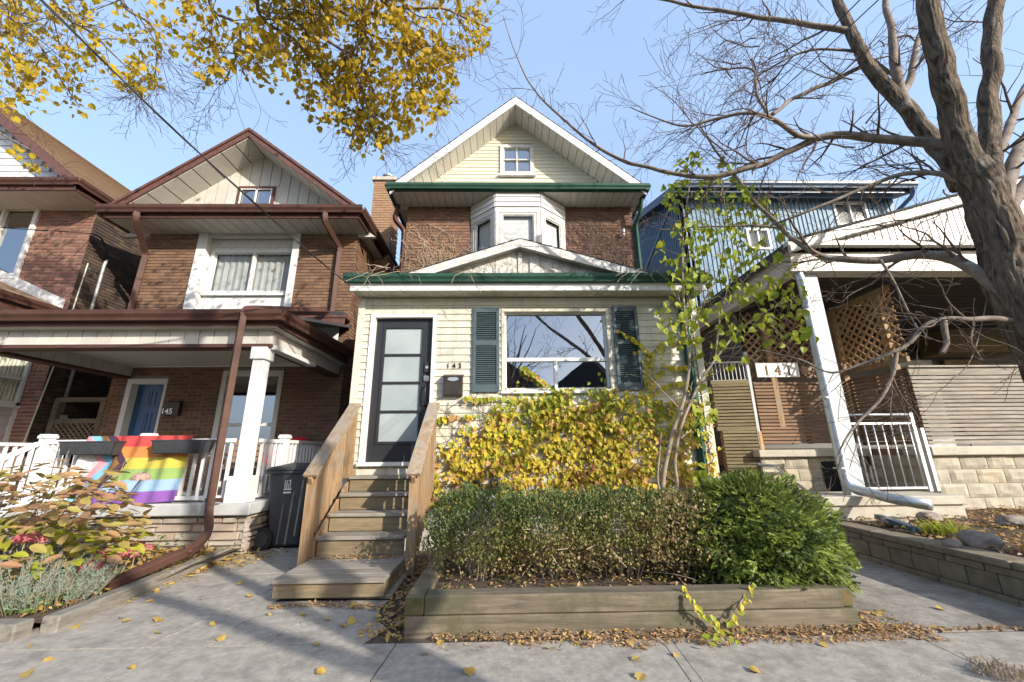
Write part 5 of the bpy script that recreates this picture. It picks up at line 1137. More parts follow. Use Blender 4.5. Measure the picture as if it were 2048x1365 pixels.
# blue upper storey
Yb = 9.0; bX0 = 4.62; be = at(1345, 392, 8.6); b_ez = at(1650, 372, 8.6).z
exl = at(1352, 395, 8.6).x; exr = at(1822, 368, 8.6).x
fz = lambda y: b_ez-.22+(y-8.6)*.34
holb = []
w0, w1 = at(1662, 404, Yb), at(1742, 452, Yb); v0_, v1_ = at(1490, 458, Yb), at(1545, 500, Yb)
holb = [(w0.x, w1.x, w1.z, w0.z), (v0_.x, v1_.x, v1_.z, v0_.z)]
b = MB(); solid_wall(b, front(Yb), bX0, exr-.15, 3.9, fz(Yb), holb); b.build('upper_wall', m_blue, h1)
q = MB(); x = bX0+.05
while x < exr-.2:
    for z0_, z1_ in sub_iv((4.0, fz(Yb)-.02), [(h[2], h[3]) for h in holb if h[0] < x+.11 and h[1] > x]): q.box(x, x+.035, Yb-.02, Yb, z0_, z1_)
    x += .115
q.build('ribbed_cladding', m_blue, h1, kind='stuff')
b = MB(); b.prism([(bX0, Yb, 3.9), (bX0, 17, 3.9), (bX0, 17, fz(17)), (bX0, Yb, fz(Yb))], (.15, 0, 0)); b.build('upper_side_wall', m_blue, h1)
q = MB(); y = Yb+.05
while y < 16.8: q.hexa([(bX0-.03, y, 3.9), (bX0, y, 3.9), (bX0, y+.03, 3.9), (bX0-.03, y+.03, 3.9), (bX0-.03, y, fz(y)-.02), (bX0, y, fz(y)-.02), (bX0, y+.03, fz(y)-.02), (bX0-.03, y+.03, fz(y)-.02)]); y += .13
q.build('ribbed_side_cladding', m_blue, h1, kind='stuff')
b = MB(); b.bar((bX0-.04, 9.6, 7.6), (bX0-.04, 13.5, 6.2), .02, .08, side=(1, 0, 0)); b.build('diagonal_flashing', m_bluedk, h1)
for hh_, vs_ in ((holb[0], (.5,)), (holb[1], (.5,))): window(h1, front(Yb), hh_[0], hh_[1], hh_[2], hh_[3], m_white, .06, .03, .05, vs_, (), g_clear, back='curtain', sill=False)
b = MB(); b.prism([(exl, 8.6, b_ez-.2), (exl, 17.4, b_ez-.2+8.8*.34), (exl, 17.4, b_ez+.05+8.8*.34), (exl, 8.6, b_ez+.03)], (exr-exl, 0, 0)); b.build('upper_roof', m_bluedk, h1)
gutter(h1, (exl-.03, 8.6, b_ez-.12), (exr+.03, 8.6, b_ez-.12), (0, -1, 0), m_bluedk, 1.25)
b = MB(); b.box(exl, exr, 8.44, 8.58, b_ez+.03, b_ez+.045); b.build('drip_edge', m_bluedk, h1)
pipe_rect(h1, [(exr-.1, 8.52, b_ez-.1), (exr-.1, 8.55, b_ez-.3), (exr-.45, 8.93, b_ez-.75), (exr-.45, 8.93, 5)], m_bluedk, .09, .08)
# galvanised railing on the ledge
gr = thing('metal_railing', (5.6, 6.0, .62), 'galvanised railing with round bars on the stone ledge right of the white pillar', 'railing')
ra, rb_ = 5.05, 6.12; yr = 5.98
b = MB(); b.tube([(ra, yr, 1.70), (rb_, yr, 1.70)], .018, 8); b.build('top_rail', m_galv, gr, smooth=True)
for z in (1.57, .66): b = MB(); b.bar((ra, yr, z), (rb_, yr, z), .03, .03); b.build('rail', m_galv, gr)
for i in range(8): x = ra+.06+.135*i; b = MB(); b.tube([(x, yr, .66), (x, yr, 1.57)], .011, 6); b.build('baluster', m_galv, gr, smooth=True)
for x in (rb_,): b = MB(); b.box(x-.025, x+.025, yr-.025, yr+.025, .61, 1.72); b.build('post', m_galv, gr)
b = MB(); b.box(6.22, 6.27, 5.97, 6.02, .61, 1.5); b.build('post', m_galv, gr)
hr = thing('handrail', (4.4, 6.5, .8), 'grey pipe handrail descending beside the stone stairwell wall', 'handrail')
b = MB(); b.tube([at(1515, 929, 7.0), at(1548, 932, 7.0), at(1612, 982, 6.0), at(1645, 1002, 5.7)], .022, 8); b.build('pipe', m_galv, hr, smooth=True)
# retaining wall
rw = thing('retaining_wall', (4.1, 4.2, 0), 'low buff block retaining wall with stone cap between the right path and garden', 'retaining wall')
b = MB(); b.box(4.13, 4.3, 2.3, 5.4, -.05, .24); b.build('wall_core', m_soil, rw)
y = 2.3; k = 0
for z0_, z1_, dx in ((-.03, .045, -.035), (.048, .20, 0), (.203, .262, -.005)):
    y = 2.3+(.1*k); L_ = .245 if k == 1 else .30
    while y < 5.38:
        ye = min(y+L_*rnd.uniform(.93, 1.07), 5.4)
        if ye-y < .06: break
        b = MB(); b.box(4.09+dx+rnd.uniform(-.006, .006), 4.135+dx*0, y+.004, ye-.004, z0_, z1_); b.build('block', m_blockd, rw, bevel=.006); y = ye
    k += 1
y = 2.3
while y < 5.38:
    ye = min(y+rnd.uniform(.5, .75), 5.40); b = MB(); b.box(4.07+rnd.uniform(-.008, .008), 4.33, y+.004, ye-.004, .265, .325+rnd.uniform(-.004, .004)); b.build('cap_stone', m_blockd, rw, bevel=.01); y = ye
b = MB(); b.bar((4.42, 4.6, .37), (4.62, 5.25, .40), .07, .05); o = b.build('painted_board', m_bluedk, None, origin=(4.5, 4.9, .35)); tag(o, 'short blue-green painted board lying on the garden edge', 'board')
# ================================================================== wires
def cable(pts, r, lab, name='overhead_cable', sag=.0):
    o = thing(name, pts[0], lab, 'cable'); b = MB(); pts = [Vector(p) for p in pts]; q = []
    for i in range(len(pts)-1):
        for t in range(14): tt = t/14; c = pts[i].lerp(pts[i+1], tt); c.z -= sag*4*tt*(1-tt)*(pts[i]-pts[i+1]).length*.02; q.append(c)
    q.append(pts[-1]); b.tube(q, r, 6); b.build('strand', m_wire, o, smooth=True); return b, q, o
w1_ = cable([at(40, -40, 2.2), at(700, 572, 5.2)], .007, 'thick black twisted service cable crossing the sky down to the green gutter', sag=1.0)
b = MB(); b.tube([q+V(.009*math.sin(i*.9), .004, .011*math.cos(i*.9)) for i, q in enumerate(w1_[1])], .005, 5); b.build('strand', m_wire, w1_[2])
cable([at(-60, 452, 5.5), (mx+.05, ymr-.45, ma.z+.88)], .008, 'thin cable running from the left edge to the brick wall mast')
pb_ = at(1247, 462, YU-.12)
cable([pb_, at(1420, 300, 4.5), at(1760, -40, 1.5)], .004, 'thin dark cable rising from the brick corner towards the tree, upper one')
cable([pb_+V(0, 0, -.06), at(1440, 295, 4.5), at(1800, -40, 1.5)], .004, 'thin dark cable rising from the brick corner towards the tree, lower one')
# ================================================================== VEGETATION
def leaf_mesh(name, pts, m_, fold=.12, curl=.1):
    """pts = half-outline [(x,y)] of a leaf from base (0,0) to tip, mirrored; folded along the midrib"""
    n = len(pts); v = []; f = []
    mid = [(0, y, -curl*y*y) for x, y in pts]
    L_ = [(-x, y, fold*x-curl*y*y) for x, y in pts]; Rr = [(x, y, fold*x-curl*y*y) for x, y in pts]
    v = mid+L_+Rr
    for i in range(n-1):
        f.append((i, i+1, n+i+1, n+i)); f.append((i+1, i, 2*n+i, 2*n+i+1))
    me = bpy.data.meshes.new(name); me.from_pydata(v, [], f); me.materials.append(m_); me.validate(); return me
HEART = [(0, 0), (.28, -.08), (.46, .15), (.46, .42), (.28, .75), (.0, 1.08)]
OVAL = [(0, 0), (.17, .12), (.27, .38), (.26, .6), (.14, .88), (0, 1.05)]
MAPLE = [(0, 0), (.30, .0), (.34, .16), (.52, .34), (.40, .48), (.42, .70), (.22, .72), (0, 1.0)]
IVY = [(0, 0), (.36, -.02), (.48, .28), (.24, .38), (.26, .60), (0, .95)]
SMALL = [(0, 0), (.26, .4), (0, 1)]
def orient(d, up_, roll_=0.):
    """matrix with local +Y along d and local +Z near up_"""
    y = Vector(d).normalized(); z = Vector(up_)-y*y.dot(Vector(up_))
    if z.length < 1e-3: z = y.orthogonal()
    z.normalize(); x = y.cross(z); m_ = Matrix((x, y, z)).transposed()
    return m_ @ Matrix.Rotation(roll_, 3, 'Y')
def leaves(parent, items, shapes, mats_, limit=300, name='leaf', stuffname='foliage'):
    """items = [(pos, 3x3 matrix, size, mat index)]; the `limit` nearest as parts, the rest joined"""
    meshes = [[leaf_mesh(name, s, m_, .25, rnd.uniform(.02, .25)) for s in shapes] for m_ in mats_]
    items = sorted(items, key=lambda t: camdist(t[0])); off = wloc(parent)
    for p, M3, s, mi in items[:limit]:
        o = bpy.data.objects.new(name, meshes[mi][rnd.randrange(len(shapes))]); COL.objects.link(o); o.parent = parent
        o.matrix_local = Matrix.Translation(p-off) @ M3.to_4x4() @ Matrix.Scale(s, 4)
    rest = items[limit:]
    if not rest: return
    v = []; f = []; mm = []
    data = [[([q.co.copy() for q in me.vertices], [tuple(pl.vertices) for pl in me.polygons]) for me in row] for row in meshes]
    for p, M3, s, mi in rest:
        vs, fs = rnd.choice(data[mi]); k = len(v); pp = p-off
        for q in vs: w_ = M3 @ q*s+pp; v.append((w_.x, w_.y, w_.z))
        for q in fs: f.append(tuple(i+k for i in q)); mm.append(mi)
    me = bpy.data.meshes.new(stuffname); me.from_pydata(v, [], f)
    for m_ in mats_: me.materials.append(m_)
    me.polygons.foreach_set('material_index', mm); me.update()
    o = bpy.data.objects.new(stuffname, me); COL.objects.link(o); o.parent = parent; o['kind'] = 'stuff'
def catmull(pts, rads, k=8):
    P_ = [Vector(p) for p in pts]; out = []; ro = []
    for i in range(len(P_)-1):
        a, b, c, d = P_[max(i-1, 0)], P_[i], P_[i+1], P_[min(i+2, len(P_)-1)]
        for t in range(k):
            u = t/k; out.append(.5*((2*b)+(c-a)*u+(2*a-5*b+4*c-d)*u*u+(-a+3*b-3*c+d)*u**3)); ro.append(rads[i]*(1-u)+rads[i+1]*u)
    out.append(P_[-1]); ro.append(rads[-1]); return out, ro
class Tree:
    def __init__(s, seed): s.rg = random.Random(seed); s.tips = []; s.mb = MB()
    def rv(s, k=1): return V(s.rg.gauss(0, k), s.rg.gauss(0, k), s.rg.gauss(0, k))
    def grow(s, p, d, r, L_, depth, bend=.22, up=.04, split=.55, mind=.004, rmin=.0025, child=(.45, .75), step=.12, knob=False):
        n = max(3, int(L_/step)); pts = [p.copy()]; d = d.normalized(); rads = [r]; st_ = L_/n
        for i in range(n):
            d = (d+s.rv(bend*.5)+V(0, 0, up)).normalized(); p = p+d*st_; pts.append(p.copy()); rads.append(max(r*(1-.75*(i+1)/n), rmin))
            if depth > 0 and i >= 0 and s.rg.random() < split:
                sd_ = d.cross(s.rv()).normalized(); ang = s.rg.uniform(.5, 1.1)
                dd = d*math.cos(ang)+sd_*math.sin(ang)
                s.grow(p.copy(), dd, rads[-1]*.62, L_*s.rg.uniform(*child)*(1-.4*i/n), depth-1, bend, up, split, mind, rmin, child, step*.8)
        s.mb.tube(pts, rads, 6 if r > .02 else (5 if r > .008 else 3), cap=False)
        s.tips.append((pts, d))
    def limb(s, pix, r0, r1, spawn=0, sl=(.4, 1.0), sdepth=2, n=10, to=None, split=.5, up=.02, bend=.3, disp=None, k=8, rexp=1.):
        pts = [at(*q) if len(q) == 3 else Vector(q[:3]) for q in pix]
        m_ = len(pts)-1; rads = [r0+(r1-r0)*(i/m_)**rexp for i in range(m_+1)]; Q, rr = catmull(pts, rads, k)
        # slight natural wobble
        Q = [q+V(noise.noise(q*3.1), noise.noise(q*3.1+V(9, 0, 0)), noise.noise(q*3.1+V(0, 9, 0)))*min(rr[i]*.8, .03) for i, q in enumerate(Q)]
        s_mb = to or s.mb; s_mb.tube(Q, rr, n, disp=disp)
        for i in range(spawn):
            j = int(len(Q)*(.12+.86*s.rg.random())); j = min(j, len(Q)-2); d = (Q[j+1]-Q[j]).normalized(); sd_ = d.cross(s.rv()).normalized(); a = s.rg.uniform(.5, 1.2)
            s.grow(Q[j].copy(), d*math.cos(a)+sd_*math.sin(a), min(rr[j]*.45, .016), s.rg.uniform(*sl), sdepth, bend, up, split, step=.09)
        return Q, rr
def bark_disp(p, d, an):
    a = an*8+noise.noise(V(p.x*2, p.y*2, p.z*1.4))*3
    r = abs(math.sin(a+noise.noise(V(d.x*3, d.y*3, p.z*3.2))*4))**.6
    return .95+.07*r+.06*noise.noise((p+d*.2)*5)+.06*noise.noise(V(d.x*9, d.y*9, p.z*7))+.03*noise.noise(V(d.x*22, d.y*22, p.z*18))
# ---- big bare tree on the right
tr = thing('bare_tree', (4.95, 3.4, .3), 'large bare tree with furrowed leaning trunk rising at the right edge, forked into thick limbs', 'tree')
T = Tree(3); trunk = MB()
TY = 3.3
X = lambda x, y, dY=0.: (x, y, TY+dY)
base = [(5.12, 3.35, .2), (5.0, 3.32, 1.0), tuple(at(2068, 655, TY)), tuple(at(2012, 505, TY)), tuple(at(1972, 400, TY)), tuple(at(1935, 330, TY))]
T.limb([(*b_, 0) for b_ in base], .215, .145, n=110, to=trunk, disp=bark_disp, k=26)
T.limb([X(1950, 360), X(1915, 270), X(1890, 170, -.1), X(1868, 80, -.2), X(1850, -30, -.3), X(1830, -160, -.4)], .115, .078, n=80, to=trunk, disp=bark_disp, k=20)
T.limb([X(1925, 370, .1), X(1885, 300, .2), X(1838, 250, .3), X(1790, 190, .35), X(1735, 130, .4), X(1700, 60, .45), X(1672, 0, .5), X(1640, -80, .6)], .095, .045, n=60, to=trunk, disp=bark_disp, k=16)
T.limb([X(1985, 380, .15), X(1978, 250, .2), X(1982, 130, .15), X(1990, 0, .1), X(1995, -120, 0)], .09, .068, n=56, to=trunk, disp=bark_disp, k=18)
trunk.build('trunk', m_bark, tr, smooth=True)
# secondary boughs, smoother bark
bo = MB()
T.limb([X(1815, 225, .3), X(1795, 150, .35), X(1782, 70, .4), X(1770, -20, .45)], .06, .03, spawn=2, n=14, to=bo)
T.limb([X(1800, 190, .33), X(1820, 160, .35), X(1830, 100, .4), X(1850, 40, .5), X(1865, -30, .5)], .045, .02, spawn=2, n=12, to=bo)
T.limb([X(2000, 420, .1), X(2025, 330, .2), X(2060, 260, .3), X(2110, 160, .4)], .075, .03, spawn=3, n=14, to=bo)
T.limb([X(1990, 330, .2), X(2030, 220, .4), X(2070, 140, .5)], .05, .025, spawn=2, n=12, to=bo)
T.limb([X(2010, 440, .2), X(2050, 370, .3), X(2120, 300, .4)], .07, .04, n=12, to=bo)
T.limb([X(1700, 62, .45), X(1640, 52, .5), X(1560, 42, .6), X(1480, 30, .7), X(1400, 14, .8), X(1300, -4, .9), X(1200, -10, 1.0)], .040, .012, spawn=9, sl=(.5, 1.1), n=12, to=bo)
T.limb([X(1945, 300, 0), X(1905, 292, .1), X(1860, 286, .2), X(1780, 281, .3), X(1700, 271, .4), X(1640, 277, .5), X(1580, 300, .6), X(1520, 330, .7), X(1440, 352, .8), X(1380, 352, .9), X(1310, 340, 1.0), X(1240, 318, 1.1), X(1180, 285, 1.2), X(1130, 240, 1.3), X(1085, 200, 1.4), X(1050, 150, 1.5), X(1025, 90, 1.55), X(1005, 30, 1.6)], .062, .006, spawn=34, sl=(.25, .8), sdepth=2, n=12, to=bo, rexp=.75)
T.limb([X(1640, 277, .5), X(1590, 265, .45), X(1545, 235, .4), X(1490, 226, .45), X(1430, 240, .6), X(1370, 252, .7), X(1320, 240, .8), X(1260, 215, .9)], .032, .006, spawn=16, sl=(.3, .9), n=9, to=bo)
T.limb([X(1545, 228, .45), X(1600, 190, .6), X(1660, 165, .6), X(1740, 125, .5)], .02, .028, spawn=6, n=8, to=bo)
T.limb([X(1540, 232, .45), X(1515, 190, .5), X(1505, 140, .6), X(1440, 140, .7), X(1400, 150, .8)], .02, .006, spawn=8, sl=(.3, .7), n=7, to=bo)
T.limb([X(1790, 155, .45), X(1730, 110, .5), X(1650, 100, .5), X(1590, 110, .6), X(1520, 150, .7), X(1450, 200, .8)], .022, .006, spawn=12, sl=(.4, .9), n=8, to=bo)
T.limb([X(2035, 610, 0), X(2010, 590, -.0), X(1960, 545, .1), X(1900, 522, .25), X(1830, 512, .4), X(1760, 520, .5), X(1690, 518, .6), X(1640, 512, .7), X(1600, 488, .8), X(1560, 455, .9), X(1510, 405, 1.0), X(1470, 350, 1.1), X(1430, 300, 1.2), X(1400, 250, 1.3)], .060, .010, spawn=22, sl=(.3, .9), n=12, to=bo)
T.limb([X(1560, 455, .9), X(1480, 452, 1.0), X(1400, 455, 1.1), X(1320, 460, 1.2)], .018, .005, spawn=8, sl=(.2, .6), n=6, to=bo)
T.limb([X(1935, 372, .0), X(1870, 350, .15), X(1800, 352, .3), X(1740, 372, .4), X(1670, 400, .5), X(1600, 430, .6), X(1540, 452, .8)], .03, .012, spawn=12, sl=(.3, .8), n=8, to=bo)
T.limb([X(2055, 650, 0), X(1990, 640, 0), X(1940, 640, .0), X(1890, 638, .05), X(1850, 652, .1), X(1815, 690, .15), X(1770, 712, .2), X(1720, 730, .3), X(1660, 745, .4), X(1600, 720, .5), X(1520, 700, .7)], .029, .005, spawn=16, sl=(.3, .8), up=-.01, n=10, to=bo)
T.limb([X(1885, 640, .05), X(1888, 665, .05), X(1890, 690, .05), X(1880, 708, .05)], .026, .019, n=10, to=bo)
T.limb([X(1792, 702, .2), X(1785, 750, .2), X(1760, 800, .2), X(1720, 840, .2), X(1690, 880, .2), X(1670, 930, .25)], .020, .005, spawn=12, sl=(.2, .6), up=-.03, n=7, to=bo)
T.limb([X(1760, 520, .4), X(1790, 570, .3), X(1820, 630, .25), X(1840, 665, .2)], .014, .006, spawn=8, sl=(.3, .6), up=0, n=6, to=bo)
T.limb([X(2000, 470, .3), X(1950, 700, .1), X(1900, 760, .1)], .006, .004, spawn=4, n=5, to=bo)
bo.build('bough', m_barks, tr, smooth=True)
for i in range(46):
    p = at(T.rg.uniform(1420, 2080), T.rg.uniform(-60, 480), T.rg.uniform(3.4, 4.6)); T.grow(p, V(T.rg.uniform(-1, .3), T.rg.uniform(-.2, .8), T.rg.uniform(-.3, .8)), .010, T.rg.uniform(.5, 1.2), 3, .3, .02, .5, step=.09)
T.mb.build('twigs', m_twig, tr, kind='stuff', smooth=True)
b = MB(); 0 and b.tube([at(1560, 275, 3.7), at(1640, 292, 3.4), at(1700, 300, 3.1), at(1800, 300, 3.0), at(1905, 282, 3.0), at(2010, 240, 3.1)], .006, 5); pass
# ---- yellow street maple behind the camera, its crown hanging over the left
mt_ = thing('maple_tree', (4.6, -2.0, 0), 'maple with golden leaves on long drooping branches hanging over the top left of the view', 'tree')
Tm = Tree(12); tk = MB()
Q0, _ = Tm.limb([(4.6, -2.0, -.1, 0), (4.5, -1.95, 1.5, 0), (4.3, -1.85, 3.0, 0)], .24, .17, n=30, to=tk, disp=bark_disp, k=20)
Tm.limb([(4.3, -1.85, 2.9, 0), (3.2, -1.3, 4.6, 0), (1.8, -.4, 6.2, 0), (.3, .6, 7.6, 0), (-1.2, 1.6, 8.5, 0)], .08, .05, n=16, to=tk, spawn=3, sl=(.8, 1.6))
Tm.limb([(4.3, -1.85, 2.9, 0), (4.9, -1.9, 5.0, 0), (5.0, -2.2, 7.2, 0), (4.9, -2.5, 9.4, 0)], .13, .05, n=16, to=tk, spawn=5, sl=(1.2, 2.0))
Tm.limb([(4.35, -1.87, 2.7, 0), (3.4, -2.4, 4.2, 0), (2.0, -3.0, 5.6, 0), (.6, -3.3, 6.9, 0)], .09, .035, n=12, to=tk, spawn=4, sl=(.8, 1.8))
Tm.limb([(4.35, -1.87, 3.0, 0), (5.6, -1.4, 4.4, 0), (7.2, -.9, 5.4, 0), (8.6, -.6, 6.2, 0)], .08, .03, n=12, to=tk, spawn=5, sl=(.8, 1.8))
fans = [((1.8, -.4, 6.2), (700, -80, 3.2), (800, 60, 3.7), (850, 200, 4.1)), ((1.8, -.4, 6.2), (760, -60, 3.2), (900, 20, 3.7), (975, 55, 4.0)), ((.3, .6, 7.6), (560, -60, 3.3), (700, 120, 3.8), (760, 300, 4.3)),
 ((.3, .6, 7.6), (520, -50, 3.3), (600, 90, 3.8), (690, 220, 4.2)), ((.3, .6, 7.6), (430, -60, 3.4), (480, 60, 3.8), (450, 170, 4.1)), ((-1.2, 1.6, 8.5), (250, -60, 3.8), (310, 60, 4.2), (310, 160, 4.5)),
 ((-1.2, 1.6, 8.5), (120, -60, 4.0), (200, 80, 4.3), (290, 165, 4.6)), ((-1.2, 1.6, 8.5), (20, -60, 4.2), (80, 90, 4.5), (160, 215, 4.8)), ((-1.2, 1.6, 8.5), (-120, -40, 4.2), (-20, 60, 4.6), (40, 190, 4.8)),
 ((-1.2, 1.6, 8.5), (-150, 60, 3.6), (-60, 220, 3.9), (60, 300, 4.0)), ((.3, .6, 7.6), (620, -80, 3.4), (760, 80, 3.9), (860, 120, 4.2)), ((1.8, -.4, 6.2), (640, -100, 3.3), (720, 60, 3.7), (720, 190, 4.1))]
dense = []
for f0 in fans:
    Q, rr = Tm.limb([(*f0[0], 0)]+list(f0[1:]), .032, .006, n=7, to=tk, spawn=26, sl=(.35, .9), sdepth=2, split=.5, up=-.03)
tk.build('trunk', m_barks, mt_, smooth=True); Tm.mb.build('twigs', m_twig, mt_, kind='stuff', smooth=True)
# leaf positions: on the twigs where the photograph has leaves
def inpoly(x, y, poly):
    c = False; j = len(poly)-1
    for i in range(len(poly)):
        if (poly[i][1] > y) != (poly[j][1] > y) and x < (poly[j][0]-poly[i][0])*(y-poly[i][1])/(poly[j][1]-poly[i][1])+poly[i][0]: c = not c
        j = i
    return c
Mi = cam.matrix_world.inverted()
def proj(p):
    q = Mi @ Vector(p)
    if q.z >= -.05: return None
    return (1024+F_PX*q.x/-q.z, 682.5-F_PX*q.y/-q.z)
crown = [(-300, -400), (1000, -400), (1000, 20), (975, 100), (905, 120), (925, 190), (880, 240), (855, 290), (780, 275), (765, 325), (700, 305), (700, 270), (640, 262), (600, 225), (560, 195), (480, 150), (440, 190), (410, 180), (370, 130), (320, 90), (330, 170), (290, 195), (200, 160), (170, 240), (110, 225), (60, 235), (0, 230), (-20, 260), (100, 320), (90, 350), (30, 320), (-60, 320)]
def crown_density(x, y):
    if x < 340: return .5
    if x < 480: return .7
    return 1.
items = []
up_ = V(0, 0, 1)
for pts, d in Tm.tips:
    for i in range(1, len(pts)):
        q = proj(pts[i]); 
        n_ = 0
        if q is None or q[0] < -150 or q[0] > 1300 or q[1] < -250: n_ = 1 if Tm.rg.random() < .06 else 0
        elif inpoly(q[0], q[1], crown): n_ = 3 if Tm.rg.random() < .26*crown_density(*q) else 0
        for k in range(n_):
            p = pts[i]+Tm.rv(.05); dd = V(Tm.rg.gauss(0, .5), Tm.rg.gauss(0, .5), -.8); q2 = proj(p)
            if n_ == 3 and q2 and not inpoly(q2[0], q2[1], crown): continue
            items.append((p, orient(dd, Tm.rv(), Tm.rg.uniform(0, 6.28)), Tm.rg.uniform(.05, .085), 0))
# extra leaves spread through the crown volume
for i in range(2900):
    x, y = Tm.rg.uniform(-100, 1000), Tm.rg.uniform(-120, 335)
    if not inpoly(x, y, crown): continue
    if Tm.rg.random() > (.64 if x > 540 else .62 if x > 420 else .58): continue
    if noise.noise(V(x/34, y/28, 3)) < -.06 and Tm.rg.random() < .85: continue
    p = at(x, y, Tm.rg.uniform(3.3, 4.7)); items.append((p, orient(V(Tm.rg.gauss(0, .5), Tm.rg.gauss(0, .5), -.8), Tm.rv(), Tm.rg.uniform(0, 6.28)), Tm.rg.uniform(.05, .088), 0))
leaves(mt_, items, [MAPLE], [l_maple], 300)
# ---- climbing vine
vn = thing('climbing_vine', (.8, 5.66, .2), 'climbing vine with yellow and green leaves spreading under the large window of the cream house', 'vine')
rv = random.Random(21); items = []; vine = [(868, 940), (895, 890), (945, 855), (995, 820), (1045, 790), (1130, 783), (1250, 786), (1290, 760), (1285, 690), (1330, 700), (1400, 760), (1420, 900), (1430, 1000), (1380, 1010), (860, 1010), (862, 960)]
stems = MB()
def vleaf(p, x, y, s=None):
    g_ = max(0, min(1, (900-y)/130)); r_ = rv.random()
    mi = 0 if r_ < .14+.55*g_ else (1 if r_ < .86 else 2)
    if y > 930 and r_ > .7: mi = 2
    if x > 1250 and y < 800: mi = 1 if r_ > .2 else 0
    items.append((p, orient(V(rv.gauss(0, .7), -.35, -.9), V(rv.gauss(0, .45), -1, .8+rv.gauss(0, .5)), rv.uniform(-.6, .6)), s or rv.triangular(.03, .088, .05), mi))
n = 0
while n < 5600:
    x, y = rv.uniform(850, 1440), rv.uniform(680, 1015)
    if not inpoly(x+rv.gauss(0, 12), y+26*noise.noise(V(x/42, 5, 1))-8+rv.gauss(0, 12), vine): continue
    dn = noise.noise(V(x/38, y/26, 7)); 
    if dn < -.16 and rv.random() < .82: continue
    if y > 950 and x < 1000 and rv.random() < .6: continue
    if x > 1270 and y < 800 and rv.random() < .86: continue
    if x > 1290 and rv.random() < .5: continue
    n += 1; q = at(x, y, Y3-.03-abs(rv.gauss(0, .06))); vleaf(q, x, y)
for (pp) in ([(1090, 800), (1000, 796), (960, 798), (925, 796)], [(1040, 828), (950, 832), (900, 833), (880, 836)], [(1120, 790), (1090, 765), (1060, 745), (1045, 735)], [(1290, 770), (1300, 720), (1280, 690), (1260, 675), (1235, 662)], [(1290, 800), (1320, 740), (1360, 735), (1380, 732)], [(1290, 730), (1320, 690), (1365, 682), (1390, 680)], [(1290, 800), (1330, 772), (1370, 765), (1400, 768)]):
    q = [at(a, c, Y3-.045) for a, c in pp]; Q, rr = catmull(q, [.004]*len(q), 9); stems.tube(Q, rr, 4)
    for j, a in enumerate(Q):
        if rv.random() < .85: px = proj(a); vleaf(a+V(0, -.02, 0), px[0], min(px[1], 860), rv.uniform(.05, .085))
        if rv.random() < .4: px = proj(a); vleaf(a+V(0, -.03, -.03), px[0], min(px[1], 860), rv.uniform(.05, .085))
for i in range(80):
    x, y = rv.uniform(880, 1400), rv.uniform(880, 1000); pts = [at(x, y, Y3-.03)]
    for k in range(9): x += rv.gauss(0, 14); y -= rv.uniform(4, 18); pts.append(at(x, y, Y3-.03-.01*rv.random()))
    stems.tube(pts, .004, 4)
stems.build('stem', m_twig, vn, smooth=True)
leaves(vn, items, [IVY, HEART], [l_vg, l_vy, l_vo], 300)
# trailing creeper down the planter
vp = thing('trailing_creeper', (1.55, 3.1, .1), 'thin green creeper trailing over the front of the timber planter to the leaf litter', 'vine')
b = MB(); items = []
for pp in ([(1365, 1175), (1385, 1205), (1400, 1225), (1425, 1240), (1440, 1262)], [(1500, 1165), (1490, 1190), (1475, 1215), (1455, 1245)]):
    q = [at(a, c, 3.13 if c > 1190 else 3.2) for a, c in pp]; Q, rr = catmull(q, [.004]*len(q), 6); b.tube(Q, rr, 4)
    for a in Q:
        items.append((a+V(rv.gauss(0, .012), -.015, rv.gauss(0, .01)), orient(V(rv.gauss(0, .6), -.4, -.8), V(0, -1, .5), rv.uniform(-.5, .5)), rv.uniform(.026, .045), 0 if rv.random() < .6 else 1))
for i in range(10): a = atz(1450+rv.gauss(0, 25), 1272+rv.gauss(0, 8), .05); items.append((a, orient(V(rv.gauss(0, 1), rv.gauss(0, .6)-.4, .1), V(0, -.4, 1)), rv.uniform(.035, .06), 0))
b.build('stem', m_stem, vp, smooth=True); leaves(vp, items, [OVAL, HEART], [l_vg, l_vy], 300)
# dry creeper stems on the brick walls, pediment and gutters
dv = thing('dry_creeper', (2.4, 7.96, 3.5), 'leafless brown creeper stems clinging to the upper brick wall right of the bay window', 'vine')
Td = Tree(8)
def cling(tree, x, y, Y, L_, n, dirx, r=.005):
    p = at(x, y, Y); pts = [p]; d = V(dirx, 0, 1)
    for i in range(n):
        d = (d*.8+V(tree.rg.gauss(0, .5), 0, tree.rg.gauss(.25, .4))).normalized(); p = p+d*L_/n; p.y = Y-.006-abs(tree.rg.gauss(0, .008)); pts.append(p.copy())
        if tree.rg.random() < .3 and L_ > .3: cling2(tree, p.copy(), Y, L_*.4, 6, tree.rg.choice((-1, 1)))
    tree.mb.tube(pts, [r*(1-.6*i/n) for i in range(n+1)], 4, cap=False)
def cling2(tree, p, Y, L_, n, dx):
    pts = [p]; d = V(dx, 0, .5)
    for i in range(n): d = (d*.8+V(tree.rg.gauss(0, .4), 0, tree.rg.gauss(.1, .4))).normalized(); p = p+d*L_/n; p.y = Y-.008-abs(tree.rg.gauss(0, .01)); pts.append(p.copy())
    tree.mb.tube(pts, [.0035]*(n+1), 3, cap=False)
for i in range(95): cling(Td, Td.rg.uniform(1130, 1290), Td.rg.uniform(470, 570), YU-.012, Td.rg.uniform(.5, 1.5), 12, Td.rg.uniform(-.8, .5))
for i in range(14): cling(Td, Td.rg.uniform(1225, 1275), Td.rg.uniform(388, 440), YU-.03, Td.rg.uniform(.3, .6), 8, Td.rg.uniform(-1, 1))
Td.mb.build('stem', m_twig, dv, kind='stuff')
items = []
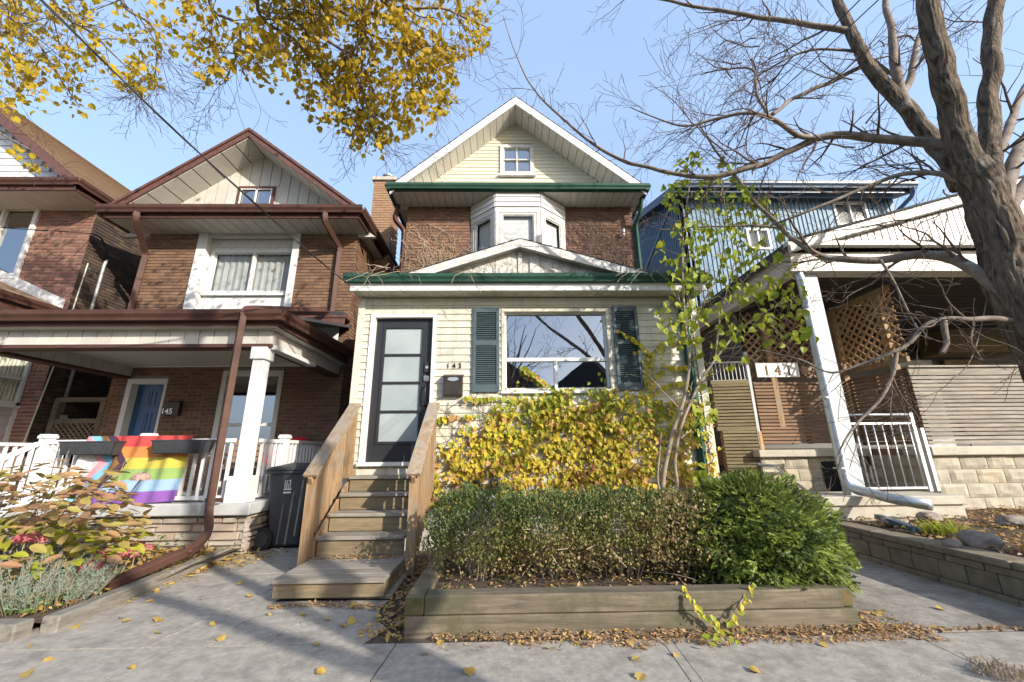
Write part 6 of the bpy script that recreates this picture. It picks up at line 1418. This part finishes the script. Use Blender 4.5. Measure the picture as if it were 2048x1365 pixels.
for i in range(130):
    p = at(Td.rg.uniform(1130, 1275), Td.rg.uniform(450, 560), YU-.04); items.append((p, orient(Td.rv(), Td.rv()), Td.rg.uniform(.03, .05), 0))
leaves(dv, items, [SMALL], [l_litb], 0)
dv2 = thing('dry_creeper', (-1.8, 7.96, 3.5), 'pale leafless creeper stems fanning up the brick wall left of the bay window', 'vine')
Td2 = Tree(9)
for i in range(34): cling(Td2, Td2.rg.uniform(808, 925), Td2.rg.uniform(515, 560), YU-.012, Td2.rg.uniform(.5, 1.3), 12, Td2.rg.uniform(-.2, .9), .004)
Td2.mb.build('stem', m_twigp, dv2, kind='stuff')
dv3 = thing('dry_creeper', (.3, 5.6, 3.7), 'leafless creeper stems on the white pediment over the green gutter', 'vine')
Td3 = Tree(10)
for i in range(30):
    x = Td3.rg.uniform(900, 1200); cling(Td3, x, Td3.rg.uniform(545, 560), Yq-.02, Td3.rg.uniform(.15, .45), 8, Td3.rg.uniform(-1.5, 1.5), .004)
for i in range(26):   # draped over the gutter
    x = Td3.rg.uniform(-2.2, -.2) if i < 18 else Td3.rg.uniform(1.8, 2.9); p = V(x, 5.26, 3.72+Td3.rg.uniform(-.03, .06)); pts = [p]
    d = V(Td3.rg.choice((-1, 1)), -.1, -.15)
    for k in range(7): d = (d+V(Td3.rg.gauss(0, .3), 0, Td3.rg.gauss(-.05, .25))).normalized(); p = p+d*.06; p.y = 5.235-.01*k*.3; pts.append(p.copy())
    Td3.mb.tube(pts, .0035, 3, cap=False)
Td3.mb.build('stem', m_twigp, dv3, kind='stuff')
# ---- heart-leaved small tree at the house corner
rt = thing('redbud_tree', (2.0, 4.7, .1), 'slender multi-stemmed small tree with yellow-green heart-shaped leaves at the right house corner', 'tree')
Tr = Tree(17); RY = 4.7; st2 = MB()
W_ = lambda x, y, d=0.: (x, y, RY+d)
Tr.limb([W_(1322, 1040), W_(1325, 990), W_(1332, 930), W_(1350, 850), W_(1368, 790), W_(1378, 740), W_(1372, 660), W_(1366, 590), W_(1366, 500), W_(1372, 420), W_(1385, 340)], .030, .007, n=10, to=st2, spawn=10, sl=(.3, .7), sdepth=1)
Tr.limb([W_(1328, 1000), W_(1352, 975), W_(1350, 920), W_(1366, 840), W_(1398, 770), W_(1430, 720), W_(1480, 660), W_(1540, 620), W_(1600, 590)], .026, .006, n=10, to=st2, spawn=10, sl=(.3, .7), sdepth=1)
Tr.limb([W_(1430, 720), W_(1440, 640), W_(1460, 560), W_(1480, 480), W_(1500, 400)], .014, .005, n=8, to=st2, spawn=12, sl=(.3, .7), sdepth=1)
Tr.limb([W_(1375, 700), W_(1400, 620), W_(1440, 540), W_(1450, 430), W_(1440, 340)], .014, .005, n=8, to=st2, spawn=10, sl=(.3, .7), sdepth=1)
Tr.limb([W_(1324, 1000), W_(1316, 960), W_(1320, 900), W_(1322, 865)], .016, .008, n=8, to=st2)
Tr.limb([W_(1480, 480), W_(1530, 520), W_(1590, 560)], .009, .004, n=6, to=st2, spawn=6, sl=(.2, .5), sdepth=1)
st2.build('trunk', m_stem, rt, smooth=True); Tr.mb.build('twigs', m_stem, rt, kind='stuff', smooth=True)
rb_poly = [(1375, 310), (1420, 290), (1480, 330), (1500, 370), (1560, 420), (1580, 500), (1610, 560), (1620, 640), (1640, 680), (1570, 720), (1480, 640), (1500, 720), (1440, 760), (1420, 880), (1450, 960), (1380, 980), (1380, 830), (1400, 720), (1330, 700), (1300, 600), (1340, 560), (1310, 500), (1350, 440), (1320, 400), (1330, 340)]
items = []
n = 0
while n < 820:
    x, y = Tr.rg.uniform(1295, 1645), Tr.rg.uniform(285, 985)
    if not inpoly(x, y, rb_poly): continue
    if y > 680 and Tr.rg.random() < .55: continue
    if noise.noise(V(x/40, y/40, 2)) < -.05 and Tr.rg.random() < .7: continue
    n += 1; items.append((at(x, y, RY+Tr.rg.uniform(-.5, .35)), orient(V(Tr.rg.gauss(0, .8), Tr.rg.gauss(0, .5), -.8), V(Tr.rg.gauss(0, .9), -.7, .6)), Tr.rg.uniform(.055, .095), 0))
leaves(rt, items, [HEART], [l_red], 300)
# ---- hedge
def shrub(name, lab, cx, cy, z0, rx, ry, rz, mats_, probs, nleaf, size, seed, stems_=24, stem_m=None, cat='shrub', hull=None, shape=SMALL, limit=0, zfrac=None, lump=.30, up=.5):
    t = thing(name, (cx, cy, z0), lab, cat); rg = random.Random(seed); tt = Tree(seed)
    for i in range(stems_):
        a = rg.uniform(0, 6.28); k = rg.uniform(.0, .55); p = V(cx+rx*k*math.cos(a)*.7, cy+ry*k*math.sin(a)*.7, z0)
        tt.grow(p, V(math.cos(a)*rx*.5, math.sin(a)*ry*.5, rz*1.4), rg.uniform(.005, .008), rz*rg.uniform(.6, .85), 2, .25, .05, .35, step=.08)
    tt.mb.build('stems', stem_m or m_twigp, t, kind='stuff')
    its = []
    for i in range(nleaf):
        a = rg.uniform(0, 6.28); c = rg.uniform(-.75, 1); r_ = (1-rg.random()**2*.5)
        s = math.sqrt(max(0, 1-c*c)); d = V(math.cos(a)*s, math.sin(a)*s, c)
        # boxy superellipsoid hull with lumps
        e = 1/max(1e-6, (abs(d.x)**2.6+abs(d.y)**2.6+abs(d.z)**2.6)**(1/2.6)) if hull == 'box' else 1
        lp = 1+lump*noise.noise(d*3.2+V(seed, 0, 0))+.08*noise.noise(d*9+V(seed, 2, 0))
        p = V(cx+rx*d.x*e*r_*lp, cy+ry*d.y*e*r_*lp, z0+rz*(.92+d.z*e*r_*lp)*.54)
        if p.z < z0: continue
        zf = (p.z-z0)/rz
        if zfrac: w_ = zfrac(zf, rg, p)
        else: w_ = rg.choices(range(len(mats_)), probs)[0]
        if w_ is None: continue
        dd = d*.6+V(rg.gauss(0, .5), rg.gauss(0, .5), up+rg.gauss(0, .4))
        its.append((p, orient(dd, tt.rv()+d*.8), rg.uniform(*size), w_))
    leaves(t, its, [shape], mats_, limit); return t
BOX = [(0, 0), (.3, .3), (.25, .75), (0, 1)]
def zfh(dead):
    def f(zf, rg, p):
        q = zf+noise.noise(p*3)*.35-dead
        if zf < .3 and rg.random() < .62: return None
        if q > .62: return 0 if rg.random() < .8 else 1
        if q > .30: return 1 if rg.random() < .7 else (0 if rg.random() < .4 else 2)
        return 2 if rg.random() < .6 else 1
    return f
hz0 = .16; hm = [l_box, l_boxo, l_boxb]
shrub('boxwood_shrub', 'boxwood at the left end of the planter hedge, dark blue-green top, beside the steps', -.22, 3.95, hz0, .46, .46, .69, hm, None, 9500, (.018, .034), 1, 26, hull='box', zfrac=zfh(-.05), shape=BOX)
shrub('boxwood_shrub', 'second boxwood from the steps, green top over thin tan stems', .42, 3.92, hz0, .48, .46, .66, hm, None, 9500, (.018, .034), 2, 26, hull='box', zfrac=zfh(.10), shape=BOX)
shrub('boxwood_shrub', 'third boxwood of the hedge, olive and half bare, in front of the small tree stems', 1.02, 3.92, hz0, .46, .46, .68, hm, None, 9000, (.018, .034), 3, 30, hull='box', zfrac=zfh(.25), shape=BOX)
shrub('boxwood_shrub', 'mostly dead brown boxwood beside the round evergreen', 1.55, 3.88, hz0, .40, .44, .66, hm, None, 8000, (.018, .034), 4, 34, hull='box', zfrac=zfh(.62), shape=BOX)
# round cedar: flat sprays pointing outwards
cd_ = thing('cedar_shrub', (2.35, 3.95, .15), 'rounded bright green cedar shrub bulging over the right end of the timber planter', 'shrub')
rg = random.Random(55); items = []; cc = V(2.19, 3.84, .42); CR = V(.67, .64, .53)
def tt_rv(rg): return V(rg.gauss(0, .5), rg.gauss(0, .5), rg.gauss(0, .5))
FR = [(0, 0), (.13, .12), (.05, .2), (.19, .38), (.06, .45), (.17, .68), (.05, .74), (0, 1.0)]
for i in range(13000):
    a = rg.uniform(0, 6.28); c = rg.uniform(-.6, 1); s = math.sqrt(1-c*c); d = V(math.cos(a)*s, math.sin(a)*s, c)
    lay = rg.random()**1.5*.22; lp = 1+.20*noise.noise(d*2.4+V(4, 4, 0))+.16*noise.noise(d*6)
    p = cc+V(CR.x*d.x, CR.y*d.y, CR.z*d.z)*(lp-lay)
    if p.z < .16: continue
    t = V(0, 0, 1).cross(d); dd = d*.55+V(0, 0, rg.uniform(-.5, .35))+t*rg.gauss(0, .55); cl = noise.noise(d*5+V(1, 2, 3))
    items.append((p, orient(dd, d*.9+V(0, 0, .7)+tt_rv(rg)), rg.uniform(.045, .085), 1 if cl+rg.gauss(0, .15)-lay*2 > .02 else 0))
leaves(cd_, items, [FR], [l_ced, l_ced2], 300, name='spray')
b = MB(); rr = []
for i in range(13):
    for j in range(9): pass
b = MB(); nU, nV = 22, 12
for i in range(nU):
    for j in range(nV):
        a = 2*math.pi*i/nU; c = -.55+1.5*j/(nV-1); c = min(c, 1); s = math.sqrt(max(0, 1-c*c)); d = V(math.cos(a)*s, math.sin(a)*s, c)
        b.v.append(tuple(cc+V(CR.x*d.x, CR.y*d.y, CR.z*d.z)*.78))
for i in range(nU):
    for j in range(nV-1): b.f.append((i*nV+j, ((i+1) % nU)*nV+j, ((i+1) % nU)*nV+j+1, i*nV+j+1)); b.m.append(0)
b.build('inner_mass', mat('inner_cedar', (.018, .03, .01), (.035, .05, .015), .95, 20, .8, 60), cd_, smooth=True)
shrub('cedar_seedling', 'small bluish cedar sprig at the foot of the round cedar', 1.98, 3.50, .2, .13, .12, .26, [l_ced], [1], 420, (.04, .06), 61, 4, cat='shrub', shape=FR)
# ---- hydrangea
hy = thing('hydrangea', (-4.75, 4.35, .08), 'hydrangea bush with large pink, ochre and green autumn leaves at the lower left', 'shrub')
Th = Tree(33); items = []; hc = V(-4.72, 4.2, .1)
for i in range(26):
    a = Th.rg.uniform(0, 6.28); k = Th.rg.uniform(0, .3); Th.grow(hc+V(math.cos(a)*k, math.sin(a)*k, 0), V(math.cos(a)*.7, math.sin(a)*.7, 1.1), .010, Th.rg.uniform(.8, 1.25), 1, .15, .02, .25, step=.12)
Th.mb.build('stems', m_stem, hy, kind='stuff', smooth=True)
for i in range(1150):
    a = Th.rg.uniform(0, 6.28); c = Th.rg.uniform(-.1, 1); s = math.sqrt(1-c*c); d = V(math.cos(a)*s, math.sin(a)*s, c); r_ = 1-Th.rg.random()**2*.55; r_ *= 1+.15*noise.noise(d*3)
    p = hc+V(1.12*d.x, .85*d.y, .30+.72*d.z)*r_
    if p.z < .15: continue
    out = V(d.x, d.y, 0).normalized() if s > .1 else V(1, 0, 0); ang = Th.rg.gauss(0, 1.0); dd = Matrix.Rotation(ang, 3, 'Z') @ out + V(0, 0, Th.rg.uniform(-.5, .15))
    items.append((p, orient(dd, V(Th.rg.gauss(0, .3), -.35+Th.rg.gauss(0, .3), 1)), Th.rg.uniform(.08, .155), 0 if r_*(.6+.5*c) > .62 or Th.rg.random() < .35 else 1))
leaves(hy, items, [OVAL], [l_hy, l_hyg], 300)
def flower(parent, c, r, m_, n=70, nm='flower_head'):
    b = MB(); rg = random.Random(int(c.x*100))
    for i in range(n):
        a = rg.uniform(0, 6.28); z = rg.uniform(-.3, 1); s = math.sqrt(1-z*z); d = V(math.cos(a)*s, math.sin(a)*s, z*.7); p = c+d*r; u = d.orthogonal().normalized(); v = d.cross(u); e = r*rg.uniform(.12, .22); w2 = d*r*rg.uniform(-.12, .15); w3 = d*r*rg.uniform(-.12, .15)
        b.add([p-u*e, p-v*e+w2, p+u*e+w3, p+v*e], [(0, 1, 2, 3)]); 
    b.build(nm, m_, parent, recalc=False)
flower(hy, at(281, 957, 4.1), .068, l_flow, 330); b = MB(); b.tube([at(281, 960, 4.1), at(262, 985, 4.2), at(230, 1000, 4.25)], .006, 5); b.build('flower_stalk', m_stem, hy)
# sage-like grey shrub, sedum, groundcover
sg_ = thing('lavender_shrub', (-3.95, 3.75, .08), 'low silvery grey-green lavender mound at the lower left corner of the garden', 'shrub')
rg = random.Random(71); items = []; b = MB()
for i in range(420):
    a = rg.uniform(0, 6.28); k = math.sqrt(rg.random()); p = V(-3.98+.62*k*math.cos(a), 3.72+.32*k*math.sin(a), .07); d = V(math.cos(a)*k*.7, math.sin(a)*k*.7-.1, 1).normalized(); L_ = (.40-.13*k)*rg.uniform(.7, 1.05)
    e = p+d*L_+V(rg.gauss(0, .03), rg.gauss(0, .03), 0); b.tube([p, (p+e)/2+V(rg.gauss(0, .01), 0, 0), e], .0025, 3, cap=False)
    for j in range(26):
        q = p.lerp(e, .25+.75*j/25); items.append((q, orient(V(rg.gauss(0, .6), rg.gauss(0, .6), .8), V(rg.gauss(0, 1), -1, .3)), rg.uniform(.018, .032), 0))
b.build('stems', m_stem, sg_, kind='stuff'); leaves(sg_, items, [[(0, 0), (.11, .3), (.10, .7), (0, 1)]], [l_sage], 0)
for i, (x, y, Y, lb) in enumerate(((205, 1118, 4.3, 'pink sedum flower head cluster left of the brown downpipe, leftmost'), (238, 1112, 4.35, 'pink sedum flower head cluster between hydrangea and downpipe, middle'), (180, 1140, 4.0, 'dull pink sedum cluster lowest, against the lavender'), (272, 1098, 4.8, 'dark red sedum cluster nearest the stone porch'), (50, 1083, 3.9, 'dusky pink flower head low inside the hydrangea'))):
    p = at(x, y, Y); t = thing('sedum', (p.x, p.y, .08), lb, 'flower'); flower(t, p+V(0, 0, .02), .075, l_sed, 120); flower(t, p+V(.09, .03, .0), .055, l_sed, 80)
    b = MB(); b.tube([(p.x, p.y, .06), (p.x, p.y, p.z)], .006, 5); b.tube([(p.x+.03, p.y, .06), (p.x+.09, p.y+.03, p.z)], .005, 5); b.build('stem', m_stem, t)
gc = random.Random(81); items = []
for i in range(520):
    if i < 260: p = V(gc.uniform(-5.2, -3.9), gc.uniform(4.3, 5.4), .10+gc.random()*.22)
    else: p = V(gc.uniform(-3.85, -3.5), gc.uniform(3.4, 4.6), .08+gc.random()*.04)
    items.append((p, orient(V(gc.gauss(0, 1), gc.gauss(0, 1), .3), V(0, -.4, 1)), gc.uniform(.035, .07), 0))
gco = thing('ground_cover', (-4.2, 4.6, .08), 'patchy low green ground cover under the downpipe in the left garden', 'plants'); leaves(gco, items, [OVAL], [l_grn], 0)
# grass tuft, small weeds, boulders right garden
gt_ = thing('grass_tuft', (4.75, 4.4, .32), 'yellow-green grass tuft with dry blades on the right garden edge', 'plant'); b = MB(); rg = random.Random(91); gp_ = atz(1885, 1062, .36)
for i in range(170):
    a = rg.uniform(0, 6.28); p = gp_+V(rg.gauss(0, .10), rg.gauss(0, .10), -.02); d = V(math.cos(a), math.sin(a)-.2, rg.uniform(.5, 1.4)).normalized(); L_ = rg.uniform(.12, .3); m1 = p+d*L_*.5; m2 = p+d*L_+V(0, 0, -L_*.35); s = V(-d.y, d.x, 0).normalized()*.006
    b.add([p-s, p+s, m1+s, m1-s, m2], [(0, 1, 2, 3), (3, 2, 4)])
b.build('blades', l_vg, gt_, recalc=False, kind='stuff')
m_rock = mat('pinkish_granite', (.17, .14, .115), (.27, .235, .20), .8, 9, .4, 30)
def boulder(x, y, z, r, s, lb):
    p = atz(x, y, z); b = bmesh.new(); bmesh.ops.create_icosphere(b, subdivisions=4, radius=1)
    for v in b.verts: k = 1+.34*noise.noise(v.co*1.2+V(x, 0, 0))+.12*noise.noise(v.co*3)+.03*noise.noise(v.co*9); v.co = V(v.co.x*r*s[0]*k, v.co.y*r*s[1]*k, v.co.z*r*s[2]*k)
    me = bpy.data.meshes.new('boulder'); b.to_mesh(me); b.free(); me.materials.append(m_rock); me.polygons.foreach_set('use_smooth', [True]*len(me.polygons)); o = bpy.data.objects.new('boulder', me); COL.objects.link(o); o.location = p; tag(o, lb, 'boulder')
boulder(1962, 1086, .35, .125, (1.2, .9, .8), 'largest pinkish grey boulder in the leaf covered right garden')
boulder(1790, 1045, .37, .09, (1.4, 1, .6), 'small flat grey stone near the painted board in the right garden')
boulder(1858, 1035, .38, .10, (1.3, 1, .6), 'flat stone behind the grass tuft in the right garden')
boulder(1905, 1090, .34, .06, (1.2, 1, .8), 'little pale stone on the garden edge left of the largest boulder')

boulder(2030, 1045, .38, .12, (1.5, 1, .6), 'dark flat stone at the right edge of the garden')
tf = MB(); pt = atz(2005, 1352, 0); rg = random.Random(5)
for i in range(260):
    a = rg.uniform(0, 6.28); k = math.sqrt(rg.random())*.10; p = pt+V(k*math.cos(a)*1.3, k*math.sin(a), .01); q = p+V(rg.gauss(0, .02), rg.gauss(0, .02), rg.uniform(.01, .05)); tf.tube([p, q], .0022, 3, cap=False)
o = tf.build('dry_clump', m_twigp, None, origin=pt); tag(o, 'pale dry clump of stems lying on the sidewalk at the lower right corner', 'plant debris')
# ---- litter
def litter(name, n, region, size, mats_, probs, lab, cat='leaf litter', zf=None, seed=1):
    rg = random.Random(seed); its = []; 
    while len(its) < n:
        x, y = rg.uniform(region[0], region[1]), rg.uniform(region[2], region[3])
        z = zf(x, y, rg)
        if z is None: continue
        its.append((V(x, y, z+rg.random()*.012), orient(V(rg.gauss(0, 1), rg.gauss(0, 1), rg.gauss(0, .25)), V(rg.gauss(0, .35), rg.gauss(0, .35), 1)), rg.uniform(*size), rg.choices(range(len(mats_)), probs)[0]))
    t = thing(name, ((region[0]+region[1])/2, (region[2]+region[3])/2, 0), lab, cat); t['kind'] = 'stuff'; leaves(t, its, [OVAL, SMALL], mats_, 0, stuffname='leaf_litter'); return t
def z_strip(x, y, rg):
    lim = 3.175-(.05+.14*max(0, min(1, (x+.6)/1.2)))*(1+.4*noise.noise(V(x*4, 0, 0)))
    if y < lim and rg.random() > .04: return None
    if y > 3.178: return None
    return .002+.03*max(0, (y-3.0)/.18)*rg.random()
litter('leaf_litter', 2600, (-.5, 2.9, 2.95, 3.18), (.010, .036), [l_litb, l_fall], [.86, .14], 'brown crushed leaf litter banked along the foot of the timber planter', zf=z_strip, seed=2)
litter('leaf_litter', 700, (-1.0, -.70, 3.15, 5.2), (.02, .06), [l_litb, l_fall], [.6, .4], 'fallen leaves caught in the gap between steps and planter', zf=lambda x, y, r: .01 if r.random() < .9 else None, seed=3)
litter('leaf_litter', 420, (-1.95, -1.0, 3.66, 3.86), (.012, .035), [l_litb, l_fall], [.85, .15], 'thin line of crumbled leaves below the bottom wooden step', zf=lambda x, y, r: .004 if abs(y-3.77+.05*math.sin(x*5)) < .05 else None, seed=4)
litter('leaf_litter', 300, (-1.95, -1.08, 4.45, 4.63), (.015, .04), [l_litb, l_fall], [.8, .2], 'dry leaves gathered at the back of the bottom wooden platform', zf=lambda x, y, r: .182 if y > 4.53 or r.random() < .15 else None, seed=5)
litter('leaf_litter', 1900, (-5.5, -3.42, 3.45, 5.55), (.03, .075), [l_litb, l_fall], [.3, .7], 'yellow fallen leaves covering the soil of the left garden', zf=lambda x, y, r: .10 if (x > -4.4 and noise.noise(V(x*2, y*2, 0)) > -.25) or r.random() < .3 else None, seed=6)
litter('leaf_litter', 420, (-3.42, -2.9, 3.9, 5.7), (.03, .07), [l_fall, l_litb], [.75, .25], 'yellow leaves drifted against the timber kerb and bin wheel', zf=lambda x, y, r: .004 if r.random() < math.exp(-((x+3.36-.0*(y))/.12)**2) or (y > 5.0 and r.random() < .4) else None, seed=7)
litter('leaf_litter', 6500, (4.35, 9.0, 2.6, 6.05), (.025, .07), [l_litb, l_fall], [.75, .25], 'thick brown leaf litter covering the right garden bed', zf=lambda x, y, r: .33+.035*noise.noise(V(x*2, y*2, 4))+max(0, (y-4.5))*.03, seed=8)
litter('leaf_litter', 500, (2.5, 4.08, 3.1, 3.5), (.012, .045), [l_litb, l_fall], [.85, .15], 'scattered leaf crumbs at the right end of the planter', zf=lambda x, y, r: .003 if r.random() < math.exp(-((x-2.6)/.22)**2) or abs(y-3.13) < .02 else None, seed=9)
litter('leaf_litter', 900, (-.5, 2.35, 3.36, 4.6), (.02, .06), [l_litb, l_fall], [.75, .25], 'brown leaves on the soil under the hedge in the planter', zf=lambda x, y, r: .165, seed=10)
litter('grit', 3600, (-4.0, 3.9, 2.35, 3.9), (.003, .011), [l_litb, m_twigp], [.6, .4], 'fine grit and leaf crumbs scattered over the concrete', cat='grit', zf=lambda x, y, r: .0035 if (noise.noise(V(x*3, y*3, 9)) > -.1 or r.random() < .2) and (y < 3.15 or x < -.8 or x > 2.55) else None, seed=14)
litter('leaf_litter', 160, (-7.8, -3.3, 5.36, 5.6), (.03, .06), [l_fall, l_litb], [.85, .15], 'yellow leaves lying along the brown porch gutter', zf=lambda x, y, r: PZ+.05, seed=12)
# individual fallen leaves on the concrete
spots = [(320, 1238), (438, 1276), (418, 1250), (485, 1068+60), (495, 1195), (312, 1268), (245, 1245), (240, 1238), (152, 1252), (65, 1290), (105, 1318), (258, 1335), (480, 1170), (402, 1200), (632, 1345), (627, 1292), (700, 1213), (535, 1228), (610, 1228), (648, 1240), (710, 1240), (685, 1250), (762, 1268), (795, 1255), (938, 1338), (885, 1283), (1278, 1300), (1278, 1318), (1285, 1350), (1350, 1308), (1875, 1258), (1960, 1320), (1745, 1225), (1770, 1228), (1875, 1218), (1255, 1283), (560, 1180), (400, 1125), (570, 1105), (1640, 1288), (1100, 1300), (1500, 1340), (55, 1345), (850, 1310)]
lfm = [leaf_mesh('fallen_leaf', MAPLE, l_fall, .2, c_) for c_ in (.1, .3, .5)]
rg = random.Random(77); fallen = []
for i, (x, y) in enumerate(spots):
    p = atz(x, y, .006); o = bpy.data.objects.new('fallen_leaf', lfm[i % 3]); COL.objects.link(o)
    o.matrix_world = Matrix.Translation(p+V(0, 0, .006)) @ orient(V(rg.gauss(0, 1), rg.gauss(0, 1), rg.gauss(0, .12)), V(rg.gauss(0, .2), rg.gauss(0, .2), 1)).to_4x4() @ Matrix.Scale(rg.uniform(.04, .065) if i % 4 else rg.uniform(.06, .08), 4)
    fallen.append((x, y, o))
ORD = ['leftmost', 'second', 'third', 'fourth', 'fifth', 'sixth', 'seventh', 'eighth', 'ninth', 'tenth', 'eleventh', 'twelfth', 'thirteenth', 'fourteenth', 'fifteenth', 'sixteenth', 'seventeenth', 'eighteenth']
zones = {}
for x, y, o in fallen:
    zn = ('on the path by the garden kerb' if x < 540 and y < 1268 else 'on the path just below the wooden steps' if x < 810 and y < 1274 else 'on the right path beside the retaining wall' if x > 1700 and y < 1262 else 'on the sidewalk left of the planter' if x < 810 else 'on the sidewalk in front of the planter' if x < 1720 else 'on the sidewalk right of the planter')
    zones.setdefault(zn, []).append((x, y, o))
for zn, L_ in zones.items():
    L_.sort(key=lambda t: (t[0], t[1]))
    for k, (x, y, o) in enumerate(L_): tag(o, ('leftmost' if k == 0 else 'rightmost' if k == len(L_)-1 else ORD[k]+' from left')+' yellow fallen maple leaf '+zn, 'leaf', 'fallen leaves on the concrete')
# ---- far trees behind the blue house
def far_tree(x, y, Yd, h_, seed, lab, m_=m_twig, spread=1., leaf=0, name='bare_tree'):
    p = at(x, y, Yd); t = thing(name, (p.x, Yd, 0), lab, 'tree'); T2 = Tree(seed); b = MB()
    b.tube([(p.x, Yd, -.1), (p.x+.1, Yd, h_*.3), (p.x, Yd, h_*.5)], [.22, .18, .13], 10); b.build('trunk', m_barks, t, smooth=True)
    for i in range(9):
        a = T2.rg.uniform(0, 6.28); T2.grow(V(p.x, Yd, h_*T2.rg.uniform(.3, .5)), V(math.cos(a)*spread, math.sin(a)*spread, 1.6), .09, h_*T2.rg.uniform(.4, .6), 4, .16, .05, .42, step=h_*.06, rmin=.008)
    T2.mb.build('branches', m_, t, kind='stuff')
    if leaf:
        its = []
        for pts, d in T2.tips:
            if T2.rg.random() < .6: its.append((pts[-1], orient(T2.rv(), T2.rv()), T2.rg.uniform(.1, .2), 0))
        leaves(t, its, [SMALL], [l_litb], 0)
far_tree(1700, 330, 24, 15.5, 101, 'distant bare tree with rusty twigs behind the blue house roof', leaf=1)
far_tree(1560, 330, 30, 16, 102, 'faint distant bare tree left of the rusty one behind the blue roof', leaf=1)
far_tree(1850, 340, 22, 13, 103, 'distant bare tree seen between the leaning trunk and white gable', leaf=1)
# ---- across the street: what the windows mirror
def opp_house(x, Yd, w_, h_, m_, lab):
    t = thing('house', (x, Yd, 0), lab, 'house'); b = MB(); b.box(x-w_/2, x+w_/2, Yd-8, Yd, 0, h_); b.build('wall', m_, t)
    b = MB(); b.prism([(x-w_/2-.4, Yd+.5, h_), (x+w_/2+.4, Yd+.5, h_), (x, Yd+.5, h_+2.3)], (0, -9, 0)); b.build('roof', m_dshing, t)
    for zz in (1.2, 4.0):
        for dx in (-1.3, 1.3): b = MB(); b.box(x+dx-.55, x+dx+.55, Yd-.05, Yd+.04, zz, zz+1.4); wq_ = b.build('window', m_white, t); b = MB(); b.box(x+dx-.47, x+dx+.47, Yd+.04, Yd+.05, zz+.08, zz+1.32); b.build('pane', g_dark, wq_)
    b = MB(); b.box(x-.5, x+.5, Yd-.02, Yd+.05, 0, 2.2); b.build('door', m_blued, t)
for i, (x, m_) in enumerate(((-13, m_b143), (-6.5, m_cream), (0, m_b145), (6.5, m_b147), (13, m_b145))): opp_house(x, -19, 5.4, 5.8, m_, ['red-brown brick house across the street behind the camera, far left', 'cream house across the street behind the camera', 'brown brick house across the street facing the cream house', 'red brick house across the street, right of the brown one', 'brown brick house across the street behind the camera, far right'][i])
far_tree(1024, 900, -14, 10.5, 111, 'bare street tree mirrored in the big window', spread=.8)
